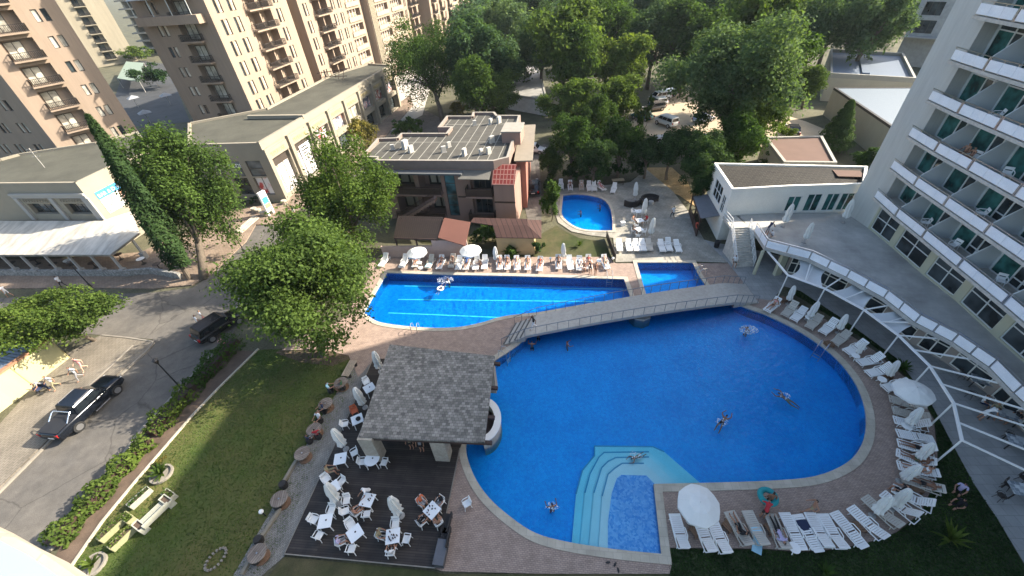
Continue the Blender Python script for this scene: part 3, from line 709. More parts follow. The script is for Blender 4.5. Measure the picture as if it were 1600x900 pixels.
# awning: big stained white sheet on posts over a low stone wall
aw = thing('awning', 'wide stained white awning on grey posts in front of the cream restaurant', 'awning', at(172, 398, 3.1)*1.0)
oL, oM, oR, oS = at(-160, 398, 3.1), at(0, 398, 3.1), at(172, 398, 3.1), at(218, 363, 3.1)
iL, iM, iR, iS = at(-160, 352, 4.15), at(0, 345, 4.15), at(160, 345, 4.15), at(205, 330, 4.15)
b = MB(); U = Vector((0, 0, 0.06))
for q in ((oL, oM, iM, iL), (oM, oR, iR, iM), (oR, oS, iS, iR)):
    b.face(q); b.face([p-U for p in q[::-1]])
for a, c in ((oL, oM), (oM, oR), (oR, oS)): b.face([a-U*4, c-U*4, c, a]); b.face([a, c, c-U*4, a-U*4])
def stain_mat():
    m, t, bs = base_mat('stained awning cloth'); v = t.coord(scale=(1.0, 0.22, 1), rz=rad(25))
    c = t.ramp(t.noise(v, 1.3, 4), [(0.35, (0.30, 0.285, 0.25, 1)), (0.62, (0.52, 0.49, 0.43, 1))]); t.link(c, bs.inputs['Base Color']); bs.inputs['Roughness'].default_value = 0.7; return m
part('awning_sheet', b, stain_mat(), aw)
for px in ((0, 398), (31, 398), (68, 398), (105, 398), (140, 398), (172, 398), (205, 373)):
    p = at(px[0], px[1], 2.95); b = MB(); b.box((p.x, p.y, 1.95), (0.22, 0.22, 2.0), rz=GR); b.box((p.x, p.y, 0.55), (0.55, 0.55, 0.85), rz=GR); part('post', b, m_greywall, aw)
lw = MB(); c0, c1, c2 = oL+(oM-oL)*0, oR+Vector((1.5, 0, 0)), at(262, 440, 0)
lwp = [Vector((oL.x, oL.y, 0.5)), Vector((oM.x, oM.y, 0.5)), Vector((oR.x, oR.y, 0.5)), Vector((at(240, 428).x, at(240, 428).y, 0.5)), Vector((at(285, 436).x, at(285, 436).y, 0.5))]
for a, c in zip(lwp[:-1], lwp[1:]): lw.bar(a, c, 0.35, 0.75)
solo('low_wall', lw, mat('grey rubble stone', (0.24, 0.235, 0.22), 0.95, 0.3, 2.5, fine=0.35, fscale=5, bump=0.8, bscale=6), 'low grey stone garden wall along the restaurant terrace', 'wall', lwp[2])
# shaded terrace furniture under the awning: tables with dark tops
# ---------------------------------------------------------------- shop building with the pilasters
SZ = 8.9
s0, s1 = V2(-32.7, 57.0), V2(-22.8, 102.6)
sp = [V2(-43.2, 58.6), s0, s1, V2(-28.6, 106.3), V2(-34.5, 97.5), V2(-39.0, 74.6), V2(-49.3, 69.6)]
sh_ = thing('shop_building', 'two storey shop row with cream pilasters, carved signs and grey green flat roof', 'shop building', (s0.x, s0.y, 0))
b = MB(); b.sheet(sp, SZ-0.3); part('roof', b, m_roofgreen, sh_)
Fl, F = Fac(sp[0], sp[1]), Fac(s0, s1); Fq = Fac(sp[6], sp[0]); b = MB(); n = 8; bw = F.L/n; ops = []
for k in range(n):
    a = k*bw+0.75; e = (k+1)*bw-0.75
    if k < 2: ops.append((a, e, 0.4, 6.1, 0.6))
    else: ops += [(a, e, 3.9, 6.1, 0.6), (a, e, 0.3, 3.0, 0.9)]
wall(b, F, 0, F.L, 0, SZ-1.0, ops)
lops = [(s, s+2.3, 1.2, 3.9, 0.35) for s in (0.8, 4.1, 7.3)]+[(s, s+2.3, 4.1, 6.4, 0.2) for s in (0.8, 4.1, 7.3)]
wall(b, Fl, 0, Fl.L, 0, SZ-1.0, lops)
for q in (Fq, Fac(sp[2], sp[3]), Fac(sp[3], sp[4]), Fac(sp[4], sp[5]), Fac(sp[5], sp[6])): wall(b, q, 0, q.L, 0, SZ-1.0)
part('wall', b, m_cream, sh_)
b = MB()
for i in range(7):
    q = Fac(sp[i], sp[(i+1) % 7]); fbox(b, q, 0.002, q.L-0.002, -0.35, 0.12 if i == 1 else 0.02, SZ-1.0, SZ)
part('parapet', b, m_cream, sh_)
b = MB(); fbox(b, Fac(sp[6], sp[2]), 0, 0.1, 0, 0.05, SZ-0.3, SZ-0.2)
rb2 = MB(); m0, m1 = at(388, 183, SZ), at(475, 182, SZ); rb2.bar(m0+Vector((0, 0, 0.02)), m1+Vector((0, 0, 0.02)), 0.5, 0.5); part('roof_upstand', rb2, m_cream, sh_)
m_gold = mat('carved ochre lettering', (0.42, 0.33, 0.12), 0.7, 0.1)
posters = [poster_mat('shop poster dark figures', [(0.75, 0.72, 0.7, 1), (0.09, 0.06, 0.07, 1), (0.7, 0.68, 0.7, 1), (0.3, 0.08, 0.08, 1)], 1.1), poster_mat('shop poster red and white', [(0.78, 0.76, 0.76, 1), (0.55, 0.12, 0.1, 1), (0.75, 0.72, 0.74, 1), (0.12, 0.12, 0.16, 1)], 1.0),
           poster_mat('shop display goods', [(0.72, 0.7, 0.68, 1), (0.10, 0.1, 0.12, 1), (0.65, 0.63, 0.62, 1), (0.35, 0.33, 0.36, 1), (0.75, 0.74, 0.72, 1)], 1.6)]
for k in range(n+1):
    b = MB(); s = min(max(k*bw-0.35, 0.0), F.L-0.7); fbox(b, F, s, s+0.7, 0.004, 0.42, 0, SZ-1.0); part('pilaster', b, m_cream, sh_)
for k in range(n):
    a = k*bw+0.75; e = (k+1)*bw-0.75
    b = MB(); fbox(b, F, a-0.2, e+0.2, 0.004, 0.12, 6.2, 7.5); sg = part('sign_board', b, m_cream, sh_)
    text3('PEPEROSE' if k < 2 else 'PEPERO', F, a+0.15, 0.125, 6.5, 0.8, m_gold, sg, sx=(e-a-0.3)/(3.9 if k < 2 else 3.0))
    if k < 2:
        window(F, sh_, a, e, 0.4, 6.1, 0.6, m_frame_d if k else m_cream, posters[2], 3, 1, 0.14, rows=[0.4, 4.6, 6.1])
        b = MB(); fquad(b, F, a+0.2, e-0.2, -0.5, 4.8, 5.9); part('shop_blind', b, m_frame_d, sh_)
        if k == 1:
            b = MB(); fbox(b, F, a+1.4, e-0.1, -0.45, -0.4, 3.6, 5.3); wsn = part('window_sign', b, m_letter, sh_)
            for z_, l_ in ((4.8, 1.6), (4.35, 1.9), (3.9, 1.0)):
                c2_ = MB(); fbox(c2_, F, a+1.8, a+1.8+l_, -0.4, -0.38, z_, z_+0.22); part('lettering', c2_, m_iron, wsn)
    else:
        window(F, sh_, a, e, 3.9, 6.1, 0.6, m_cream, posters[k % 2] if k != 4 else m_glass_c, 2, 1, 0.1)
        window(F, sh_, a, e, 0.3, 3.0, 0.9, m_frame_d, m_glass_d, 3, 1, 0.1)
        b = MB(); fbox(b, F, a, e, 0.004, 0.2, 3.1, 3.8); part('fascia', b, m_cream, sh_)
for j, s in enumerate((0.8, 4.1, 7.3)):
    window(Fl, sh_, s, s+2.3, 4.1, 6.4, 0.2, m_frame_d, glass_mat('grey shop glass', (0.12, 0.135, 0.14), 0.1, 0.4), 1, 2)
    window(Fl, sh_, s, s+2.3, 1.2, 3.9, 0.35, m_frame_d, m_glass_d if j < 2 else poster_mat('white red shop poster', [(0.7, 0.7, 0.7, 1), (0.7, 0.68, 0.68, 1), (0.5, 0.06, 0.06, 1)], 0.8), 1 if j < 2 else 2, 1)
text3('MODE', Fl, 4.3, -0.1, 5.45, 0.75, m_letter, sh_)
b = MB(); b.box((Fl.p(9.2, 0.0, 0)).to_tuple()[:2]+(0,), (0.01, 0.01, 0.01))
# rooftop steel frame of a fallen sign
b = MB(); p = at(520, 122, SZ)
for k in range(6): b.bar(p+Vector((-2.5+k*1.0, 1.5*math.sin(k), 0)), p+Vector((-2+k*0.9, 0.5, 1.3)), 0.09, 0.09)
b.bar(p+Vector((-3, 0.3, 1.0)), p+Vector((3.2, 0.6, 1.4)), 0.1, 0.1); b.bar(p+Vector((-3, 1.3, 0.1)), p+Vector((3.2, -0.6, 0.3)), 0.1, 0.1)
b.bar(p+Vector((-1, 1.3, 0.1)), p+Vector((3.2, 0.6, 1.3)), 0.1, 0.1)
solo('roof_frame', b, m_dkbrown, 'rusty steel frame lying on the flat shop roof', 'steel frame', p)
# entrance porch beyond the shops
pb = MB(); q = at(668, 78, 0); 
pt = thing('entrance_porch', 'beige flat roofed entrance porch with dark openings at the end of the shop row', 'porch', at(600, 95, 0))
pc = at(602, 78, 4.2); b = MB(); b.box((pc.x+1, pc.y+6, 4.7), (12, 10, 1.3), rz=GR); part('roof', b, m_cream, pt)
for k in range(5):
    b = MB(); b.box((pc.x-4.5+k*2.7, pc.y+2.6-k*0.55, 2.0), (0.5, 0.5, 4.0), rz=GR); part('column', b, m_cream, pt)
b = MB(); b.box((pc.x+1, pc.y+9, 2.0), (11.5, 3, 4.0), rz=GR); part('wall', b, m_glass_d, pt)

# ---------------------------------------------------------------- pink two storey building
PZ = 8.0
def pz(u_, v_, z=PZ): q = at(u_, v_, z); return V2(q.x, q.y)
pk = [pz(587, 252), pz(771, 253), pz(795, 247), pz(803, 221), pz(813, 181), pz(777, 181), pz(773, 176), pz(739, 176), pz(737, 182), pz(698, 182), pz(684, 200), pz(704, 200), pz(697, 209), pz(627, 209), pz(620, 216), pz(590, 217), pz(564, 246), pz(588, 247)]
pink = thing('pink_building', 'dusky pink two storey building with striped flat roof, stairs and dark balconies', 'building', (pk[0].x, pk[0].y, 0))
def striped_roof():
    m, t, bs = base_mat('tar roof with pale seams'); v = t.coord(rz=rad(-78)); wv = t.new('ShaderNodeTexBrick'); wv.offset = 0.0
    wv.inputs['Scale'].default_value = 1; wv.inputs['Brick Width'].default_value = 7.0; wv.inputs['Row Height'].default_value = 1.25; wv.inputs['Mortar Size'].default_value = 0.05
    wv.inputs['Color1'].default_value = (0.052, 0.05, 0.042, 1); wv.inputs['Color2'].default_value = (0.066, 0.062, 0.052, 1); wv.inputs['Mortar'].default_value = (0.27, 0.26, 0.225, 1)
    t.link(v, wv.inputs['Vector']); f = t.ramp(t.noise(v, 1.2, 4), [(0.3, (0.8, 0.8, 0.8, 1)), (0.7, (1.2, 1.2, 1.2, 1))])
    t.link(t.mix(1.0, wv.outputs['Color'], f, 'MULTIPLY'), bs.inputs['Base Color']); bs.inputs['Roughness'].default_value = 0.9; return m
b = MB(); b.sheet(pk, PZ-0.25); part('roof', b, striped_roof(), pink)
Fp = Fac(pk[0], pk[1]); Fp2 = Fac(pk[1], pk[3]); b = MB(); L = Fp.L
ops = []
for z in (0.7, 4.1): ops += [(1.5, 4.4, z, z+2.6, 2.0), (5.0, 7.9, z, z+2.6, 2.0), (11.6, 14.2, z+0.1, z+2.5, 0.9)]
ops.append((8.35, 9.7, 0.7, 6.7, 0.15))
wall(b, Fp, 0, L, 0, PZ-0.9, ops)
wall(b, Fp2, 0, Fp2.L, 0, PZ-0.9)
for i in range(2, len(pk)):
    if i == 2: continue
    q = Fac(pk[i], pk[(i+1) % len(pk)]); wall(b, q, 0, q.L, 0 if i > 2 else 0, PZ-0.9)
part('wall', b, m_pinkwall, pink)
b = MB()
for i in range(len(pk)):
    q = Fac(pk[i], pk[(i+1) % len(pk)]); fbox(b, q, -0.02, q.L+0.02, -0.3, 0.03+0.004*(i % 2), PZ-0.9, PZ+0.12+0.003*(i % 3))
part('parapet', b, mat('pale pink parapet', (0.22, 0.165, 0.14), 0.85, 0.1), pink)
b = MB(); inn = offset_poly(pk, -0.32); n = len(pk)
for i in range(n):
    j = (i+1) % n; a, c = pk[i], pk[j]; d_, e_ = inn[j], inn[i]
    b.face([(a.x, a.y, PZ+0.13), (c.x, c.y, PZ+0.13), (d_.x, d_.y, PZ+0.13), (e_.x, e_.y, PZ+0.13)] if area2(pk) > 0 else [(e_.x, e_.y, PZ+0.13), (d_.x, d_.y, PZ+0.13), (c.x, c.y, PZ+0.13), (a.x, a.y, PZ+0.13)])
part('parapet_cap', b, mat('pale concrete cap', (0.27, 0.25, 0.215), 0.8, 0.1), pink)
b = MB(); fbox(b, Fp, -1.6, 11.0, 0.05, 1.1, 6.75, 6.95); part('eaves', b, mat('slate grey eaves', (0.11, 0.115, 0.12), 0.8, 0.1), pink)
b = MB(); b.face([Fp.p(10.6, 1.5, 6.5), Fp.p(14.4, 1.5, 6.5), Fp.p(14.4, 0.05, 7.0), Fp.p(10.6, 0.05, 7.0)]); b.face([Fp.p(10.6, 0.05, 6.94), Fp.p(14.4, 0.05, 6.94), Fp.p(14.4, 1.5, 6.44), Fp.p(10.6, 1.5, 6.44)])
part('balcony_roof', b, m_asphaltroof, pink)
m_redtile = brick_mat('red roof tiles', (0.17, 0.024, 0.02, 1), (0.21, 0.034, 0.027, 1), (0.34, 0.17, 0.14, 1), 0.42, 0.5, 0.045, rz=rad(12), offset=0.0, bump=0.6)
Fq2 = Fac(pk[1], pk[1]+(pk[1]-pk[0]).normalized()*2.7); b = MB()
b.face([Fq2.p(-0.1, 1.5, 5.9), Fq2.p(2.6, 1.5, 5.9), Fq2.p(2.6, -0.6, 7.5), Fq2.p(-0.1, -0.6, 7.5)]); b.face([Fq2.p(-0.1, -0.6, 7.44), Fq2.p(2.6, -0.6, 7.44), Fq2.p(2.6, 1.5, 5.84), Fq2.p(-0.1, 1.5, 5.84)])
part('tiled_roof', b, m_redtile, pink)
b = MB(); fbox(b, Fq2, 0.0, 2.5, -4.0, 1.2, 0, 5.8); part('corner_bay', b, m_pinkwall, pink)
b = MB(); fbox(b, Fq2, -0.02, 2.52, 1.2, 1.24, 3.35, 3.55); fbox(b, Fp, 9.8, 11.4, 0.004, 0.05, 3.35, 3.55); part('string_course', b, m_dkbrown, pink)
for z in (0.7, 4.1):
    window(Fp, pink, 1.6, 4.3, z+0.05, z+2.5, 2.0, m_frame_d, glass_mat('beige blind', (0.5, 0.46, 0.38), 0.4, 0.1), 2, 1, 0.25); window(Fp, pink, 5.6, 7.8, z+0.05, z+2.5, 2.0, m_frame_d, glass_mat('beige blind', (0.5, 0.46, 0.38), 0.4, 0.1), 2, 1, 0.25)
    b = MB(); fbox(b, Fp, 1.4, 8.0, 0.0, 1.0, z-0.2, z-0.02); gl = part('gallery_floor', b, m_pinkwall, pink)
    r = MB(); railing(r, [Fp.p(1.4, 0.95, z), Fp.p(8.0, 0.95, z)], 1.0, 0.14, 0.03); fbox(r, Fp, 1.4, 8.0, 0.93, 0.97, z+0.05, z+0.8); part('railing', r, m_dkbrown, gl)
    window(Fp, pink, 11.8, 14.0, z+0.12, z+2.3, 0.9, m_frame_d, m_glass_d, 3, 1, 0.1)
    b = MB(); fbox(b, Fp, 11.2, 14.5, 0.004, 1.3, z-0.2, z); bl = part('balcony', b, m_pinkwall, pink)
    r = MB(); railing(r, [Fp.p(11.25, 0.05, z), Fp.p(11.25, 1.25, z), Fp.p(14.45, 1.25, z), Fp.p(14.45, 0.05, z)], 1.0, 0.1, 0.035, 0.05); fbox(r, Fp, 11.3, 14.4, 1.22, 1.26, z+0.05, z+0.9); part('railing', r, m_dkbrown, bl)
window(Fp, pink, 8.35, 9.7, 0.7, 6.7, 0.15, m_frame_d, glass_mat('teal stair glass', (0.05, 0.14, 0.17), 0.05, 0.8), 1, 4, 0.08)
b = MB()
for k in range(14):
    s = 7.4-k*0.4; z = 4.0-k*0.235; fbox(b, Fp, s-0.4, s, 1.05, 2.1, z-0.45, z)
st_ = part('outside_stair', b, m_pinkwall, pink)
r = MB(); railing(r, [Fp.p(7.4, 2.08, 4.0), Fp.p(1.8, 2.08, 0.75)], 1.0, 0.16, 0.03); part('railing', r, m_dkbrown, st_)
b = MB(); ch = at(802, 213, PZ); b.box((ch.x, ch.y, PZ+0.3), (2.4, 3.4, 1.6), rz=GR); cq = part('roof_box', b, m_pinkwall, pink)
b = MB(); b.box((ch.x, ch.y, PZ+1.15), (2.6, 3.6, 0.14), rz=GR); part('roof_box_cap', b, MATS['pale concrete cap'], cq)
# side wing with balconies along the little lane
b = MB(); Fside = Fac(pk[3]+V2(1.2, -3), pk[4]+V2(1.2, -1)); fbox(b, Fside, 0, Fside.L, -1.2, 0.0, 0, 6.6); part('side_wing', b, mat('dull red render', (0.30, 0.13, 0.10), 0.9, 0.1), pink)
b = MB(); fbox(b, Fside, -0.5, Fside.L+0.5, -1.4, 0.9, 6.62, 6.8); part('eaves', b, mat('brown grey eaves', (0.22, 0.19, 0.15), 0.9, 0.1), pink)
# rooftop air conditioners
ac = thing('roof_unit', 'white air unit', 'air unit', (0, 0, 0))
b = MB(); b.box((0, 0, 0.55), (0.75, 0.45, 1.0)); b.box((0, 0, 0.03), (0.9, 0.5, 0.06)); part('casing', b, mat('weathered unit casing', (0.42, 0.41, 0.38), 0.6, 0.1, 3), ac, world=False)
b = MB(); b.lathe([(0.0, 0.0), (0.28, 0.0), (0.28, 0.02), (0.0, 0.03)], 10, (0, 0, 0)); me = b
o = part('fan_grille', b, m_iron, ac, world=False); o.location = (0, -0.23, 0.6); o.rotation_euler = (PI/2, 0, 0)
ACP = Proto(ac)
acs = [((614, 232), 'at the left end of the striped pink building roof'), ((634, 230), 'large, at the left half of the striped pink building roof'), ((643, 236), 'right beside the large one on the striped roof'), ((702, 228), 'in the middle of the striped pink building roof'),
       ((694, 236), 'nearest to the roof middle seam panel'), ((726, 241), 'front middle of the striped roof beside a row of pipes'), ((752, 239), 'front row, second from the right end'), ((764, 238), 'front row, at the right end'), ((769, 221), 'beside the pink roof box'), ((742, 194), 'on the rear wing of the striped roof, left one'), ((767, 192), 'on the rear wing of the striped roof, middle one'), ((780, 190), 'on the rear wing of the striped roof, right one')]
for k, (px, txt) in enumerate(acs):
    q = at(px[0], px[1]+2, PZ-0.25); sc = (1.1, 1.1, 1.05) if k == 1 else (0.66+0.09*(k % 3),)*3
    ACP.put(q, rad(192+(k*47) % 60), 'white roof air unit '+txt, 'air units on the striped roof', sc)
# low annex with dark pergola roof and brown roofs in front
an = thing('annex_building', 'low annex with dark slatted roof and brown hipped roofs, behind the lap pool loungers', 'building', at(610, 402))
a0, a1 = at(600, 403), at(733, 402); Fa = Fac(a0, a1); b = MB(); fbox(b, Fa, 0, Fa.L, -0.25, 0, 0, 1.55); fbox(b, Fa, Fa.L*0.6, Fa.L, -0.25, 0, 1.55, 2.3)
part('wall', b, mat('pale pink plaster', (0.42, 0.32, 0.28), 0.9, 0.08), an)
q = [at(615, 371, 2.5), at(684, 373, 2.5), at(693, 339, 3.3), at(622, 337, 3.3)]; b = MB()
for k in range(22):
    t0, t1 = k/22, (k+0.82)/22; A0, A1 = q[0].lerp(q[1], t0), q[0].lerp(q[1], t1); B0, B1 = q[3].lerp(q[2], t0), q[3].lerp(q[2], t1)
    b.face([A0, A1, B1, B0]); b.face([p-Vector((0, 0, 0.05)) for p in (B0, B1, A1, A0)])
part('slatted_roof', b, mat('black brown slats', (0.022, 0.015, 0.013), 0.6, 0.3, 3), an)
b = MB(); 
for t in (0.03, 0.5, 0.97): p = q[0].lerp(q[1], t); b.bar((p.x, p.y, 0), p, 0.16, 0.16)
b.bar(q[0]-Vector((0, 0, .1)), q[1]-Vector((0, 0, .1)), 0.14, 0.2); part('post', b, m_dkbrown, an)
m_brroof = brick_mat('brown metal roof', (0.055, 0.028, 0.025, 1), (0.07, 0.036, 0.03, 1), (0.03, 0.016, 0.013, 1), 30, 0.55, 0.05, rz=rad(78), var=0.15)
m_clay = mat('terracotta sheet roof', (0.14, 0.06, 0.045), 0.8, 0.1, 0.5)
def roof_quads(quads, m, par, name='roof', th=0.08):
    b = MB()
    for qd in quads:
        b.face(qd); b.face([p-Vector((0, 0, th)) for p in qd[::-1]])
        for a, c in zip(qd, list(qd[1:])+[qd[0]]): b.face([a-Vector((0, 0, th)), c-Vector((0, 0, th)), c, a])
    return part(name, b, m, par)
roof_quads([[at(684, 371, 2.6), at(727, 384, 2.3), at(735, 347, 3.2), at(694, 340, 3.4)]], m_clay, an, 'clay_roof')
roof_quads([[at(775, 371, 2.5), at(846, 372, 2.5), at(824, 352, 3.1), at(770, 352, 3.1)], [at(846, 372, 2.5), at(846, 344, 2.5), at(824, 343, 3.1), at(824, 352, 3.1)], [at(735, 347, 3.15), at(770, 352, 3.05), at(824, 352, 3.05), at(824, 342, 3.3), at(740, 340, 3.3)]], m_brroof, an, 'brown_roof')
b = MB(); w0, w1 = at(778, 398), at(835, 398); Fw = Fac(w0, w1); fbox(b, Fw, 0, Fw.L, -3, 0, 0, 2.35); part('ochre_wall', b, mat('ochre plaster', (0.42, 0.30, 0.16), 0.9, 0.1), an)

# ---------------------------------------------------------------- yellow walled low building by the road
y0, y1 = at(-110, 730), at(111, 560); Fy = Fac(y0, y1); 
yl = thing('yellow_building', 'low building with pale yellow wall and corrugated blue grey roof beside the road', 'building', y1)
m_yellow = mat('pale yellow render', (0.46, 0.43, 0.24), 0.9, 0.06, 0.4)
b = MB(); wall(b, Fy, 0, Fy.L, 0, 2.6); Fy2 = Fac(y1, y1+Vector((-Fy.n.x, -Fy.n.y, 0))*9); wall(b, Fy2, 0, 9, 0, 2.6); part('wall', b, m_yellow, yl)
b = MB()
for k in range(6):
    b = MB(); fbox(b, Fy, Fy.L-0.06-k*3.2, Fy.L-k*3.2, 0.004, 0.03, 0, 2.6); part('joint_strip', b, mat('ochre joint strip', (0.34, 0.30, 0.14), 0.9), yl)
b = MB(); fbox(b, Fy, -0.1, Fy.L+0.1, -0.35, 0.1, 2.6, 2.75); fbox(b, Fy2, 0.1, 9, -0.35, 0.08, 2.6, 2.74); part('coping', b, mat('brick red coping', (0.33, 0.17, 0.10), 0.85, 0.2, 2), yl)
b = MB(); L = Fy.L
for k in range(int(L/0.3)):
    s = 0.1+k*0.3; z0_, z1_ = 2.35, 2.3
    b.face([Fy.p(s, -0.4, z0_), Fy.p(s+0.15, -0.4, z0_+0.07), Fy.p(s+0.15, -8.5, z1_+0.57), Fy.p(s, -8.5, z1_+0.5)]); b.face([Fy.p(s+0.15, -0.4, z0_+0.07), Fy.p(s+0.3, -0.4, z0_), Fy.p(s+0.3, -8.5, z1_+0.5), Fy.p(s+0.15, -8.5, z1_+0.57)])
part('corrugated_roof', b, mat('blue grey corrugated sheet', (0.20, 0.235, 0.29), 0.5, 0.12, 0.6, metal=0.3), yl)

# ---------------------------------------------------------------- sheds in the trees behind
def shed(name, label, px, z, wm, rm, par_h=0.0, cat='building'):
    poly = curve_poly(px, z=z); poly = poly if area2(poly) > 0 else poly[::-1]
    t = thing(name, label, cat, (poly[0].x, poly[0].y, 0)); b = MB(); b.sheet(poly, z-0.02-par_h); part('roof', b, rm, t); b = MB()
    for i in range(len(poly)):
        F_ = Fac(poly[i], poly[(i+1) % len(poly)]); wall(b, F_, 0, F_.L, 0, z-0.3-par_h)
    part('wall', b, wm, t); b = MB()
    for i in range(len(poly)):
        F_ = Fac(poly[i], poly[(i+1) % len(poly)]); fbox(b, F_, 0, F_.L, -0.35, 0.02+0.003*(i % 2), z-0.3-par_h, z+0.03+0.003*i)
    part('roof_edge', b, mat('pale roof edging', (0.30, 0.29, 0.26), 0.8, 0.05) if par_h else m_iron, t); return t
m_whroof = mat('white roof membrane', (0.12, 0.155, 0.21), 0.6, 0.05, 0.4); m_beige = mat('beige shed wall', (0.40, 0.37, 0.30), 0.9, 0.08, 0.4)
t = shed('white_roof_building', 'low building with square white parapet roof, furthest right behind the hotel tower', [(1298, 77), (1412, 83), (1432, 122), (1298, 114)], 5.0, m_beige, m_whroof, 0.5)
b = MB(); b.bar(at(1346, 79, 4.6), at(1353, 115, 4.6), 1.2, 0.3); part('roof_ridge', b, m_whroof, t)
t = shed('white_roof_building', 'beige hall with bright sloping white roof, partly behind the hotel tower', [(1303, 137), (1480, 137), (1500, 240), (1395, 199)], 4.6, m_beige, mat('bright roof membrane', (0.15, 0.185, 0.22), 0.5, 0.04))
t = shed('brown_roof_building', 'small building with flat rust brown roof behind the tiled white building', [(1195, 214), (1285, 212), (1308, 254), (1225, 253)], 3.4, m_beige, mat('rust brown roof', (0.125, 0.075, 0.058), 0.9, 0.12, 0.6, fine=0.08), 0.15)
t = shed('grey_shed', 'long grey flat roofed shed with pale end wall among the park trees', [(792, 146), (856, 156), (840, 100), (812, 100)], 3.2, mat('pale shed wall', (0.46, 0.46, 0.44), 0.9, 0.2, 1.2), mat('dusty grey roof', (0.26, 0.255, 0.24), 0.95, 0.25, 0.3), 0.1)
t = shed('grey_shed', 'far pale roofed building with a dark solar panel, top middle among trees', [(793, 56), (840, 58), (848, 30), (790, 26)], 5.5, m_beige, mat('pale grey roof', (0.42, 0.4, 0.37), 0.9, 0.1), 0.2)
b = MB(); a, c = at(806, 47, 5.9), at(834, 47, 5.9); d_, e_ = at(834, 37, 6.6), at(808, 37, 6.6); b.face([a, c, d_, e_]); b.face([e_, d_, c, a]); part('solar_panel', b, mat('solar glass', (0.02, 0.025, 0.045), 0.2, 0.1), t)
# dark glazed building far right, beyond the white roofs
fr0, fr1 = at(1400, 85, 0), at(1510, 95, 0); Ffr = Fac((fr0.x*0.92, fr0.y*0.92), (fr1.x*0.92, fr1.y*0.92))
dk = thing('grey_office_building', 'grey building with dark window rows, far right top beside the hotel tower', 'building', (fr0.x*0.92, fr0.y*0.92, 0)); b = MB(); ops = []
for z in (6.6, 10.0, 13.4, 16.8):
    for k in range(7): ops.append((1+k*5.0, 1+k*5.0+3.4, z, z+2.5, 0.4))
ops += [(0.5, 34, 3.4, 5.8, 1.0), (0.5, 34, 0.3, 2.6, 1.0)]
ops = [o_ for o_ in ops if o_[1] < Ffr.L]
wall(b, Ffr, 0, Ffr.L, 0, 24, ops); fbox(b, Ffr, 0, Ffr.L, -14, -1.3, 0, 24); part('wall', b, mat('light grey cladding', (0.34, 0.35, 0.35), 0.8), dk)
for o_ in ops: window(Ffr, dk, o_[0], o_[1], o_[2], o_[3], o_[4], m_frame_d, m_glass_d, 3, 1)
b = MB(); fbox(b, Ffr, 0, Ffr.L, 0.1, 2.2, 5.9, 6.1); part('canopy', b, m_greywall, dk)
# green canopies and a dark hedge in the gap between the towers
tn = thing('tent_canopy', 'grey green tent canopy between the two peach towers', 'canopy', at(222, 150, 0)); pr = [at(183, 122, 3), at(218, 128, 3), at(224, 98, 3.8), at(197, 96, 3.8)]
roof_quads([[p_*1.0 for p_ in pr]], mat('green grey canvas', (0.2, 0.25, 0.2), 0.8, 0.1), tn, 'canvas'); b = MB()
for p_ in pr: b.bar((p_.x, p_.y, 0), p_, 0.15, 0.15)
part('post', b, m_greywall, tn)
for k, px in enumerate(((207, 152), (258, 148), (225, 175))):
    p_ = at(px[0], px[1], 2.6); tn = thing('market_parasol', 'square pale parasol in the shaded gap between the towers, '+('left', 'right', 'lowest')[k]+' of three', 'parasol', (p_.x, p_.y, 0), group='parasols between the towers')
    b = MB(); b.lathe([(1.8, 0), (0.1, 0.7)], 4, (p_.x, p_.y, 2.4)); b.lathe([(0.1, 0.66), (1.8, -0.04)], 4, (p_.x, p_.y, 2.4)); part('canopy', b, mat('grey parasol cloth', (0.3, 0.31, 0.32), 0.9), tn); b = MB(); b.bar((p_.x, p_.y, 0), (p_.x, p_.y, 3), 0.1, 0.1); part('pole', b, m_greywall, tn)
area('paving', [(175, 165), (215, 200), (297, 190), (260, 100), (200, 92)], 0.01, mat('shade toned paving', (0.05, 0.052, 0.055), 0.8, 0.3, 0.4))  # shade of the gap between the towers is put into this dark colour
b = MB(); q_ = at(70, 262, RZ-0.2); b.bar(q_, q_+Vector((0, 0, 2.6)), 0.06, 0.06)
for z_ in (1.5, 2.0, 2.4): b.bar(q_+Vector((-0.5, 0, z_)), q_+Vector((0.5, 0.1, z_)), 0.04, 0.04)
solo('roof_aerial', b, m_greywall, 'thin grey aerial mast on the restaurant roof', 'aerial', q_)
# ================================================================== the hotel side
m_hotel = mat('hotel grey render', (0.52, 0.515, 0.48), 0.9, 0.05, 0.4, fine=0.05, fscale=5)
m_hotel_in = mat('pale loggia wall', (0.52, 0.55, 0.56), 0.9, 0.03, 0.4)
m_panel = mat('white balcony sheet', (0.84, 0.86, 0.90), 0.45, 0.06, 1.2, fine=0.04, fscale=12)
m_slab = mat('weathered balcony slab', (0.50, 0.47, 0.42), 0.9, 0.15, 1.5, fine=0.12, fscale=4)
m_curtain = glass_mat('green curtain glass', (0.022, 0.095, 0.085), 0.08, 0.65, 1.1)
m_ycol = mat('cream yellow column', (0.46, 0.45, 0.33), 0.85, 0.05)
_g0 = at(1322, 333, 3.2)
G = [V2(_g0.x, _g0.y), V2(36.15, 33.8), V2(35.9, 30.4), V2(35.4, 26.3), V2(35.2, 22.7), V2(34.6, 18.9), V2(34.1, 15.0), V2(33.3, 11), V2(32.2, 7), V2(30.9, 3), V2(29.4, -1), V2(27.6, -5)]
Bf = [V2(35.25, 34.1), V2(34.5, 30.5), V2(34.0, 27.0), V2(33.4, 23.0), V2(32.8, 18.9), V2(32.1, 15.0), V2(31.2, 11.0), V2(30.1, 7.0), V2(28.8, 3.0), V2(27.2, -1.0), V2(25.4, -5.0)]
HZ = 37.0
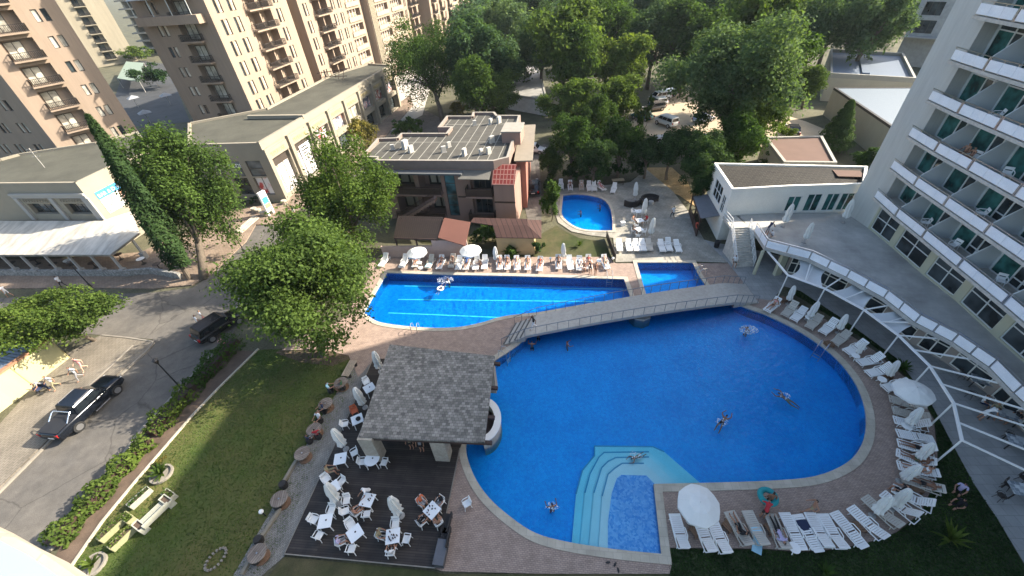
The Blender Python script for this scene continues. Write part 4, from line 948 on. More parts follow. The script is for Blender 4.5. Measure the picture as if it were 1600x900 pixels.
ht = thing('hotel_tower', 'pale curved hotel tower with rows of white balconies, along the right side', 'hotel', (36.7, 36.8, 0))
def inw(poly, d):
    out = []
    for i, p_ in enumerate(poly):
        a, c = poly[max(i-1, 0)], poly[min(i+1, len(poly)-1)]; t_ = (c-a).normalized(); out.append(p_+V2(-t_.y, t_.x)*d)
    return out
Bb = inw(Bf, 2.1)        # back wall of the loggias
b = MB(); endw = [G[0], G[1], V2(Bb[0].x, G[1].y-0.1), V2(Bb[0].x, G[0].y-0.4)]
b.prism(endw[::-1], 0, HZ); part('end_wall', b, m_hotel, ht); b = MB()
rear = [V2(p_.x+12, p_.y-1.5) for p_ in Bb]
front = [V2(Bb[0].x-0.01, G[0].y-0.5)]+Bb
pl = front+[V2(44, -14), V2(56, -14)]+rear[::-1]+[V2(50.0, 40.6)]
b.prism(pl, 6.3, HZ)
part('wall', b, m_hotel_in, ht)

def vis(p_, mx=60):
    d = RM.transposed() @ (Vector(p_)-Vector((0, 0, CH)))
    if d.z > -0.5: return False
    u_, v_ = proj(p_); return -mx < u_ < 1600+mx and -mx < v_ < 900+mx
nb = len(Bf)-1
for k in range(10):
    z = 6.32+2.93*k; b = MB()
    poly = Bf+[p_ for p_ in inw(Bf, 2.3)[::-1]]
    fr_ = [Vector((p_.x, p_.y, 0)) for p_ in Bf]
    b.prism(poly, z-0.02, z+0.2); part('floor_slab', b, m_slab, ht)
    for i in range(nb):
        Fb = Fac(Bf[i], Bf[i+1])    # runs away from the far end, outside on the right hand = pool side
        if Fb.n.x > 0: Fb.n = -Fb.n
        L = Fb.L; mid = Fb.p(L/2, 0, z+1)
        if not (vis(Fb.p(0, 0, z)) or vis(Fb.p(L, 0, z+2)) or vis(mid)): continue
        z0 = z+0.2
        b = MB()
        for j in range(3): 
            a_, e_ = 0.12+(L-0.24)*j/3, 0.12+(L-0.24)*(j+1)/3-0.02; fbox(b, Fb, a_, e_, -0.06+0.0, -0.03, z0+0.1, z0+0.74)
        bp_ = part('balcony_panel', b, m_panel, ht)
        b = MB(); b.bar(Fb.p(0, -0.05, z0+0.9), Fb.p(L, -0.05, z0+0.9), 0.06, 0.05)
        for j in range(4): q_ = 0.08+(L-0.16)*j/3; b.bar(Fb.p(q_, -0.08, z0), Fb.p(q_, -0.08, z0+0.9), 0.04, 0.05)
        b.bar(Fb.p(0.1, -0.085, z0+0.08), Fb.p(L-0.1, -0.085, z0+0.08), 0.03, 0.03)
        part('handrail', b, m_alu, bp_)
        # partition between neighbours: sloping top
        b = MB(); th = 0.07
        for e_ in (L,):
            pts = [(-0.12, z0), (-0.12, z0+0.95), (-1.7, z0+2.58), (-2.12, z0+2.66), (-2.12, z0)]
            A_ = [Fb.p(e_-th/2, o_, zz) for o_, zz in pts]; B_ = [Fb.p(e_+th/2, o_, zz) for o_, zz in pts]
            b.face(A_); b.face(B_[::-1])
            for q_ in range(5): b.face([A_[q_], B_[q_], B_[(q_+1) % 5], A_[(q_+1) % 5]])
        part('partition', b, m_hotel_in, ht)
        Fw = Fac(Bb[i], Bb[i+1]); 
        if Fw.n.x > 0: Fw.n = -Fw.n
        wl = min(3.1, Fw.L-0.35); a_ = 0.25
        rows = [z0+0.05, z0+2.0, z0+2.5]
        fr = MB(); o0, o1 = 0.01, 0.08
        for x_ in (a_, a_+wl*0.5, a_+wl*0.75, a_+wl): fbox(fr, Fw, x_-0.05, x_+0.05, o0, o1, z0+0.05, z0+2.55)
        for zz in rows: fbox(fr, Fw, a_, a_+wl, o0+0.002, o1-0.01, zz-0.04, zz+0.04)
        fbox(fr, Fw, a_+wl*0.5, a_+wl, o0+0.002, o1-0.01, z0+0.55, z0+0.63)
        wn = part('window', fr, m_frame_w, ht)
        g_ = MB(); fquad(g_, Fw, a_, a_+wl*0.5, 0.03, z0+0.05, z0+2.0); part('curtain_pane', g_, m_curtain, wn)
        g_ = MB(); fquad(g_, Fw, a_+wl*0.5, a_+wl, 0.03, z0+0.05, z0+2.5); fquad(g_, Fw, a_, a_+wl*0.5, 0.03, z0+2.0, z0+2.5); part('pane', g_, m_glass_d, wn)
b = MB(); b.prism(Bf+[p_ for p_ in rear[::-1]], HZ, HZ+0.4); part('roof', b, m_slab, ht)
# terrace storey: glazed wall under the balconies
TZ = 3.2; b = MB(); wins = []
for i in range(1, len(G)-1):
    Fg = Fac(G[i], G[i+1]); 
    if Fg.n.x > 0: Fg.n = -Fg.n
    L = Fg.L; ops = [(0.25, L-0.45, TZ+0.15, TZ+2.7, 0.15)]; wall(b, Fg, 0, L, 0, 6.3, ops)
    for o_ in ops:
        if vis(Fg.p(L/2, 0, TZ+1)): wins.append((Fg, o_))
b.prism(G[1:]+[V2(40, -5), V2(40, 33.7)], 6.2, 6.3)
part('terrace_wall', b, m_ycol, ht)
for Fg, o_ in wins: window(Fg, ht, o_[0], o_[1], o_[2], o_[3], o_[4], m_frame_w, m_glass_d, 2 if Fg.L < 4.2 else 3, 2, 0.08)
# ---- terrace slab, columns, lower facade
tp = P([(1200, 374), (1270, 392), (1330, 420), (1390, 452), (1440, 490), (1500, 520), (1560, 560), (1600, 600)], 4.15); TF = [V2(p_.x, p_.y) for p_ in tp]+[V2(31.0, 10.5), V2(29.8, 6.5), V2(28.3, 2.5)]
tw = at(1187, 334, 4.15); tw = V2(tw.x, tw.y)
tr_ = thing('roof_terrace', 'grey paved first floor terrace with curved white sheet railing, in front of the hotel', 'terrace', (TF[0].x, TF[0].y, 0))
b = MB(); tpl = [V2(24.9, 38.1), V2(25.2, 34.8), TF[0]]+TF[1:]+[V2(30.5, -2), V2(35, 2)]+[p_ for p_ in G[1:10][::-1]]+[V2(36.6, 36.7), V2(29.4, 37.85)]
b.prism(tpl, 2.9, TZ); part('floor', b, brick_mat('damp grey terrace tiles', (0.38, 0.37, 0.345, 1), (0.42, 0.41, 0.38, 1), (0.34, 0.33, 0.305, 1), 0.4, 0.4, 0.008, rz=rad(8), var=0.25, nscale=0.35), tr_)
rail_pts = [V2(25.2, 34.8), TF[0]]+TF[1:]
for a_, c_ in zip(rail_pts[:-1], rail_pts[1:]):
    Fx = Fac(a_, c_); nn = max(1, round(Fx.L/1.55)); 
    for k in range(nn):
        s_ = Fx.L*k/nn; e_ = Fx.L*(k+1)/nn; b = MB(); fbox(b, Fx, s_+0.06, e_-0.06, -0.03, 0.0, TZ+0.08, TZ+0.78); pn = part('railing_panel', b, m_panel, tr_)
        b = MB(); b.bar(Fx.p(s_, -0.05, TZ+0.95), Fx.p(e_, -0.05, TZ+0.95), 0.06, 0.05); b.bar(Fx.p(s_, -0.05, TZ), Fx.p(s_, -0.05, TZ+0.95), 0.05, 0.05); part('handrail', b, m_alu, pn)
lowF = inw([TF[0]]+TF[1:], 2.0); 
lowF = [p_ for p_ in lowF]; b = MB(); lw_ = []
lowF[0] = V2(27.5, 31.6)
for i in range(len(lowF)-1):
    Fl_ = Fac(lowF[i], lowF[i+1]); 
    if Fl_.n.x > 0: Fl_.n = -Fl_.n
    L = Fl_.L; o_ = (0.25, L-0.3, 0.15, 2.5, 0.12); wall(b, Fl_, 0, L, 0.05, 2.9, [o_]); lw_.append((Fl_, o_))
part('lower_wall', b, mat('pinkish beige frame wall', (0.36, 0.31, 0.27), 0.9, 0.06), tr_)
for Fl_, o_ in lw_: window(Fl_, tr_, o_[0], o_[1], o_[2], o_[3], o_[4], m_wall_white, m_glass_d, 2 if Fl_.L < 4 else 3, 2, 0.09)
for px, sz in (((1178, 428), 0.16), ((1212, 430), 0.0)):
    p_ = at(px[0], px[1], 0.05); b = MB()
    if sz: b.tube([(p_.x, p_.y, 0.05), (p_.x, p_.y, 2.9)], sz, 12)
    else: b.box((p_.x+0.15, p_.y+0.1, 1.48), (0.75, 0.35, 2.85), rz=rad(10))
    part('column', b, m_ycol, tr_)
# white steel pergola and sun sails
bm_ = [at(u_, v_, 2.8) for u_, v_ in ((1199, 392), (1231, 430), (1289, 451), (1350, 484), (1404, 524), (1453, 572), (1490, 630), (1503, 688))]
pg = thing('pergola', 'curved white steel pergola with slanting posts in front of the hotel terrace', 'pergola', (bm_[1].x, bm_[1].y, 0)); b = MB()
for a_, c_ in zip(bm_[:-1], bm_[1:]): b.bar(a_, c_, 0.13, 0.13)
part('edge_beam', b, m_white, pg)
feet = [(1215, 463), (1278, 512), (1332, 510), (1382, 557), (1435, 597), (1430, 672), (1460, 728)]
for p_ in bm_[1:]:
    b = MB(); b.tube([(p_.x, p_.y, 0.05), (p_.x, p_.y, 2.8)], 0.055, 8); part('post', b, m_white, pg)
ends = [((1404, 524), (1508, 533)), ((1350, 484), (1420, 472)), ((1289, 451), (1326, 427)), ((1320, 467), (1369, 447)), ((1378, 503), (1471, 505)), ((1429, 547), (1545, 566)), ((1453, 572), (1590, 606)), ((1471, 600), (1640, 652)), ((1490, 630), (1640, 678)), ((1497, 660), (1640, 718)), ((1503, 688), (1660, 762)), ((1258, 439), (1267, 410))]
for a_, c_ in ends:
    b = MB(); b.bar(at(a_[0], a_[1], 2.8), at(c_[0], c_[1], 2.86), 0.09, 0.09); part('cross_beam', b, m_white, pg)
m_sail = mat('pale grey sail cloth', (0.62, 0.64, 0.64), 0.8, 0.08, 0.8)
def sail(c, label):
    """four corners (outer left, outer right, inner right, inner left); free edges curve inwards, the cloth sags"""
    c = [Vector(p_) for p_ in c]; t = thing('sun_sail', label, 'sun sail', c[0], group='sun sails under the pergola'); b = MB(); N = 10; gv = []
    for i in range(N+1):
        for j in range(N+1):
            s_, t_ = i/N, j/N; sb = s_+0.36*(0.5-s_)*math.sin(PI*t_)*(1 if True else 0)
            p_ = c[0].lerp(c[1], sb).lerp(c[3].lerp(c[2], sb), t_); p_.z -= 0.25*math.sin(PI*s_)*math.sin(PI*t_)+0.03; gv.append(p_)
    b.faces(gv, [(i*(N+1)+j, (i+1)*(N+1)+j, (i+1)*(N+1)+j+1, i*(N+1)+j+1) for i in range(N) for j in range(N)]); part('cloth', b, m_sail, t, smooth=True)
    b = MB(); b.bar(c[0].lerp(c[1], 0.5)+Vector((0, 0, 0.04)), c[3].lerp(c[2], 0.5)+Vector((0, 0, 0.06)), 0.05, 0.05); part('spar', b, m_white, t)
A_ = lambda u_, v_, z=2.72: at(u_, v_, z)
sail([A_(1234, 431), A_(1286, 450), A_(1302, 416), A_(1246, 402)], 'first sun sail of pale cloth, next to the thick yellow column')
sail([A_(1300, 455), A_(1349, 482), A_(1398, 457), A_(1338, 430)], 'middle sun sail of pale cloth under the white pergola')
sail([A_(1360, 489), A_(1403, 522), A_(1474, 506), A_(1416, 472)], 'last sun sail of pale cloth, nearest to the bare pergola beams')
# ---------------------------------------------------------------- white building with tiled roof
WB = [V2(23.7, 38.25), V2(29.4, 37.95), V2(36.7, 37.15), V2(39.7, 40.9), V2(24.7, 44.8)]; WT = 6.2
wbld = thing('white_building', 'white flat building with dark tiled roof, between the terrace and the grey porch', 'building', (23.7, 38.25, 0))
b = MB(); F1, F2, F5 = Fac(WB[0], WB[1]), Fac(WB[1], WB[2]), Fac(WB[4], WB[0])
wops = [(0.5, 1.9, TZ+0.1, TZ+1.9, 0.15), (2.4, 3.9, TZ+0.05, TZ+2.1, 0.15), (4.3, 5.6, TZ+0.05, TZ+2.1, 0.15), (5.75, 7.1, TZ+0.05, TZ+2.1, 0.15)]
sops = [(1.7, 4.4, 3.2, 5.3, 0.12), (4.8, 5.8, 2.9, 4.9, 0.12)]
wall(b, F1, 0, F1.L, 0, WT, []); wall(b, F2, 0, F2.L, 0, WT, [o_ for o_ in wops if o_[1] < F2.L-0.05]); wall(b, F5, 0, F5.L, 0, WT, sops)
for i in (2, 3): q_ = Fac(WB[i], WB[i+1]); wall(b, q_, 0, q_.L, 0, WT)
part('wall', b, m_wall_white, wbld)
for o_ in wops:
    if o_[1] < F2.L-0.05: window(F2, wbld, o_[0], o_[1], o_[2], o_[3], o_[4], m_frame_w, m_glass_g, 2, 1, 0.09)
for o_ in sops: window(F5, wbld, o_[0], o_[1], o_[2], o_[3], o_[4], m_frame_w, m_glass_d, 3 if o_[1]-o_[0] > 2 else 2, 2, 0.09)
b = MB()
for i in range(5):
    q_ = Fac(WB[i], WB[(i+1) % 5]); fbox(b, q_, 0, q_.L, -0.2, 0.05+0.003*i, WT-0.05, WT+0.16+0.003*i)
part('parapet', b, m_wall_white, wbld)
b = MB(); b.face([(24.1, 38.5, 5.9), (36.8, 37.6, 5.9), (39.1, 40.8, 6.22), (24.9, 44.4, 6.22)]); part('tiled_roof', b, brick_mat('dark bitumen tiles', (0.008, 0.007, 0.006, 1), (0.018, 0.016, 0.013, 1), (0.04, 0.036, 0.03, 1), 0.6, 0.35, 0.03, rz=rad(3), var=0.3, bump=0.5), wbld)
b = MB(); b.box((37.0, 39.8, 6.2), (2.6, 1.6, 0.1), rz=rad(-15)); part('roof_patch', b, MATS['rust brown roof'], wbld)
# grey porch against its left wall
po = thing('lean_to_porch', 'dark timber lean to porch with grey sheet roof against the white building', 'porch', at(1095, 372)); q_ = [at(1095, 341, 2.4), at(1128, 336, 2.6), at(1108, 303, 2.6), at(1083, 306, 2.4)]
roof_quads([q_], mat('grey felt sheet', (0.15, 0.155, 0.17), 0.9, 0.1), po); 
for p_ in (q_[0], q_[3], q_[0].lerp(q_[3], 0.5)):
    b = MB(); b.bar((p_.x, p_.y, 0.04), p_, 0.14, 0.14); part('post', b, m_dkbrown, po)
b = MB(); a_, c_ = q_[0], q_[3]; b.bar((a_.x, a_.y, 0.5), (c_.x, c_.y, 0.5), 0.06, 0.9); b.bar((a_.x, a_.y, 2.2), (c_.x, c_.y, 2.2), 0.06, 0.3); part('side_panel', b, m_dkbrown, po)
lb = MB(); c_ = at(1091, 352, 1.2)
for k in range(16):
    a0_, a1_ = 2*PI*k/16, 2*PI*(k+1)/16; lb.bar(c_+Vector((-0.1, 0.32*math.cos(a0_), 0.32*math.sin(a0_))), c_+Vector((-0.1, 0.32*math.cos(a1_), 0.32*math.sin(a1_))), 0.1, 0.1)
solo('lifebuoy', lb, mat('faded orange ring', (0.55, 0.10, 0.06), 0.6), 'faded orange lifebuoy hanging on the dark porch', 'lifebuoy', c_)
# stair up to the terrace
sa, sb_, sc_, sd_ = V2(23.3, 35.9), V2(25.1, 35.7), V2(25.2, 33.0), V2(23.3, 33.0)
stt = thing('terrace_stairs', 'concrete stairs with white railings up to the roof terrace beside the white building', 'stairs', (sd_.x, sd_.y, 0)); b = MB(); N = 17
for k in range(N):
    z_ = 3.2*(k+1)/N; t0, t1 = k/N, (k+1)/N; l0, l1, r0, r1 = sd_.lerp(sa, t0), sd_.lerp(sa, 1.0), sc_.lerp(sb_, t0), sc_.lerp(sb_, 1.0); b.prism([l0, r0, r1, l1], z_-3.2/N+0.0 if k else 0, z_, bottom=False)
b.prism([sa, sb_, V2(25.15, 38.0), V2(23.5, 38.15)], 2.95, 3.2)
part('steps', b, m_slab, stt)
for nm, lo_, hi_ in (('l', sd_, sa), ('r', sc_, sb_)):
    b = MB(); a_, c_ = Vector((lo_.x, lo_.y, 0.05)), Vector((hi_.x, hi_.y, 3.2)); U = Vector((0, 0, 1))
    for h_ in (0.25, 0.5, 0.75, 1.0): b.bar(a_+U*h_, c_+U*h_, 0.045, 0.045)
    for k in range(7): p_ = a_.lerp(c_, k/6); b.bar(p_, p_+U, 0.045, 0.045)
    part('railing', b, m_white, stt)
b = MB()
pts = [Vector((sa.x, sa.y, 3.2)), Vector((23.4, 38.1, 3.2))]
for h_ in (0.3, 0.65, 1.0): b.bar(pts[0]+U*h_, pts[1]+U*h_, 0.04, 0.04)
part('railing', b, m_white, stt)
# ---------------------------------------------------------------- foot bridge
br = thing('footbridge', 'pale concrete footbridge with thin railings and steps over the pools', 'footbridge', at(800, 505)); bz = lambda t: 0.75+0.3*math.sin(PI*min(1, max(0, t)))
L0, L1, R0, R1 = at(838, 489, 1.0), at(820, 522, 1.0), at(1130, 439, 1.0), at(1150, 469, 1.0); b = MB(); N = 20; dv = []
for i in range(N+1):
    t = i/N; a_, c_ = L0.lerp(R0, t), L1.lerp(R1, t); z_ = bz(t)
    dv += [Vector((a_.x, a_.y, z_)), Vector((c_.x, c_.y, z_)), Vector((c_.x, c_.y, z_-0.3)), Vector((a_.x, a_.y, z_-0.3))]
fs = []
for i in range(N): fs += [(i*4+j, i*4+(j+1) % 4, (i+1)*4+(j+1) % 4, (i+1)*4+j) for j in range(4)]
fs = [f[::-1] for f in fs]
b.faces(dv, fs+[(0, 1, 2, 3), (N*4+3, N*4+2, N*4+1, N*4)]); part('deck', b, mat('bridge concrete', (0.37, 0.355, 0.32), 0.85, 0.1, 0.6, fine=0.1, fscale=4), br)
def bstairs(e0, e1, d, n, z0, dz, ln=0.36):
    b = MB()
    for k in range(n):
        zt = z0-dz*(k+1)-0.003; a_, c_ = e0+d*(ln*k), e1+d*(ln*k); b.prism([V2(a_.x, a_.y), V2(c_.x, c_.y), V2((c_+d*ln).x, (c_+d*ln).y), V2((a_+d*ln).x, (a_+d*ln).y)], 0.04, zt)
    return b
dL = (L0-R0); dL.z = 0; dL.normalize(); dR = -dL
part('steps', bstairs(L0, L1, dL, 4, 0.75, 0.14, 0.5), br and MATS['bridge concrete'], br)
b = MB()
for k in range(4):
    e_ = dL*(0.5*(k+1)-0.06); zz = 0.75-0.14*(k+1)+0.004; b.bar(Vector((L0.x, L0.y, zz))+e_, Vector((L1.x, L1.y, zz))+e_, 0.13, 0.012)
part('tread_shade_strip', b, mat('tread shade strip', (0.09, 0.09, 0.088), 0.9), br)  # added dark strips stand in for the shading between the treads
b = MB(); zt = [R0, R1, R1+dR*2.6, R0+dR*2.6]; b.faces([Vector((p_.x, p_.y, z_)) for p_, z_ in zip(zt, (0.75, 0.75, 0.1, 0.1))]+[Vector((p_.x, p_.y, 0.03)) for p_ in zt], [(3, 2, 1, 0), (4, 5, 6, 7), (0, 1, 5, 4), (2, 3, 7, 6)][:2]+[(1, 2, 6, 5), (3, 0, 4, 7)]); b.face([Vector((p_.x, p_.y, z_)) for p_, z_ in zip(zt, (0.752, 0.752, 0.102, 0.102))]); part('ramp', b, MATS['bridge concrete'], br)
pr_ = at(1003, 497, -0.1); b = MB(); b.lathe([(1.0, -1.3), (1.0, 0.06), (0.94, 0.1), (0.0, 0.1)], 8, (pr_.x, pr_.y+0.5, 0)); b.lathe([(0.3, 0.18), (0.3, 0.95)], 12, (pr_.x, pr_.y+0.4, 0)); part('pier', b, MATS['bridge concrete'], br)
for e0, e1 in ((L0, R0), (L1, R1)):
    b = MB(); prev = None; n_ = 20
    for i in range(n_+1):
        t = i/n_; p_ = e0.lerp(e1, t); p_.z = bz(t); b.bar(p_, p_+Vector((0, 0, 0.9)), 0.035, 0.035)
        if prev is not None: b.bar(prev+Vector((0, 0, 0.9)), p_+Vector((0, 0, 0.9)), 0.045, 0.045)
        prev = p_
    s_ = e0; f_ = e0+dL*2.1; b.bar(Vector((s_.x, s_.y, 1.65)), Vector((f_.x, f_.y, 0.95)), 0.045, 0.045)
    for t in (0.33, 0.66, 1): q_ = s_.lerp(f_, t); b.bar(Vector((q_.x, q_.y, 0.1)), Vector((q_.x, q_.y, 1.65-0.7*t)), 0.035, 0.035)
    s_ = e1; f_ = e1+dR*2.4; b.bar(Vector((s_.x, s_.y, 1.65)), Vector((f_.x, f_.y, 1.0)), 0.045, 0.045)
    for t in (0.25, 0.5, 0.75, 1): q_ = s_.lerp(f_, t); b.bar(Vector((q_.x, q_.y, 0.1)), Vector((q_.x, q_.y, 1.65-0.65*t)), 0.035, 0.035)
    part('railing', b, mat('blue grey rail', (0.14, 0.17, 0.2), 0.5, 0.05), br)
# ---------------------------------------------------------------- pool bar pavilion
pv = thing('pool_bar_pavilion', 'open pool bar pavilion with grey shingle roof on stone pillars, on the wooden deck', 'pavilion', at(590, 720, 0.16))
RZ0, RZ1 = 3.0, 3.35
q_ = [at(560, 683, RZ0), at(757, 691, RZ0), at(773, 556, RZ1), at(609, 538, RZ1)]
m_shingle = brick_mat('weathered grey shingles', (0.12, 0.112, 0.098, 1), (0.27, 0.25, 0.222, 1), (0.07, 0.07, 0.065, 1), 0.26, 0.2, 0.01, rz=rad(8), var=0.28, nscale=1.4, bump=0.5)
roof_quads([q_], m_shingle, pv, 'shingle_roof', 0.16)
m_stonep = mat('sandy stone pillar', (0.36, 0.32, 0.26), 0.9, 0.15, 1.5, fine=0.12, fscale=6)
for px, dx in (((588, 722), 0), ((693, 722), 0)):
    p_ = at(px[0], px[1], 0.16); b = MB(); b.box((p_.x, p_.y+0.45, 1.55), (1.0, 0.8, 2.8), rz=rad(-8)); part('pillar', b, m_stonep, pv)
for k, t in enumerate((0.06, 0.5, 0.94)):
    a_ = q_[3].lerp(q_[2], t)-Vector((0, 0.7, 0)); b = MB(); b.box((a_.x, a_.y, 1.6), (0.8, 0.8, 3.0), rz=rad(-8)); part('pillar', b, m_stonep, pv)
for t in (0.28, 0.62, 0.93, 0.02):
    a_, c_ = q_[0].lerp(q_[3], t), q_[1].lerp(q_[2], t); d_ = (c_-a_).normalized(); b = MB(); b.bar(a_-d_*0.1-Vector((0, 0, 0.3)), c_+d_*0.45-Vector((0, 0, 0.3)), 0.22, 0.22); part('beam', b, m_dkbrown, pv)
# white crescent counter standing in the pool edge
ct = thing('bar_counter', 'white crescent bar counter at the pool edge, half under the shingle roof', 'bar counter', at(762, 650)); b = MB(); cc = at(752, 655, 0.95); N = 18; ov, iv = [], []
for i in range(N+1):
    a_ = rad(-88+176*i/N); ov.append(V2(cc.x+1.45*math.cos(a_), cc.y+1.85*math.sin(a_))); iv.append(V2(cc.x+0.95*math.cos(a_), cc.y+1.35*math.sin(a_)))
b.prism(ov+iv[::-1], 0.9, 1.0); part('counter_top', b, m_white, ct)
b = MB(); b.prism(offset_poly(ov+iv[::-1], -0.08), -1.4, 0.9); part('counter_wall', b, m_coping, ct)
b = MB(); b.prism([V2(cc.x-0.2, cc.y-1.5)]+iv+[V2(cc.x-0.2, cc.y+1.5)], 0.1, 0.2); part('counter_floor', b, m_dkbrown, ct)
# ---------------------------------------------------------------- our own side of the hotel: the ledge at the lower left
own = thing('hotel_ledge', 'pale painted hotel ledge with worn sunlit rim in the lower left corner', 'ledge', at(0, 900, 22.0)); lz = 23.5
e_ = [at(-40, 805, lz), at(0, 828, lz), at(50, 853, lz), at(85, 877, lz), at(120, 902, lz), at(160, 960, lz)]; e2 = [p_+Vector((0.0, -0.16, 0)) for p_ in e_]
b = MB(); b.prism([(p_.x, p_.y) for p_ in e_]+[(e_[-1].x, e_[-1].y-3), (e_[0].x-1, e_[-1].y-3)], lz-0.4, lz-0.02); part('slab', b, m_coping, own)
b = MB(); b.prism([(p_.x+0.01, p_.y-0.06) for p_ in e_]+[(e_[-1].x, e_[-1].y-3), (e_[0].x-1, e_[-1].y-3)], lz-0.018, lz+0.03); part('sheet_top', b, mat('shade toned cyan sheet', (0.27, 0.35, 0.36), 0.6, 0.05), own)  # cyan darkened in the colour itself to stand for shade on the ledge
b = MB(); b.prism([(e_[0].x-0.8, e_[-1].y-0.9), (e_[-1].x-0.05, e_[-1].y-0.9), (e_[-1].x-0.05, e_[-1].y-3), (e_[0].x-0.8, e_[-1].y-3)], 0, lz-0.4); part('wall', b, m_hotel, own)
# ================================================================== trees and plants
LG = leaf_mat('green leaves', (0.044, 0.081, 0.022, 1), (0.066, 0.116, 0.033, 1), (0.095, 0.157, 0.048, 1), 0.42)
LY = leaf_mat('yellow green leaves', (0.068, 0.113, 0.026, 1), (0.100, 0.151, 0.037, 1), (0.140, 0.191, 0.053, 1), 0.42)
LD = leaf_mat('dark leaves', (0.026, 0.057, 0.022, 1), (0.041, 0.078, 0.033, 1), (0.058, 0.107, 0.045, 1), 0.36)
LB = leaf_mat('blue green leaves', (0.046, 0.087, 0.048, 1), (0.068, 0.120, 0.066, 1), (0.100, 0.157, 0.085, 1), 0.42)
LO = leaf_mat('ochre leaves', (0.101, 0.099, 0.033, 1), (0.157, 0.143, 0.043, 1), (0.224, 0.191, 0.066, 1))
m_bark = mat('grey brown bark', (0.13, 0.105, 0.08), 0.95, 0.25, 3, bump=0.5)
def leaf_mesh(name, C_, N_, size, m, seed, aspect=0.6, spread=0.7):
    """one quad per leaf: C_ centres, N_ rough outward direction"""
    r = np.random.RandomState(seed); n = len(C_)
    nn = N_+r.normal(0, spread, (n, 3)); nn /= np.linalg.norm(nn, axis=1)[:, None]+1e-9
    a = np.cross(nn, r.normal(0, 1, (n, 3))); a /= np.linalg.norm(a, axis=1)[:, None]+1e-9; b = np.cross(nn, a)
    s = size*r.uniform(0.6, 1.4, (n, 1)); A_ = a*s*0.5; B_ = b*s*0.5*aspect
    bend = nn*s*0.12
    V_ = np.stack([C_-A_+bend*0, C_-B_*1.0+A_*0.1+bend, C_+A_, C_+B_*1.0+A_*0.1+bend], 1).reshape(-1, 3)
    me = bpy.data.meshes.new(name); me.vertices.add(4*n); me.vertices.foreach_set('co', V_.astype(np.float32).ravel())
    me.loops.add(4*n); me.loops.foreach_set('vertex_index', np.arange(4*n, dtype=np.int32)); me.polygons.add(n)
    me.polygons.foreach_set('loop_start', np.arange(0, 4*n, 4, dtype=np.int32)); me.polygons.foreach_set('loop_total', np.full(n, 4, np.int32))
    me.materials.append(m); me.update(calc_edges=True); me.validate(); return me
def crown_points(R, n, seed, lobes=11, clump=16, up=0.25, lobe_r=(0.18, 0.31), cs=0.055):
    r = np.random.RandomState(seed); R = np.array(R, float); L = []
    ph = r.uniform(0, 6.28, 4)
    for k in range(lobes):
        d = r.normal(0, 1, 3); d[2] = d[2]*0.8+up; d /= np.linalg.norm(d); az = math.atan2(d[1], d[0])
        f = 0.86+0.20*math.sin(2*az+ph[0])+0.14*math.sin(3*az+ph[1])*(1-abs(d[2]))+0.14*math.sin(5*d[2]+ph[2]+az)
        L.append((d*f*r.uniform(0.5, 0.9), r.uniform(*lobe_r)))
    L.append((np.zeros(3), 0.36)); w_ = np.array([l[1]**2 for l in L]); w_ /= w_.sum(); nc = max(4, n//clump)
    which = r.choice(len(L), nc, p=w_); c0 = np.array([L[i][0] for i in which]); lr = np.array([L[i][1] for i in which])
    d = r.normal(0, 1, (nc, 3)); d[:, 2] += 0.75; d /= np.linalg.norm(d, axis=1)[:, None]
    cc = c0+d*(lr*r.uniform(0.55, 1.08, nc))[:, None]
    P_ = np.repeat(cc, clump, 0)+r.normal(0, cs, (nc*clump, 3)); D_ = np.repeat(d, clump, 0)*0.8+np.array([0, 0, 0.5])
    return P_*R, D_, [(l[0]*R, l[1]) for l in L]
def make_tree(name, label, base, cen, R, n, leaf, m, seed, group=None, lobes=11, trunk_r=None, cs=0.06, clump=16, cat='tree', limbs=True, up=0.25):
    base = Vector(base); cen = Vector(cen); t = thing(name, label, cat, base, group=group)
    P_, D_, L = crown_points(R, n, seed, lobes, clump, up, cs=cs); off = np.array(cen-base)
    me = leaf_mesh('crown', P_+off, D_, leaf, m, seed); o = bpy.data.objects.new('crown', me); COL.objects.link(o); o.parent = t
    tr = trunk_r or max(0.1, 0.03*(cen.z+R[2])); b = MB(); rr_ = random.Random(seed); c = cen-base
    mid = c*0.45+Vector((rr_.uniform(-.3, .3), rr_.uniform(-.3, .3), 0)); b.tube([(0, 0, -0.1), mid*0.5+Vector((0.1, 0, 0)), mid, c*0.8, c], tr, 8, tr*0.35)
    if limbs:
        for l, q in L[:9]:
            e = c+Vector(l)*0.9; s = c*rr_.uniform(0.4, 0.65); b.tube([s, s.lerp(e, 0.5)+Vector((0, 0, 0.3)), e], tr*0.42, 5, tr*0.1)
    part('trunk', b, m_bark, t, world=False, smooth=True); return t
def dist(p): return math.sqrt(p[0]**2+p[1]**2+(p[2]-CH)**2)
def ctree(name, label, base_px, cen_px, zc, rpx, n, leaf, m, seed, rz=None, ry=1.0, **kw):
    c = at(cen_px[0], cen_px[1], zc); r = rpx*dist(c)/FPX; b = at(base_px[0], base_px[1], 0) if base_px else Vector((c.x+0.3, c.y-0.2, 0))
    return make_tree(name, label, b, c, (r, r*ry, (rz if rz else r*0.8)), n, leaf, m, seed, **kw)
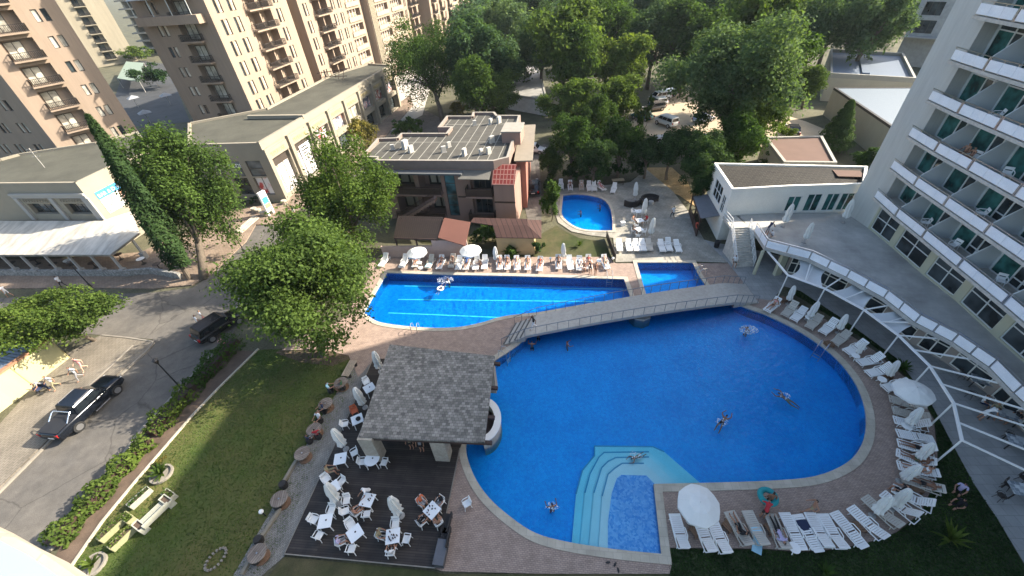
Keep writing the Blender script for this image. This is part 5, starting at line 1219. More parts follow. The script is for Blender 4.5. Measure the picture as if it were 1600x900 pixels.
# the near, individual trees
ctree('plane_tree', 'big round green tree between the road and the lap pool, trunk at the lawn edge', (505, 556), (474, 438), 6.3, 112, 60000, 0.27, LG, 3, rz=5.6, ry=0.95, lobes=64, trunk_r=0.34)
ctree('plane_tree', 'bright yellow green tree left of the pink building, behind the big round tree', (560, 402), (546, 320), 6.6, 72, 36000, 0.28, LY, 8, rz=6.8, lobes=52)
ctree('plane_tree', 'broad dark green tree beside the leaning cypress at the restaurant corner', (318, 436), (298, 304), 8.0, 58, 40000, 0.29, LG, 12, rz=8.4, lobes=56)
ctree('plane_tree', 'low spreading light green tree over the yellow building at the left edge', (150, 532), (66, 500), 4.2, 70, 24000, 0.24, LY, 15, rz=2.3, ry=0.6, lobes=36)
ctree('plane_tree', 'small olive yellow tree against the cream shop facade', (590, 252), (567, 215), 4.0, 29, 3500, 0.34, LO, 18, rz=3.6, lobes=9)
ctree('plane_tree', 'tall free standing green tree at the far end of the shop row', (692, 190), (672, 105), 9.0, 60, 26000, 0.36, LG, 21, rz=9.0, lobes=40)
ctree('plane_tree', 'huge spreading tree with leaning limbs right of the parking lot', (1186, 234), (1136, 120), 11.5, 86, 30000, 0.42, LB, 23, rz=7.5, lobes=48, trunk_r=0.45)
# leaning cypress
cb_ = at(297, 437); ch_ = rise(cb_, (125, 182)); t = thing('cypress', 'tall narrow dark cypress leaning over the restaurant roof', 'cypress', cb_); r_n = np.random.RandomState(5); n = 9000
h = r_n.uniform(0.08, 1, n)**0.85; ang = r_n.uniform(0, 2*PI, n); rad_ = np.minimum(1.55*(1-h)**0.6, 1.5*h**0.4+0.3)*r_n.uniform(0.65, 1.08, n)*(1+0.18*np.sin(ang*3+h*14))
Pc = np.stack([rad_*np.cos(ang)-0.0*h+h*1.3, rad_*np.sin(ang), h*ch_*1.02], 1); Dc = np.stack([np.cos(ang)*0.7, np.sin(ang)*0.7, np.full(n, 0.9)], 1)
o = bpy.data.objects.new('crown', leaf_mesh('crown', Pc, Dc, 0.42, LD, 5, 0.4, 0.35)); COL.objects.link(o); o.parent = t
b = MB(); b.tube([(0, 0, -0.1), (0.3, 0, ch_*0.3), (1.2, 0, ch_*0.9)], 0.28, 8, 0.05); part('trunk', b, m_bark, t, world=False)
# park trees: a few kinds, each copied with its own crown, size and turn
def proto_tree(name, cat, R, zc, n, leaf, m, seed, **kw): return Proto(make_tree(name, '', (0, 0, 0), (0.2, 0.1, zc), R, n, leaf, m, seed, cat=cat, **kw))
KIND = {'g': proto_tree('park_tree', 'tree', (5, 5, 5.2), 7.0, 15000, 0.40, LG, 31, lobes=34), 'y': proto_tree('park_tree', 'tree', (4.6, 4.8, 4.6), 6.4, 14000, 0.39, LY, 32, lobes=34), 'b': proto_tree('park_tree', 'tree', (5.2, 4.8, 5.6), 7.2, 15000, 0.40, LB, 33, lobes=36),
        'd': proto_tree('park_tree', 'tree', (4.8, 5.2, 4.8), 6.8, 14000, 0.40, LD, 34, lobes=32), 'h': proto_tree('park_tree', 'tree', (4.8, 5.4, 5.6), 6.6, 15000, 0.38, LG, 35, lobes=38)}
park = [  # crown centre pixel, crown radius in pixels, kind, description
    ((745, 52), 52, 'b', 'tall blue green park tree right of the far end of the shop row'), ((792, 34), 36, 'b', 'slim blue green tree beside the far pale roof'), ((765, 104), 42, 'b', 'blue green park tree behind the thin dark cypresses'),
    ((742, 142), 38, 'g', 'green park tree on the left of the long grey shed'), ((778, 150), 30, 'h', 'brownish green tree touching the left side of the grey shed'), ((800, 110), 26, 'd', 'small dark tree at the far end of the grey shed'),
    ((880, 40), 62, 'g', 'wide sunlit park tree at the right of the far pale roof'), ((846, 82), 36, 'b', 'blue green tree over the far end of the grey shed'), ((905, 104), 46, 'g', 'green park tree in the middle of the wood, right of the grey shed'),
    ((893, 160), 40, 'y', 'light olive tree behind the right corner of the striped roof building'), ((952, 58), 44, 'h', 'mid green park tree near the top, left of the parking lot'), ((975, 108), 40, 'y', 'bright yellow green tree just left of the row of parked cars'),
    ((962, 152), 36, 'y', 'bright tree in front of the hedge posts by the parked cars'), ((1022, 62), 40, 'b', 'round blue green tree behind the parking lot'), ((1075, 50), 46, 'g', 'green park tree at the top behind the car park, left of the huge tree'),
    ((1070, 110), 24, 'd', 'small dark tree at the far rim of the parking lot'), ((1182, 45), 58, 'y', 'tall bright tree at the top right of the wood'),
    ((1205, 116), 52, 'g', 'broad green tree left of the white roofs'), ((1138, 172), 40, 'd', 'dark tree overhanging the right half of the parking lot'), ((1172, 190), 38, 'h', 'green tree with bare leaning limbs right of the parking lot'),
    ((1248, 44), 38, 'b', 'blue green tree above the square white roof, left one'), ((1306, 28), 34, 'd', 'dark tree above the square white roof, middle one'), ((1372, 22), 40, 'b', 'grey green tree beside the dark far office building'),
    ((1268, 128), 22, 'g', 'tree touching the left side of the white roofed hall'), ((893, 232), 36, 'h', 'low green tree behind the small round cornered pool, leftmost'), ((930, 250), 32, 'd', 'dark low tree in the hedge row behind the small round cornered pool'),
    ((970, 225), 36, 'g', 'green tree between the small round cornered pool and the parking lot'), ((1012, 240), 28, 'd', 'dark tree above the closed parasols at the small round cornered pool'), ((1050, 232), 34, 'd', 'dark tree in front of the parked white car'),
    ((1098, 250), 40, 'd', 'dark tree left of the tiled white building'), ((1150, 232), 38, 'g', 'green tree behind the tiled white building'), ((1102, 290), 26, 'd', 'deep green shrub like tree beside the dry grass patch'),
    ((858, 255), 22, 'h', 'small tree at the lane beside the pink building'), ((925, 185), 30, 'h', 'olive tree in the middle of the park above the round cornered pool'), ((1035, 20), 36, 'g', 'tree at the top edge above the parking lot'),
    ((985, 12), 36, 'b', 'blue green tree at the top edge, middle of the wood'), ((915, 8), 36, 'y', 'light tree at the top edge right of the far pale roof'), ((838, 10), 32, 'd', 'dark tree at the top edge over the far pale roof'), ((1120, 15), 40, 'b', 'blue green tree at the top edge left of the tallest bright tree')]
pr2 = random.Random(4)
kR = {'g': (5, 7.0), 'y': (4.7, 6.4), 'b': (5, 7.2), 'd': (5, 6.8), 'h': (5.1, 6.6)}
for px, rp_, kd_, lab in park:
    R0, z0 = kR[kd_]; sc = 1.0
    for _ in range(6): c_ = at(px[0], px[1], z0*sc); sc = max(0.35, min(2.2, rp_*dist(c_)/FPX/R0))
    KIND[kd_].put((c_.x, c_.y, 0), pr2.uniform(0, 6.28), lab, 'park trees behind the pools', (sc, sc, sc*pr2.uniform(0.92, 1.1)))
# thin cypresses, the conifer by the brown roof
for k, (bx, tp_, w_, lab) in enumerate((((776, 118), (773, 50), 1.5, 'thin dark cypress among the park trees, left of the grey shed'), ((806, 100), (803, 48), 1.6, 'thin dark cypress at the far end of the grey shed'), ((786, 70), (784, 22), 1.6, 'furthest thin dark cypress left of the far pale roof'))):
    b_ = at(*bx); hh = max(9, min(16, rise(b_, tp_))); n = 2200; rr = np.random.RandomState(60+k); h = rr.uniform(0.04, 1, n); an_ = rr.uniform(0, 2*PI, n); q_ = np.minimum(w_*(1-h)**0.6, w_)*rr.uniform(0.6, 1.05, n)
    t = thing('cypress', lab, 'cypress', b_, group='thin cypresses in the park'); me = leaf_mesh('crown', np.stack([q_*np.cos(an_), q_*np.sin(an_), h*hh], 1), np.stack([np.cos(an_), np.sin(an_), np.full(n, .8)], 1), 0.55, LD, 60+k, 0.45, 0.3)
    o = bpy.data.objects.new('crown', me); COL.objects.link(o); o.parent = t; b = MB(); b.tube([(0, 0, 0), (0, 0, hh*0.8)], 0.18, 6, 0.05); part('trunk', b, m_bark, t, world=False)
b_ = at(1296, 238); n = 6000; rr = np.random.RandomState(71); h = rr.uniform(0.1, 1, n); an_ = rr.uniform(0, 2*PI, n); q_ = 3.0*(1-h*0.9)*rr.uniform(0.5, 1.05, n)*(0.75+0.35*np.abs(np.sin(h*22)))
t = thing('fir_tree', 'dark conifer between the rust brown roof and the bright hall', 'conifer', b_); o = bpy.data.objects.new('crown', leaf_mesh('crown', np.stack([q_*np.cos(an_), q_*np.sin(an_), h*7.5], 1), np.stack([np.cos(an_), np.sin(an_), np.full(n, .5)], 1), 0.42, LD, 71, 0.35, 0.4)); COL.objects.link(o); o.parent = t
b = MB(); b.tube([(0, 0, 0), (0, 0, 6.8)], 0.2, 6, 0.04); part('trunk', b, m_bark, t, world=False)
# the far wood, one mass
fw = []; fr = random.Random(9); fd = []
pts_ = []
for k in range(900):
    a_ = fr.uniform(rad(47), rad(118)); d_ = fr.uniform(165, 520); x_, y_ = d_*math.cos(a_), d_*math.sin(a_)
    if a_ > rad(96) and d_ < 250: continue
    if x_ < -20 and d_ < 330: continue
    if abs(x_-17) < 9 and 150 < y_ < 176: continue
    pts_.append((x_, y_))
rr = np.random.RandomState(77); PC, DC = [], []
for x_, y_ in pts_:
    R_ = rr.uniform(4.5, 7.5); zc_ = rr.uniform(4.5, 7.5); nn_ = 90 if x_*x_+y_*y_ > 250**2 else 170
    d = rr.normal(0, 1, (nn_, 3)); d[:, 2] = np.abs(d[:, 2])*0.9-0.15; d /= np.linalg.norm(d, axis=1)[:, None]; PC.append(np.array([x_, y_, zc_])+d*R_*rr.uniform(0.75, 1.1, (nn_, 1))); DC.append(d+np.array([0, 0, 0.4]))
o = bpy.data.objects.new('far_wood', leaf_mesh('far_wood', np.concatenate(PC), np.concatenate(DC), 1.5, LB, 78, 0.75, 0.6)); COL.objects.link(o); tags(o, 'far wood of mixed green trees beyond the park, along the top edge', kind='stuff')
# shrubs and hedges as leaf bodies
def shrub(label, px, rpx, h, m, seed, name='shrub', cat='shrub', n=1500, leaf=0.22, group=None, zc=None):
    c_ = at(px[0], px[1], h*0.5); r = rpx*dist(c_)/FPX; return make_tree(name, label, (c_.x, c_.y, 0), (c_.x, c_.y, h*0.5), (r, r, h*0.55), n, leaf, m, seed, trunk_r=0.06, cat=cat, limbs=False, group=group, up=0.1)
shrub('dense dark bush at the left end of the small round cornered pool', (862, 312), 20, 6.0, LG, 81, n=3500, leaf=0.3)
shrub('slim green bush under the pink building side wing', (858, 285), 14, 3.2, LD, 82, n=1500, leaf=0.3)
shrub('leafy shrub between the two open white parasols and the brown roof', (768, 366), 27, 2.6, LG, 83, n=2200, leaf=0.24)
shrub('dark low shrub behind the lap pool loungers', (745, 392), 14, 1.2, LD, 84, n=900)
shrub('broad leaved bush left of the ochre wall', (800, 392), 15, 1.6, LG, 85, n=900, leaf=0.34)
shrub('dark shrub in the corner of the ochre wall', (838, 385), 13, 1.8, LD, 86, n=1100)
shrub('round dark bush behind the tiled roof at the hotel wall', (1350, 247), 20, 3.0, LD, 87, n=2500, leaf=0.3)
shrub('green creeper bush in front of the rust brown roof', (1210, 250), 24, 2.8, LG, 88, n=2500, leaf=0.3)
shrub('light green bush left of the conifer', (1225, 205), 16, 2.4, LY, 89, n=1500, leaf=0.3)
shrub('light hedge bush between the apartment towers, left part', (178, 85), 18, 6, LY, 90, n=2500, leaf=0.6); shrub('light hedge bush between the apartment towers, right part', (212, 84), 18, 6, LY, 91, n=2500, leaf=0.6)
shrub('big dark tree like bush in the gap between the towers', (238, 118), 22, 7, LD, 92, n=3500, leaf=0.5)
shrub('ochre shrub at the foot of the tall free standing tree', (712, 170), 20, 2.5, LO, 93, n=1800, leaf=0.4)
shrub('green shrub behind the far end of the shops', (640, 200), 26, 3.5, LG, 94, n=2600, leaf=0.4)
shrub('low green bush between the shops and the pink building', (625, 195), 14, 2.2, LD, 95, n=1200, leaf=0.35)
for k, (px, r_p) in enumerate((((890, 270), 16), ((915, 268), 16), ((942, 266), 15), ((966, 264), 15), ((1000, 262), 14))):
    shrub('dark hedge bush, %s from the left behind the loungers of the small round cornered pool' % ORD[k], px, r_p, 2.4, LD, 100+k, n=1400, leaf=0.3, group='hedge bushes behind the small pool')
for k, px in enumerate(((1010, 182), (1002, 190), (995, 172), (1015, 165))): shrub('slim columnar hedge tree, %s from the front beside the parked cars' % ORD[k], px, 7, 4.0, LG, 110+k, n=700, leaf=0.35, group='hedge posts beside the parked cars')
# hedge along the road
def hedge(label, px, wd, h, m, seed, dens=260):
    pts = P(px); t = thing('hedge', label, 'hedge', pts[0]); r = np.random.RandomState(seed); PC, DC = [], []
    for a_, c_ in zip(pts[:-1], pts[1:]):
        L = (c_-a_).length; n = int(L*dens); s = r.uniform(0, 1, n); d = (c_-a_).normalized(); side = np.array([-d.y, d.x, 0.0]); th = r.uniform(-0.25, 1.25, n)*PI
        k_ = r.uniform(0.75, 1.1, n)*(1+0.22*np.sin(s*L*1.9+seed)+0.12*np.sin(s*L*4.3)); o_ = np.cos(th)*wd*0.5*k_; z_ = np.clip(np.sin(th), -0.1, 1)*h*k_*0.9+0.1
        PC.append(np.array(a_)[None]+np.array(c_-a_)[None]*s[:, None]+side[None]*o_[:, None]+np.array([0, 0, 1.0])[None]*z_[:, None]-np.array(pts[0])[None]); DC.append(side[None]*np.cos(th)[:, None]+np.array([0, 0, 1.0])[None]*np.sin(th)[:, None])
    o = bpy.data.objects.new('foliage', leaf_mesh('foliage', np.concatenate(PC), np.concatenate(DC), 0.24, m, seed, 0.6, 0.7)); COL.objects.link(o); o.parent = t
    b = MB()
    for a_, c_ in zip(pts[:-1], pts[1:]): b.bar(a_-pts[0]+Vector((0, 0, 0.3)), c_-pts[0]+Vector((0, 0, 0.3)), wd*0.35, 0.55)
    part('stems', b, m_dkbrown, t, world=False); return t
hedge('dark stretch of hedge along the kerb behind the parked black car', [(372, 535), (345, 563), (300, 612)], 1.7, 1.25, LG, 120)
hedge('middle stretch of the roadside hedge beside the street lamp', [(297, 616), (262, 655), (240, 682)], 1.6, 1.15, LY, 121)
hedge('bright sunlit stretch of hedge along the lower end of the road', [(236, 690), (200, 725), (150, 782), (85, 855)], 1.55, 1.05, LY, 122, 330)
# agave like pots, palms
def spiky(name, label, px, n, ln, m, wd=0.09, ring=None, cat='plant', group=None, droop=0.5):
    p_ = at(px[0], px[1], 0); t = thing(name, label, cat, p_, group=group); b = MB(); rr = random.Random(int(px[0]*7+px[1]))
    for k in range(n):
        a_ = 2*PI*k/n*2.39; el = rr.uniform(0.35, 1.35); l_ = ln*rr.uniform(0.7, 1.1); d_ = Vector((math.cos(a_)*math.cos(el), math.sin(a_)*math.cos(el), math.sin(el))); s_ = Vector((-math.sin(a_), math.cos(a_), 0)); q_ = Vector((0, 0, 0.15)); w_ = wd
        for j in range(3):
            e_ = q_+d_*(l_/3); w2 = wd*(1.1, 0.8, 0.05)[j]; b.face([q_-s_*w_, q_+s_*w_, e_+s_*w2, e_-s_*w2]); q_ = e_; w_ = w2; d_ = (d_-Vector((0, 0, droop*0.35))).normalized()
    part('leaves', b, m, t, world=False)
    if ring:
        b = MB(); b.lathe([(ring, -0.05), (ring, 0.2), (ring-0.12, 0.2), (ring-0.12, 0.06), (0, 0.06)], 20); part('stone_ring', b, m_kerb, t, world=False)
    return t
spiky('potted_plant', 'yellow green spiky plant in a pale stone ring beside the white bench', (254, 742), 34, 0.95, LY, 0.08, 0.72); spiky('potted_plant', 'yellow green spiky plant in a pale stone ring, nearest to the hotel ledge', (147, 884), 26, 0.7, LY, 0.08, 0.7)
spiky('palm_plant', 'small palm like plant on the dark lawn below the pergola', (1482, 845), 22, 1.2, LY, 0.07); spiky('palm_plant', 'half hidden green tuft at the bottom edge of the dark lawn', (1288, 896), 16, 0.7, LG, 0.07); spiky('broad_leaf_plant', 'broad leaved green plant behind the lap pool loungers', (800, 400), 22, 1.6, LG, 0.16, droop=0.7)
spiky('palm_plant', 'small light tuft on the worn lawn beside the grey fence', (905, 386), 20, 0.8, LY, 0.06); spiky('palm_plant', 'dark green tuft on the strip behind the curved lounger row', (1408, 578), 18, 0.9, LG, 0.08)
shrub('reddish dry shrub in the roadside bed', (248, 722), 10, 0.5, LO, 130, n=300, leaf=0.14)
# grass tufts of the lawns as one mass of blades
def blades(name, poly_px, n, m, h, seed, label):
    poly = curve_poly(poly_px); r = random.Random(seed); xs = [p_.x for p_ in poly]; ys = [p_.y for p_ in poly]; PC = []
    while len(PC) < n:
        q_ = (r.uniform(min(xs), max(xs)), r.uniform(min(ys), max(ys)))
        if inside(poly, q_): PC.append((q_[0], q_[1], h*0.5))
    C_ = np.array(PC); o = bpy.data.objects.new(name, leaf_mesh(name, C_, np.tile(np.array([[0.3, 0.2, 0.5]]), (n, 1)), h*1.6, m, seed, 0.45, 0.9)); COL.objects.link(o); tags(o, label, kind='stuff')
blades('grass', lawn_px, 26000, LG, 0.06, 1, 'short green grass of the lawn beside the road')
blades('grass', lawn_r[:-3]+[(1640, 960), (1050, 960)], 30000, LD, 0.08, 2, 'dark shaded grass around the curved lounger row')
# ================================================================== furniture
m_beigepl = mat('aged beige plastic', (0.50, 0.47, 0.41), 0.6, 0.08, 2); m_rope = m_white
m_cloth = mat('off white parasol cloth', (0.70, 0.70, 0.67), 0.8, 0.05, 2); m_black = mat('black plastic', (0.018, 0.018, 0.02), 0.5, 0.1)
m_rattan = mat('black rattan', (0.022, 0.02, 0.02), 0.7, 0.3, 8, bump=0.5); m_brownbox = mat('brown crate wood', (0.17, 0.10, 0.06), 0.8, 0.25, 3)
def make_lounger(angle, m):
    """head towards +X, foot at -X; the origin is on the ground under the middle"""
    t = thing('sun_lounger', '', 'sun lounger'); hz = 0.33; hx = 0.12
    b = MB()
    for s in (-1, 1): b.tube([(-0.98, s*0.31, hz-0.03), (0.3, s*0.33, hz-0.03), (0.86, s*0.31, hz-0.03)], 0.035, 6)
    b.bar((0.86, -0.31, hz-0.03), (0.86, 0.31, hz-0.03), 0.05, 0.05); part('frame', b, m, t, world=False)
    b = MB()
    for k in range(10): b.box((-0.95+k*0.112, 0, hz+0.01+(0.02 if k > 7 else 0)-(0.05 if k == 0 else 0)), (0.088, 0.56, 0.025))
    for s in (-1, 1): b.box((-0.44, s*0.285, hz+0.005), (1.08, 0.035, 0.045))
    part('bed', b, m, t, world=False)
    b = MB(); ca, sa_ = math.cos(angle), math.sin(angle); M0 = Matrix.Translation((0.16, 0, hz+0.03)) @ Matrix.Rotation(-angle, 4, 'Y')
    for k in range(7): b.box(None, (0.09, 0.54-0.02*(k == 6), 0.025), m=M0 @ Matrix.Translation((0.06+k*0.115, 0, 0)))
    for s in (-1, 1): b.box(None, (0.84, 0.035, 0.045), m=M0 @ Matrix.Translation((0.41, s*0.275, -0.003)))
    b.box(None, (0.06, 0.54, 0.05), m=M0 @ Matrix.Translation((0.83, 0, 0.005)))
    part('backrest', b, m, t, world=False)
    for s in (-1, 1):
        b = MB(); b.tube([(-0.22, s*0.335, hz), (-0.12, s*0.345, hz+0.17), (0.3, s*0.345, hz+0.2), (0.42, s*0.335, hz+0.02)], 0.03, 6); part('armrest', b, m, t, world=False)
    for x, s in ((-0.72, 1), (-0.72, -1), (0.72, 1), (0.72, -1)):
        b = MB(); b.tube([(x, s*0.3, hz-0.03), (x*1.06, s*0.31, 0.0)], 0.032, 6, 0.026); part('leg', b, m, t, world=False)
    return Proto(t)
LOU = {('up', 'w'): make_lounger(rad(48), m_white), ('low', 'w'): make_lounger(rad(22), m_white), ('flat', 'w'): make_lounger(rad(0), m_white), ('up', 'b'): make_lounger(rad(46), m_beigepl), ('low', 'b'): make_lounger(rad(20), m_beigepl)}
SEATS = {}
def lounger(key, foot, head, kind, label, group, zb=0.05, ang=None):
    f = at(foot[0], foot[1], zb+0.35)
    if ang is None:
        h = at(head[0], head[1], zb+(0.75 if kind[0] == 'up' else 0.5 if kind[0] == 'low' else 0.35)); d = h-f; a = math.atan2(d.y, d.x)
    else: a = rad(ang)
    c = Vector((f.x+math.cos(a)*0.95, f.y+math.sin(a)*0.95, zb)); LOU[kind].put(c, a, label, group); SEATS[key] = (c, a, kind)
# --- row behind the lap pool
rowA = [(594, 415, 72), (626, 417, 74), (647, 416, 84), (667.5, 418, 74), (685, 419, 78), (704, 417, 80), (715, 420, 82), (727, 420, 84), (742, 420, 80), (756, 419, 84), (780, 420, 86), (792, 420, 86), (808, 420.5, 88), (824, 420.5, 84), (842, 422, 78), (873, 419, 84), (892, 420, 88), (905, 421, 80), (921, 419, 84), (949, 419, 92)]
for k, (u_, v_, a_) in enumerate(rowA):
    lounger(('A', k), (u_, v_), None, ('up', 'b' if k in (3, 5) else 'w'), 'sun lounger, %s from the left in the row behind the lap pool' % ORD[k], 'sun loungers behind the lap pool', ang=a_)
for k, (u_, v_) in enumerate(((968.5, 391), (984, 391), (995.5, 391), (1006, 391), (1016.5, 390.5), (1036.5, 392), (1047.5, 391), (1062, 392.5))):
    lounger(('B', k), (u_, v_), None, ('low' if k != 6 else 'up', 'b' if k == 4 else 'w'), 'sun lounger on grey paving, %s from the left above the small four sided pool' % ORD[k], 'sun loungers above the small four sided pool', ang=80+k*0.6)
for k, (u_, v_, a_) in enumerate(((877, 294, 84), (891.5, 296, 84), (909, 296, 82), (921.5, 297, 84), (929.5, 297, 84), (945, 296, 110), (957, 300, 66))):
    lounger(('C', k), (u_, v_), None, ('up', 'b' if k == 2 else 'w'), 'sun lounger, %s from the left beyond the small round cornered pool' % ORD[k], 'sun loungers beyond the small round cornered pool', ang=a_)
rowD = [((1198, 485), (1218, 466), 'up', 'w'), ((1226, 492), (1246, 470), 'up', 'b'), ((1240, 499), (1260, 479), 'low', 'w'), ((1264, 511), (1285, 490), 'low', 'b'), ((1285, 519), (1307, 499), 'up', 'w'), ((1304, 536), (1330, 516), 'low', 'b'), ((1322, 549), (1357, 533), 'up', 'w'), ((1342, 566), (1378, 556), 'up', 'w'),
        ((1356, 583), (1398, 571), 'up', 'w'), ((1382, 606), (1420, 596), 'low', 'w'), ((1391, 622), (1440, 634), 'low', 'b'), ((1396, 640), (1448, 651), 'low', 'b'), ((1398, 655), (1454, 663), 'up', 'w'), ((1403, 676), (1460, 687), 'flat', 'w'), ((1404, 691), (1456, 700), 'up', 'w'), ((1402, 706), (1455, 722), 'up', 'w'), ((1404, 726), (1454, 738), 'low', 'w'),
        ((1410, 745), (1450, 757), 'low', 'b'), ((1396, 762), (1450, 784), 'up', 'w'), ((1380, 770), (1428, 800), 'up', 'w'), ((1352, 776), (1402, 818), 'low', 'b'), ((1330, 792), (1370, 828), 'low', 'w')]
for k, (f_, h_, q_, m_) in enumerate(rowD):
    lounger(('D', k), f_, h_, (q_, m_), 'sun lounger along the curved right pool edge, %s clockwise from the first pergola post' % ('twenty first' if k == 20 else 'twenty second' if k == 21 else ORD[k]), 'sun loungers along the curved pool edge')
rowE = [((1054, 803), (1066, 842), 'low', 'w'), ((1090, 808), (1105, 842), 'low', 'w'), ((1112, 810), (1130, 849), 'low', 'w'), ((1140, 799), (1163, 838), 'low', 'b'), ((1168, 798), (1192, 846), 'low', 'b'), ((1204, 803), (1223, 845), 'low', 'b'), ((1226, 801), (1252, 855), 'flat', 'w'), ((1246, 804), (1274, 851), 'flat', 'w'), ((1266, 801), (1291, 848), 'low', 'w'), ((1286, 803), (1313, 848), 'low', 'w'), ((1304, 800), (1345, 848), 'flat', 'w')]
for k, (f_, h_, q_, m_) in enumerate(rowE):
    lounger(('E', k), f_, h_, (q_, m_), 'sun lounger, %s from the left in the bottom row beside the dark lawn' % ORD[k], 'sun loungers in the bottom row')
# --- parasols
def open_parasol(label, px, R=1.12, zc=2.15, tilt=(0, 0)):
    c = at(px[0], px[1], zc+0.1); t = thing('open_parasol', label, 'parasol', (c.x, c.y, 0.05), group='open white parasols'); b = MB(); N = 8; vs_, fs = [], []
    vs_.append((0, 0, zc+0.45))
    for r_, z_ in ((0.5, 0.30), (1.0, 0.0)):
        for k in range(N*2): a_ = 2*PI*k/(N*2); q_ = R*r_*(1 if k % 2 == 0 else 0.955); vs_.append((q_*math.cos(a_), q_*math.sin(a_), zc+z_-(0 if k % 2 == 0 else -0.03)))
    M = N*2
    for k in range(M): fs.append((0, 1+k, 1+(k+1) % M)); fs.append((1+k, 1+M+k, 1+M+(k+1) % M, 1+(k+1) % M))
    n0 = len(vs_)
    for k in range(M): x_, y_, z_ = vs_[1+M+k]; vs_.append((x_*1.0, y_*1.0, z_-0.14))
    for k in range(M): fs.append((1+M+k, n0+k, n0+(k+1) % M, 1+M+(k+1) % M))
    vs_ = [(x_, y_, z_+x_*tilt[0]+y_*tilt[1]) for x_, y_, z_ in vs_]; b.faces(vs_, fs); part('canopy', b, m_cloth, t, world=False)
    b = MB(); b.tube([(0, 0, 0), (0, 0, zc+0.5)], 0.025, 6); part('pole', b, m_alu, t, world=False)
    for k in range(N):
        a_ = 2*PI*k/N; b = MB(); e_ = Vector((R*math.cos(a_), R*math.sin(a_), zc)); e_.z += e_.x*tilt[0]+e_.y*tilt[1]-0.02; b.bar((0, 0, zc+0.40), e_, 0.018, 0.018); part('rib', b, m_alu, t, world=False)
    b = MB(); b.lathe([(0.28, 0), (0.28, 0.1), (0.05, 0.14)], 12); part('foot', b, m_white, t, world=False)
open_parasol('open white parasol behind the lap pool, nearest to the tree', (651, 394)); open_parasol('open white parasol behind the lap pool, before the clay roof', (735, 391), 1.2)
open_parasol('open white parasol beside the entry steps of the main pool', (1092, 789), 1.16, tilt=(0.04, 0.12)); open_parasol('open white parasol on the curved right edge of the main pool', (1428, 611), 1.16, tilt=(0.05, -0.05))
def make_closed():
    t = thing('closed_parasol', '', 'parasol'); b = MB(); N = 16; prof = [(0.04, 2.66), (0.13, 2.52), (0.20, 2.1), (0.24, 1.6), (0.20, 1.2), (0.27, 0.85), (0.20, 0.66)]; base = 0; vs_, fs = [], []
    for i, (r_, z_) in enumerate(prof):
        for k in range(N): q_ = r_*(1.25 if k % 2 else 0.75); a_ = 2*PI*k/N+0.12*i; vs_.append((q_*math.cos(a_), q_*math.sin(a_), z_-(0.08 if i == 6 and k % 4 == 0 else 0)))
    for i in range(len(prof)-1):
        for k in range(N): fs.append((i*N+k, (i+1)*N+k, (i+1)*N+(k+1) % N, i*N+(k+1) % N))
    fs.append(tuple(range(N))); b.faces(vs_, fs); part('folded_cloth', b, m_cloth, t, world=False)
    b = MB(); b.tube([(0, 0, 0), (0, 0, 2.7)], 0.024, 6); part('pole', b, m_alu, t, world=False)
    b = MB(); b.lathe([(0.2, 0), (0.2, 0.07), (0.05, 0.1)], 12); part('foot', b, m_greywall, t, world=False); return Proto(t)
CP = make_closed()
closed = [((992, 312), 0.045, 'closed white parasol beside the left rattan sofa', .95), ((1004, 340), 0.045, 'closed white parasol in front of the round rattan seat', 1.0), ((1015, 371), 0.045, 'closed white parasol nearest to the lounger row on grey paving', 1.0), ((775, 411), 0.05, 'closed white parasol by the bush behind the lap pool', .85), ((881, 407), 0.05, 'closed white parasol at the middle of the lap pool lounger row', .85),
          ((1230, 475), 0.05, 'closed white parasol nearest to the first pergola post', .8), ((1261, 500), 0.05, 'closed white parasol at the second pergola post', .85), ((1308, 520), 0.05, 'closed white parasol at the third pergola post', .8), ((1337, 556), 0.05, 'short closed white parasol left of the fourth pergola post', .6), ((1384, 592), 0.05, 'closed white parasol above the open parasol on the curved edge', .8),
          ((1414, 668), 0.05, 'closed white parasol below the open parasol on the curved edge', .85), ((1430, 722), 0.05, 'closed white parasol between the sunbathers at the right pool edge', .85), ((1404, 752), 0.05, 'closed white parasol below the sunbathers at the right pool edge', .85), ((1392, 795), 0.05, 'closed white parasol at the lower right bend of the pool', .9), ((1362, 806), 0.05, 'leaning closed parasol at the lower right bend of the pool', .9),
          ((1223, 354), 3.2, 'closed white parasol left on the roof terrace', 1.0), ((1317, 348), 3.2, 'closed white parasol on the roof terrace against the tower', 1.0), ((1256, 379), 3.2, 'closed white parasol without stand in the middle of the roof terrace', .85), ((530, 788), 0.165, 'closed parasol left on the dark deck, over a white table', 1.0), ((627, 806), 0.165, 'closed parasol alone in the middle of the dark deck', 1.05),
          ((541, 702), 0.165, 'closed parasol at the front left corner of the shingle roof', 1.0), ((571, 637), 0.165, 'closed parasol halfway along the left side of the shingle roof', 1.0), ((595, 581), 0.165, 'closed parasol at the far left corner of the shingle roof', 1.0)]
pr3 = random.Random(11)
for px, z_, lab, sc in closed:
    r_ = CP.put(at(px[0], px[1], z_), pr3.uniform(0, 6), lab, 'closed parasols', (sc*1.1, sc*1.1, sc)); r_.rotation_euler = (pr3.uniform(-.05, .05), pr3.uniform(-.05, .05), pr3.uniform(0, 6))
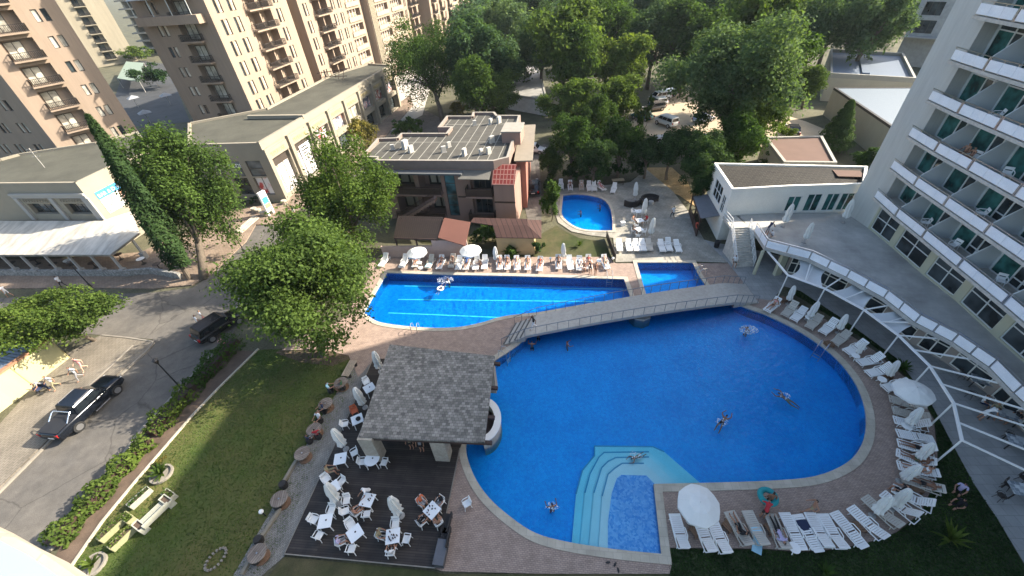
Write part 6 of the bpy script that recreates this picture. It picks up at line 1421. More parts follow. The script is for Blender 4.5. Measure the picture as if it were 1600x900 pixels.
# --- tables and chairs of the deck
m_tabletop = mat('white table top', (0.74, 0.77, 0.79), 0.4, 0.03, 1)
def make_table(round_=False, s=0.88):
    t = thing('dining_table', '', 'table'); b = MB()
    if round_: b.lathe([(0.5, 0.70), (0.52, 0.73), (0.5, 0.745), (0, 0.745)], 24)
    else: b.box((0, 0, 0.725), (s, s, 0.035))
    part('tabletop', b, m_tabletop, t, world=False)
    for sx in (-1, 1):
        for sy in (-1, 1): b = MB(); b.tube([(sx*s*0.36, sy*s*0.36, 0.71), (sx*s*0.42, sy*s*0.42, 0)], 0.03, 6); part('leg', b, m_white, t, world=False)
    b = MB(); b.lathe([(0.05, 0.745), (0.055, 0.76), (0.035, 0.785), (0, 0.785)], 10, (0.05, 0.04, 0)); part('ashtray', b, m_iron, t, world=False); return Proto(t)
TQ, TR = make_table(s=0.82), make_table(True)
def make_chair(m):
    """white monobloc armchair facing +X"""
    t = thing('plastic_chair', '', 'chair'); b = MB(); b.box((0.02, 0, 0.42), (0.46, 0.46, 0.035)); part('seat', b, m, t, world=False)
    b = MB(); M0 = Matrix.Translation((-0.22, 0, 0.43)) @ Matrix.Rotation(rad(-12), 4, 'Y')
    for y_, w_ in ((-0.21, 0.07), (0.21, 0.07)): b.box(None, (0.03, w_, 0.42), m=M0 @ Matrix.Translation((0, y_, 0.22)))
    for z_, h_ in ((0.34, 0.19), (0.09, 0.18)): b.box(None, (0.032, 0.36, h_), m=M0 @ Matrix.Translation((0.001, 0, z_)))
    part('backrest', b, m, t, world=False)
    for s in (-1, 1): b = MB(); b.tube([(-0.24, s*0.26, 0.66), (0.12, s*0.28, 0.64), (0.22, s*0.27, 0.56), (0.24, s*0.26, 0.42)], 0.028, 6); part('armrest', b, m, t, world=False)
    for sx, sy in ((1, 1), (1, -1), (-1, 1), (-1, -1)): b = MB(); b.tube([(0.02+sx*0.2, sy*0.21, 0.42), (0.02+sx*0.26, sy*0.25, 0)], 0.025, 5); part('leg', b, m, t, world=False)
    return Proto(t)
CHW = make_chair(m_white); CHO = make_chair(mat('orange plastic', (0.5, 0.12, 0.05), 0.5, 0.05))
DZ = 0.165
def table(px, rz, label, pr=None, z=DZ, grp='white tables on the dark deck'): return (pr or TQ).put(at(px[0], px[1], z+0.73).__sub__(Vector((0, 0, 0.73))), rad(rz), label, grp)
tabs = [((531.5, 716.5), 8, 'white square table left of the front pillar of the pavilion', TQ), ((581, 717), 0, 'round white table at the front left pillar of the pavilion', TR), ((520, 762), 38, 'white table half hidden under the left closed parasol', TQ), ((574, 781), -14, 'white table with cups and a standing waiter beside it', TQ), ((508, 814), 4, 'empty white table nearest to the left deck edge', TQ), ((554.5, 833), 40, 'white table turned diagonally near the bottom of the deck', TQ), ((613.7, 837.5), 6, 'white table covered with cups and bottles near the bottom of the deck', TQ), ((675, 797), 48, 'white table with three seated guests at the right deck edge', TQ), ((558, 655), 25, 'white table with a dark bag beside the orange chair', TQ), ((577, 606), 35, 'furthest white table, under the left edge of the shingle roof', TQ)]
for px, rz, lab, pr_t in tabs: table(px, rz, lab, pr_t)
def chair_at(px, to, label, pr=None, z=DZ, grp='white plastic chairs on the deck', zz=0.45):
    c = at(px[0], px[1], z+zz); c.z = z; q_ = at(to[0], to[1], z+0.7); a = math.atan2(q_.y-c.y, q_.x-c.x); (pr or CHW).put(c, a, label, grp, 0.92); return c, a
CHS = {}
chs = [((553, 707), (531, 716), 'white plastic chair between the square table and the round table by the pillar'), ((566, 721), (581, 717), 'white plastic chair on the left of the round table'), ((600, 722), (581, 717), 'white plastic chair on the right of the round table'), ((509, 748), (520, 762), 'white plastic chair behind the left closed parasol'), ((533, 752), (520, 762), 'white plastic chair right of the left closed parasol'),
       ((541, 781), (536, 800), 'white plastic chair back to back with another below the left closed parasol'), ((539, 798), (574, 781), 'lower white plastic chair of the pair below the left closed parasol'), ((517.5, 796), (508, 814), 'white plastic chair above the empty table at the left deck edge'), ((490, 811), (508, 814), 'white plastic chair left of the empty table at the left deck edge'), ((498, 836), (508, 814), 'white plastic chair below the empty table at the left deck edge'),
       ((547, 819), (554, 833), 'white plastic chair above the diagonal table'), ((533, 846), (554, 833), 'white plastic chair left of the diagonal table, holding a guest in lilac'), ((549, 857), (554, 833), 'white plastic chair below the diagonal table'), ((617.5, 818), (613, 837), 'white plastic chair above the table full of cups'), ((596, 836), (613, 837), 'white plastic chair left of the table full of cups'), ((635, 842), (613, 837), 'empty white plastic chair right of the table full of cups'),
       ((611, 862), (613, 837), 'white plastic chair below the table full of cups'), ((557.5, 800), (574, 781), 'white plastic chair under the table with the waiter, left one'), ((572.5, 803), (574, 781), 'white plastic chair under the table with the waiter, right one'), ((659, 784), (675, 797), 'white plastic chair of the guest in orange'), ((687.5, 784), (675, 797), 'white plastic chair upper right of the table at the deck edge'), ((659, 815), (675, 797), 'white plastic chair lower left of the table at the deck edge'),
       ((685, 816), (675, 797), 'white plastic chair lower right of the table at the deck edge'), ((538.5, 662), (558, 655), 'white plastic chair on the left of the table with the dark bag'), ((572, 596), (577, 606), 'white plastic chair at the furthest table under the roof edge')]
for k, (px, to, lab) in enumerate(chs): CHS[k] = chair_at(px, to, lab)
chair_at((553, 641), (558, 655), 'orange plastic chair on the dark deck', CHO, grp='')
chair_at((729, 786), (700, 800), 'single white plastic chair on the pink paving outside the deck', z=0.05)
# cups and bottles on the busy tables
for (px, n_, lab) in (((613.7, 837.5), 9, 'bottles on the busy deck table'), ((574, 781), 5, 'things on the waiter table'), ((675, 797), 6, 'phones on the right deck table')):
    c = at(px[0], px[1], DZ+0.75)
    for k in range(n_):
        b = MB(); x_, y_ = pr3.uniform(-.28, .28), pr3.uniform(-.28, .28); h_ = pr3.choice((0.1, 0.12, 0.22)); r_ = 0.035; q_ = Vector((c.x+x_, c.y+y_, DZ+0.7435)); b.lathe([(r_, 0), (r_, h_*0.7), (r_*0.5, h_), (0, h_)], 8)
        solo('drinking_cup', b, m_dkbrown, 'small dark cup among the '+lab.replace('cups and ', '').replace('cups on', 'things on'), 'cup', q_, 'cups on the deck tables', world=False)
# --- cable drum tables on the sett path
def make_drum():
    t = thing('cable_drum_table', '', 'table'); b = MB(); b.lathe([(0.52, 0.66), (0.54, 0.68), (0.54, 0.72), (0.52, 0.74), (0, 0.74)], 24); part('tabletop', b, brick_mat('drum planks', (0.16, 0.132, 0.112, 1), (0.25, 0.212, 0.18, 1), (0.08, 0.06, 0.05, 1), 3, 0.14, 0.012, var=0.2, nscale=2), t, world=False)
    b = MB(); b.lathe([(0.26, 0.08), (0.26, 0.66)], 14); part('column', b, m_brownbox, t, world=False); b = MB(); b.lathe([(0.46, 0), (0.46, 0.08), (0.26, 0.08)], 22); part('base_disc', b, m_brownbox, t, world=False)
    b = MB(); b.lathe([(0.05, 0.74), (0.045, 0.76), (0, 0.76)], 8); part('hub_plate', b, m_alu, t, world=False); return Proto(t)
DR = make_drum()
for px, lab in (((401, 864), 'round cable drum table nearest to the bottom edge of the path'), ((435.5, 779), 'round cable drum table, second from the bottom of the path'), ((471.5, 707.5), 'round cable drum table level with the front pillar of the pavilion'), ((490, 670), 'round striped cable drum table beside the guest in red'), ((508, 630), 'round cable drum table between two groups of guests on the path'), ((532, 597), 'round cable drum table beside the guest in light blue')):
    p_ = at(px[0], px[1], 0.03+0.74); DR.put((p_.x, p_.y, 0.03), pr3.uniform(0, 3), lab, 'cable drum tables')
for px, lab in (((445, 760), 'dark round stool above the second drum table'), ((407, 846), 'dark round stool above the lowest drum table'), ((436, 792), 'dark round stool below the second drum table'), ((402, 877), 'dark round stool at the bottom end of the path')):
    b = MB(); b.lathe([(0.24, 0), (0.28, 0.25), (0.24, 0.46), (0, 0.47)], 14); solo('stool', b, m_rattan, lab, 'stool', at(px[0], px[1], 0.03), 'dark stools on the path', world=False)
# wooden edging beams of the path
for k, (a_, c_) in enumerate((((463, 720), (441, 757)), ((438, 795), (402, 850)), ((398, 860), (378, 898)))):
    b = MB(); A0, A1 = at(a_[0], a_[1], 0.12), at(c_[0], c_[1], 0.12); b.bar(A0, A1, 0.2, 0.22); solo('edging_beam', b, mat('weathered beam', (0.25, 0.22, 0.17), 0.9, 0.2, 2), 'weathered edging beam between lawn and path, %s from the top' % ORD[k], 'beam', A0, 'edging beams of the path')
# bench, black benches, grey box
p_ = at(548, 580, 0.04); t = thing('slat_bench', 'wooden slat bench with dark round feet near the tree', 'bench', p_, rad(80)); b = MB()
for k in range(5): b.box((0, -0.28+k*0.14, 0.42), (1.7, 0.1, 0.04))
part('seat', b, mat('bench slats', (0.33, 0.28, 0.22), 0.8, 0.2, 3), t, world=False)
for x_ in (-0.6, 0.6):
    for y_ in (-0.24, 0.24): b = MB(); b.lathe([(0.11, 0), (0.13, 0.2), (0.1, 0.40)], 10, (x_, y_, 0)); part('leg', b, m_black, t, world=False)
for k, (u_, v_, lab) in enumerate(((699, 822, 'black padded bench, upper of two along the right deck edge'), (697, 845, 'black padded bench, lower of two along the right deck edge'))):
    p_ = at(u_, v_, 0.16); t = thing('padded_bench', lab, 'bench', p_, rad(80), group='black benches at the deck edge'); b = MB(); b.box((0, 0, 0.38), (1.1, 0.5, 0.14)); part('seat', b, m_rattan, t, world=False); b = MB(); b.box((0, -0.24, 0.62), (1.1, 0.08, 0.4)); part('backrest', b, m_rattan, t, world=False)
    for x_ in (-0.48, 0.48):
        for y_ in (-0.2, 0.2): b = MB(); b.bar((x_, y_, 0), (x_, y_, 0.32), 0.05, 0.05); part('leg', b, m_black, t, world=False)
p_ = at(691, 868, 0.16); t = thing('storage_box', 'dark grey long box at the lower right corner of the deck', 'box', p_, rad(80)); b = MB(); b.box((0, 0, 0.28), (1.25, 0.55, 0.55)); part('body', b, mat('dark grey canvas', (0.07, 0.072, 0.08), 0.8, 0.1), t, world=False); b = MB(); b.box((0, 0, 0.59), (1.32, 0.62, 0.06)); part('lid', b, mat('grey lid', (0.10, 0.105, 0.12), 0.7), t, world=False)
# rattan sofas, garden table, white group by the small pool
for k, (u_, v_, a0_, span, lab) in enumerate(((986, 318, 200, 150, 'black curved rattan sofa left of the closed parasol'), (1016, 318, 20, 200, 'black round rattan seat with roof like back beside the dry grass'))):
    p_ = at(u_, v_, 0.045); t = thing('rattan_sofa', lab, 'sofa', p_); N = 14; R_ = 1.15 if k == 0 else 1.3
    o_ = [V2(R_*math.cos(rad(a0_+span*i/N)), R_*math.sin(rad(a0_+span*i/N))) for i in range(N+1)]; i2 = [v*0.86 for v in o_]; i3 = [v*0.4 for v in o_]; b = MB(); b.prism(o_+i2[::-1], 0, 0.8); part('backrest', b, m_rattan, t, world=False); b = MB(); b.prism(i2+i3[::-1], 0.05, 0.42); part('seat', b, m_rattan, t, world=False)
    if k: b = MB(); b.lathe([(0.35, 0.05), (0.35, 0.45), (0, 0.46)], 14, (0, -0.2, 0)); part('low_table', b, m_greywall, t, world=False)
p_ = at(965, 288, 0.045); t = thing('garden_table', 'light wooden table left of the first closed parasol by the small pool', 'table', p_); b = MB(); b.box((0, 0, 0.7), (1.7, 0.7, 0.06)); part('tabletop', b, mat('light wood', (0.42, 0.32, 0.2), 0.7, 0.1), t, world=False)
for x_ in (-.7, .7):
    for y_ in (-.28, .28): b = MB(); b.bar((x_, y_, 0), (x_, y_, 0.68), 0.08, 0.08); part('leg', b, m_dkbrown, t, world=False)
for k, (u_, v_, lab) in enumerate(((998, 330, 'white table at the foot of the middle closed parasol'), (1000, 344, 'white table crowded with seated guests beside the small pool'), (999, 358, 'white table above the lounger row on the grey paving'))):
    table((u_, v_), 10*k, lab, z=0.045, grp='white tables by the small pool')
KC = {}
for k, (px, to) in enumerate((((990, 330), (998, 330)), ((1006, 331), (998, 330)), ((990, 344), (1000, 344)), ((1009, 344), (1000, 344)), ((994, 352), (1000, 344)), ((990, 360), (999, 358)), ((1006, 361), (999, 358)), ((997, 368), (999, 358)))):
    KC[k] = chair_at(px, to, 'white plastic chair by the small pool, %s counted downwards along the three tables' % ORD[k], z=0.045, grp='chairs by the small pool')
b = MB(); b.box((0, 0, 0.22), (0.5, 0.45, 0.44)); b.box((0, 0, 0.46), (0.54, 0.49, 0.05)); solo('cool_box', b, m_white, 'small white cool box on the grey paving right of the small pool', 'box', at(973, 352, 0.045), world=False)
# side tables and crates
b = MB(); ts_ = thing('side_table', '', 'side table'); b.lathe([(0.30, 0.40), (0.31, 0.42), (0.30, 0.44), (0, 0.44)], 18); part('tabletop', b, m_white, ts_, world=False)
for k in range(3): b = MB(); a_ = 2*PI*k/3; b.tube([(0.08*math.cos(a_), 0.08*math.sin(a_), 0.4), (0.24*math.cos(a_), 0.24*math.sin(a_), 0)], 0.03, 6); part('leg', b, m_white, ts_, world=False)
STP = Proto(ts_)
for px, lab in (((1079, 813), 'round white side table under the open parasol at the entry steps'), ((1237, 860), 'round white side table on the lawn edge below the bottom lounger row'), ((1261, 501), 'round white side table at the second pergola post'), ((1333, 561), 'round white side table between loungers at the right ladder'), ((1374, 598), 'round white side table just above the open parasol on the curved edge'), ((1412, 671), 'round white side table under the closed parasol on the curved edge'), ((656, 415), 'round white side table under the open parasol near the tree'), ((936, 412), 'round white side table between sunbathers at the right end of the lap pool row')):
    STP.put(at(px[0], px[1], 0.05), 0, lab, 'round side tables')
for k, px in enumerate(((1086, 832), (1137, 824), (1203, 828), (1222, 470), (1294, 540), (1383, 590), (1437, 672), (1446, 728), (1428, 765), (1340, 826))):
    b = MB()
    for j in range(5): b.box((0, -0.24+j*0.12, 0.3), (0.6, 0.1, 0.03))
    for sx in (-.25, .25): b.box((sx, 0, 0.14), (0.04, 0.58, 0.28))
    solo('crate_table', b, m_brownbox, 'brown slatted low table between sun loungers, %s in order round the pool from bottom left' % (ORD[k]), 'low table', at(px[0], px[1], 0.05), 'brown low tables', rz=pr3.uniform(0, 3), world=False)
# bins, lamps, fence
b = MB(); b.lathe([(0.25, 0), (0.30, 0.75), (0.32, 0.78), (0.28, 0.8), (0, 0.8)], 14); solo('litter_bin', b, m_black, 'black litter bin at the foot of the white building', 'bin', at(1119, 386, 0.045), world=False)
for px, lab in (((415, 806), 'low ball lamp on the lawn edge beside the path'), ((860, 411), 'small white ball lamp on the worn lawn behind the lap pool, left one'), ((957, 411), 'small white ball lamp at the grey fence')):
    t = thing('ball_lamp', lab, 'lamp', at(px[0], px[1], 0.02), group='low ball lamps'); b = MB(); b.tube([(0, 0, 0), (0, 0, 0.55)], 0.04, 8); part('post', b, m_black, t, world=False); b = MB(); b.lathe([(0.02, 0.5), (0.11, 0.54), (0.15, 0.64), (0.11, 0.75), (0, 0.79)], 12); part('globe', b, m_white, t, world=False)
b = MB(); A0, A1 = at(947, 372, 0.02), at(961, 410, 0.02); railing(b, [A0, A1], 1.0, 0.5, 0.03, 0.04); b.bar(A0+Vector((0, 0, 0.5)), A1+Vector((0, 0, 0.5)), 0.02, 0.85); solo('mesh_fence', b, m_frame_d, 'short dark mesh fence between worn lawn and grey paving', 'fence', A0)
for (bx, tx, lab) in (((289, 613), (249, 565), 'black street lamp at the roadside hedge'), ((143, 449), (122, 425), 'black street lamp in front of the restaurant awning'), ((382, 394), (364, 354), 'black street lamp on the plaza corner behind the big tree')):
    b_ = at(bx[0], bx[1], 0.02); hh = max(3.2, rise(b_, tx)); t = thing('street_lamp', lab, 'street lamp', b_, group='black street lamps'); b = MB(); b.tube([(0, 0, 0), (0, 0, 0.6), (0, 0, hh)], 0.07, 8, 0.045); b.lathe([(0.13, 0), (0.11, 0.5), (0.06, 0.6)], 10); part('post', b, m_black, t, world=False)
    b = MB(); b.lathe([(0.1, hh), (0.22, hh+0.35), (0.24, hh+0.36), (0.05, hh+0.52), (0, hh+0.53)], 8); part('lantern', b, m_iron, t, world=False)
# white garden bench and yellow planters on the lawn
p_ = at(246, 806, 0.01); t = thing('garden_bench', 'white painted garden bench with slatted seat and planter box ends on the lawn', 'bench', p_, rad(62)); m_wpaint = mat('white painted wood', (0.36, 0.36, 0.30), 0.7, 0.1, 4); b = MB()
for k in range(6): b.box((0, -0.36+k*0.13, 0.45), (1.35, 0.08, 0.04))
part('seat', b, m_wpaint, t, world=False); b = MB(); b.box((0, -0.52, 0.62), (1.6, 0.07, 0.42)); part('backrest', b, m_wpaint, t, world=False)
for x_ in (-0.85, 0.85):
    b = MB()
    for c_, s_ in (((x_, 0.42, 0.3), (0.42, 0.06, 0.6)), ((x_, -0.42, 0.3), (0.42, 0.06, 0.6)), ((x_-0.18, 0, 0.3), (0.06, 0.78, 0.6)), ((x_+0.18, 0, 0.3), (0.06, 0.78, 0.6))): b.box(c_, s_)
    bx = part('planter_end', b, m_wpaint, t, world=False); b = MB(); b.box((x_, 0, 0.5), (0.3, 0.76, 0.04)); part('soil', b, m_soil, bx, world=False)
for u_, v_, rz, lab, ln_ in ((180, 828, 62, 'pale yellow planter trough on the lawn, upper of two', 1.5), (196, 842, 62, 'pale yellow planter trough on the lawn, lower of two', 1.4), (222, 780, 62, 'white planter trough above the garden bench', 1.3), (268, 776, -28, 'small white planter box at the top end of the garden bench', 0.9), (204, 812, -28, 'small yellow planter box with green leaves left of the garden bench', 0.9)):
    t = thing('planter_trough', lab, 'planter', at(u_, v_, 0.01), rad(rz), group='planters on the lawn'); mm = mat('pale yellow painted wood', (0.31, 0.30, 0.17), 0.7, 0.1, 3) if 'yellow' in lab else m_wpaint; b = MB()
    for c_, s_ in (((0, 0.2, 0.22), (ln_, 0.05, 0.44)), ((0, -0.2, 0.22), (ln_, 0.05, 0.44)), ((ln_/2, 0, 0.22), (0.05, 0.4, 0.44)), ((-ln_/2, 0, 0.22), (0.05, 0.4, 0.44))): b.box(c_, s_)
    part('box', b, mm, t, world=False); b = MB(); b.box((0, 0, 0.36), (ln_-0.06, 0.36, 0.04)); part('soil', b, m_soil, t, world=False)
    r_ = np.random.RandomState(u_); q_ = np.stack([r_.uniform(-ln_/2, ln_/2, 120), r_.uniform(-.2, .2, 120), r_.uniform(.38, .6, 120)], 1); o = bpy.data.objects.new('leaves', leaf_mesh('leaves', q_, np.tile([[0, 0, 1.0]], (120, 1)), 0.13, LY if 'yellow' in lab else LG, u_)); COL.objects.link(o); o.parent = t
b = MB()
for k in range(18): a_ = 2*PI*k/18; b.box((0.62*math.cos(a_), 0.42*math.sin(a_), 0.06), (0.13, 0.1, 0.12), rz=a_)
solo('stone_ring', b, m_kerb, 'small oval ring of pale stones on the shaded lawn', 'stone ring', at(338, 874, 0.01), rz=rad(60), world=False)
b = MB(); pts = P([(404, 545), (340, 608), (300, 650), (212, 752), (160, 815), (106, 893)], 0.06)
for a_, c_ in zip(pts[:-1], pts[1:]): b.bar(a_, c_, 0.14, 0.16)
solo('lawn_edging', b, m_coping, 'long pale edging kerb between the soil bed and the lawn', 'edging', pts[0])
# shaded dining under the pergola
m_checker = brick_mat('patterned table cloth', (0.55, 0.58, 0.58, 1), (0.16, 0.19, 0.22, 1), (0.45, 0.48, 0.5, 1), 0.22, 0.22, 0.01, var=0.1)
def dining(px, rz, sx, lab):
    p_ = at(px[0], px[1], 0.06); t = thing('terrace_table', lab, 'table', p_, rad(rz), group='tables under the pergola'); b = MB(); b.box((0, 0, 0.72), (sx, 0.85, 0.04)); part('tabletop', b, m_checker, t, world=False)
    for x_ in (-1, 1):
        for y_ in (-1, 1): b = MB(); b.bar((x_*sx*0.42, y_*0.34, 0), (x_*sx*0.42, y_*0.34, 0.7), 0.05, 0.05); part('leg', b, m_iron, t, world=False)
dining((1592, 775), -20, 1.6, 'patterned long table at the right edge below the pergola'); dining((1530, 605), -35, 1.5, 'table with dark chairs under the pergola near the lower wall'); dining((1560, 655), -35, 1.5, 'table with seated guests under the pergola'); dining((1585, 700), -30, 1.4, 'table below the seated guests under the pergola')
def make_iron():
    t = thing('iron_chair', '', 'chair'); b = MB(); b.lathe([(0.22, 0.44), (0.22, 0.46), (0, 0.46)], 14); part('seat', b, m_iron, t, world=False); b = MB()
    for q_ in (0.1, 0.18): b.tube([(-0.2, q_*1.2*math.cos(x_), 0.68+q_*1.3*math.sin(x_)) for x_ in (0, .8, 1.6, 2.4, 3.14, 4, 4.7, 5.5, 6.28)], 0.014, 4)
    b.bar((-0.2, -0.2, 0.45), (-0.22, -0.2, 0.8), 0.02, 0.02); b.bar((-0.2, 0.2, 0.45), (-0.22, 0.2, 0.8), 0.02, 0.02); part('backrest', b, m_iron, t, world=False)
    for k in range(4): a_ = PI/4+k*PI/2; b = MB(); b.tube([(0.15*math.cos(a_), 0.15*math.sin(a_), 0.44), (0.24*math.cos(a_), 0.24*math.sin(a_), 0)], 0.014, 5); part('leg', b, m_iron, t, world=False)
    return Proto(t)
IC = make_iron()
for k, (px, a_) in enumerate((((1568, 762), -60), ((1592, 752), -80), ((1558, 780), 0), ((1500, 590), -30), ((1515, 583), -60), ((1512, 620), 40), ((1535, 628), 60), ((1545, 645), -20), ((1590, 640), -120), ((1572, 685), 0))):
    IC.put(at(px[0], px[1], 0.06), rad(a_), 'dark wrought iron chair under the pergola, %s in this order: three by the patterned table, four by the upper table, three by the guests' % ORD[k] if False else 'dark iron chair with round back, %s counted %s' % (ORD[k] if k < 3 else ORD[k-3], 'around the patterned long table' if k < 3 else 'downwards from the upper table under the pergola'), 'iron chairs under the pergola')
# chairs on the hotel balconies
k2 = 0
for (kf, ib, dx) in ((0, 1, 0.5), (0, 2, 0.4), (0, 3, 0.5), (1, 2, 0.45), (1, 3, 0.5), (2, 2, 0.4), (3, 1, 0.5), (2, 1, 0.6)):
    Fb = Fac(Bf[ib], Bf[ib+1]); 
    if Fb.n.x > 0: Fb.n = -Fb.n
    p_ = Fb.p(Fb.L*dx, -1.2, 6.52+2.93*kf); CHW.put(p_, rad(150+40*(k2 % 3)), 'white plastic chair on a hotel balcony, %s floor up, %s bay from end wall' % (ORD[kf], ORD[ib]), 'chairs on the hotel balconies'); k2 += 1
# tables in the dark under the restaurant awning
for k, px in enumerate(((25, 418), (60, 412), (90, 420), (112, 414), (150, 418), (190, 405), (225, 412), (250, 420))):
    p_ = at(px[0], px[1], 0.13); t = thing('cafe_table', 'small round cafe table under the restaurant awning, %s from the left' % ORD[k], 'table', p_, group='cafe tables under the awning'); b = MB(); b.lathe([(0.45, 0.72), (0.45, 0.75), (0, 0.75)], 14); part('tabletop', b, m_dkbrown if k not in (3, 6) else m_white, t, world=False); b = MB(); b.tube([(0, 0, 0), (0, 0, 0.72)], 0.05, 8); b.lathe([(0.3, 0), (0.28, 0.04), (0.05, 0.06)], 12); part('pedestal', b, m_iron, t, world=False)
# signs on the plaza
p0_, p1_ = at(421, 338, 0.13), at(430, 332, 0.13); Fz = Fac(p0_, p1_); t = thing('sign_stele', 'tall white advertising stele with turquoise and yellow patches on the plaza', 'sign', p0_); hh = 3.6; b = MB(); fbox(b, Fz, 0, Fz.L, -0.35, 0, 0.7, hh); part('panel', b, m_white, t); b = MB(); fbox(b, Fz, 0, 0.25, -0.3, -0.05, 0, 0.7); fbox(b, Fz, Fz.L-0.25, Fz.L, -0.3, -0.05, 0, 0.7); part('foot', b, m_white, t)
b = MB(); fbox(b, Fz, 0.1, Fz.L-0.1, 0.004, 0.015, 1.9, 2.8); part('turquoise_patch', b, mat('turquoise print', (0.06, 0.52, 0.55), 0.5, 0.4, 2.5), t); b = MB(); fbox(b, Fz, 0.1, Fz.L-0.1, 0.004, 0.015, 1.25, 1.85); part('yellow_patch', b, mat('yellow print', (0.62, 0.52, 0.16), 0.5, 0.3, 3), t); b = MB(); fbox(b, Fz, 0.2, Fz.L-0.2, 0.004, 0.015, 3.0, 3.4); part('grey_mark', b, mat('grey print', (0.45, 0.45, 0.47), 0.5, 0.3, 6), t)
for k, px in enumerate(((398, 330), (405, 332), (412, 336), (445, 318))):
    b = MB(); b.lathe([(0.35, 0), (0.42, 0.5), (0.38, 0.55), (0, 0.52)], 12); solo('flower_tub', b, m_coping, 'pale stone flower tub on the plaza, %s from the left' % ORD[k], 'planter', at(px[0], px[1], 0.13), 'flower tubs', world=False)
b = MB(); st0, st1 = at(370, 362, 0.2), at(398, 338, 0.2)
for k in range(3): b.bar(st0+Vector((0.35*k, -0.2*k, 0.1-0.05*k)), st1+Vector((0.35*k, -0.2*k, 0.1-0.05*k)), 0.34, 0.12)
solo('stone_steps', b, m_coping, 'pale stone steps from the plaza down to the street', 'steps', st0)
p_ = at(358, 322, 0.13); t = thing('market_stall', 'small kiosk with dark red roof before the grey shop facade', 'kiosk', p_); b = MB(); b.lathe([(1.3, 2.2), (0.1, 2.75)], 4); part('roof', b, mat('dark red canvas', (0.12, 0.035, 0.035), 0.8), t, world=False); b = MB()
for x_, y_ in ((.8, .8), (-.8, .8), (.8, -.8), (-.8, -.8)): b.bar((x_, y_, 0), (x_, y_, 2.2), 0.08, 0.08)
part('post', b, m_iron, t, world=False); b = MB(); b.box((0, 0, 0.5), (1.4, 0.8, 1.0)); part('counter', b, m_brownbox, t, world=False)
shrub('white flowering shrub beside the small kiosk', (392, 312), 10, 1.4, LD, 140, n=500, leaf=0.2)
# ================================================================== vehicles
def carpaint(name, c, rough=0.22, metal=0.3): return mat('car paint '+name, c, rough, 0.02, 1, metal=metal, spec=0.6)
m_tyre = mat('tyre rubber', (0.02, 0.02, 0.02), 0.85, 0.1); m_rim = mat('alloy rim', (0.42, 0.42, 0.43), 0.3, 0.05, 2, metal=0.8); m_cglass = mat('car glass', (0.012, 0.016, 0.02), 0.04, 0.1, spec=0.7)
m_rail = mat('dull grey rail', (0.2, 0.2, 0.21), 0.5); m_tail = mat('red tail lamp', (0.35, 0.015, 0.015), 0.25, 0.05); m_head = mat('clear headlamp', (0.6, 0.62, 0.62), 0.15, 0.05); m_chrome = mat('chrome bar', (0.75, 0.76, 0.78), 0.15, 0.02, metal=0.9)
def loft(b, st, n=12):
    """st: list of (x, half width, z bottom, z top, squareness)"""
    base = len(b.v)
    for x_, w_, z0, z1, sq in st:
        for k in range(n):
            a_ = 2*PI*(k+0.5)/n; c_, s_ = math.cos(a_), math.sin(a_); e = 2/sq
            y_ = w_*math.copysign(abs(c_)**e, c_); z_ = (z0+z1)/2+(z1-z0)/2*math.copysign(abs(s_)**e, s_)
            tz = (z_-z0)/max(1e-4, z1-z0); b.v.append((x_, y_*(1-0.06*max(0, tz-0.5)*2), z_))
    for i in range(len(st)-1):
        for k in range(n): b.f.append((base+i*n+k, base+(i+1)*n+k, base+(i+1)*n+(k+1) % n, base+i*n+(k+1) % n)); b.mi.append(b.cur)
    b.f.append(tuple(base+k for k in range(n))); b.mi.append(b.cur); q = base+(len(st)-1)*n; b.f.append(tuple(q+k for k in range(n-1, -1, -1))); b.mi.append(b.cur)
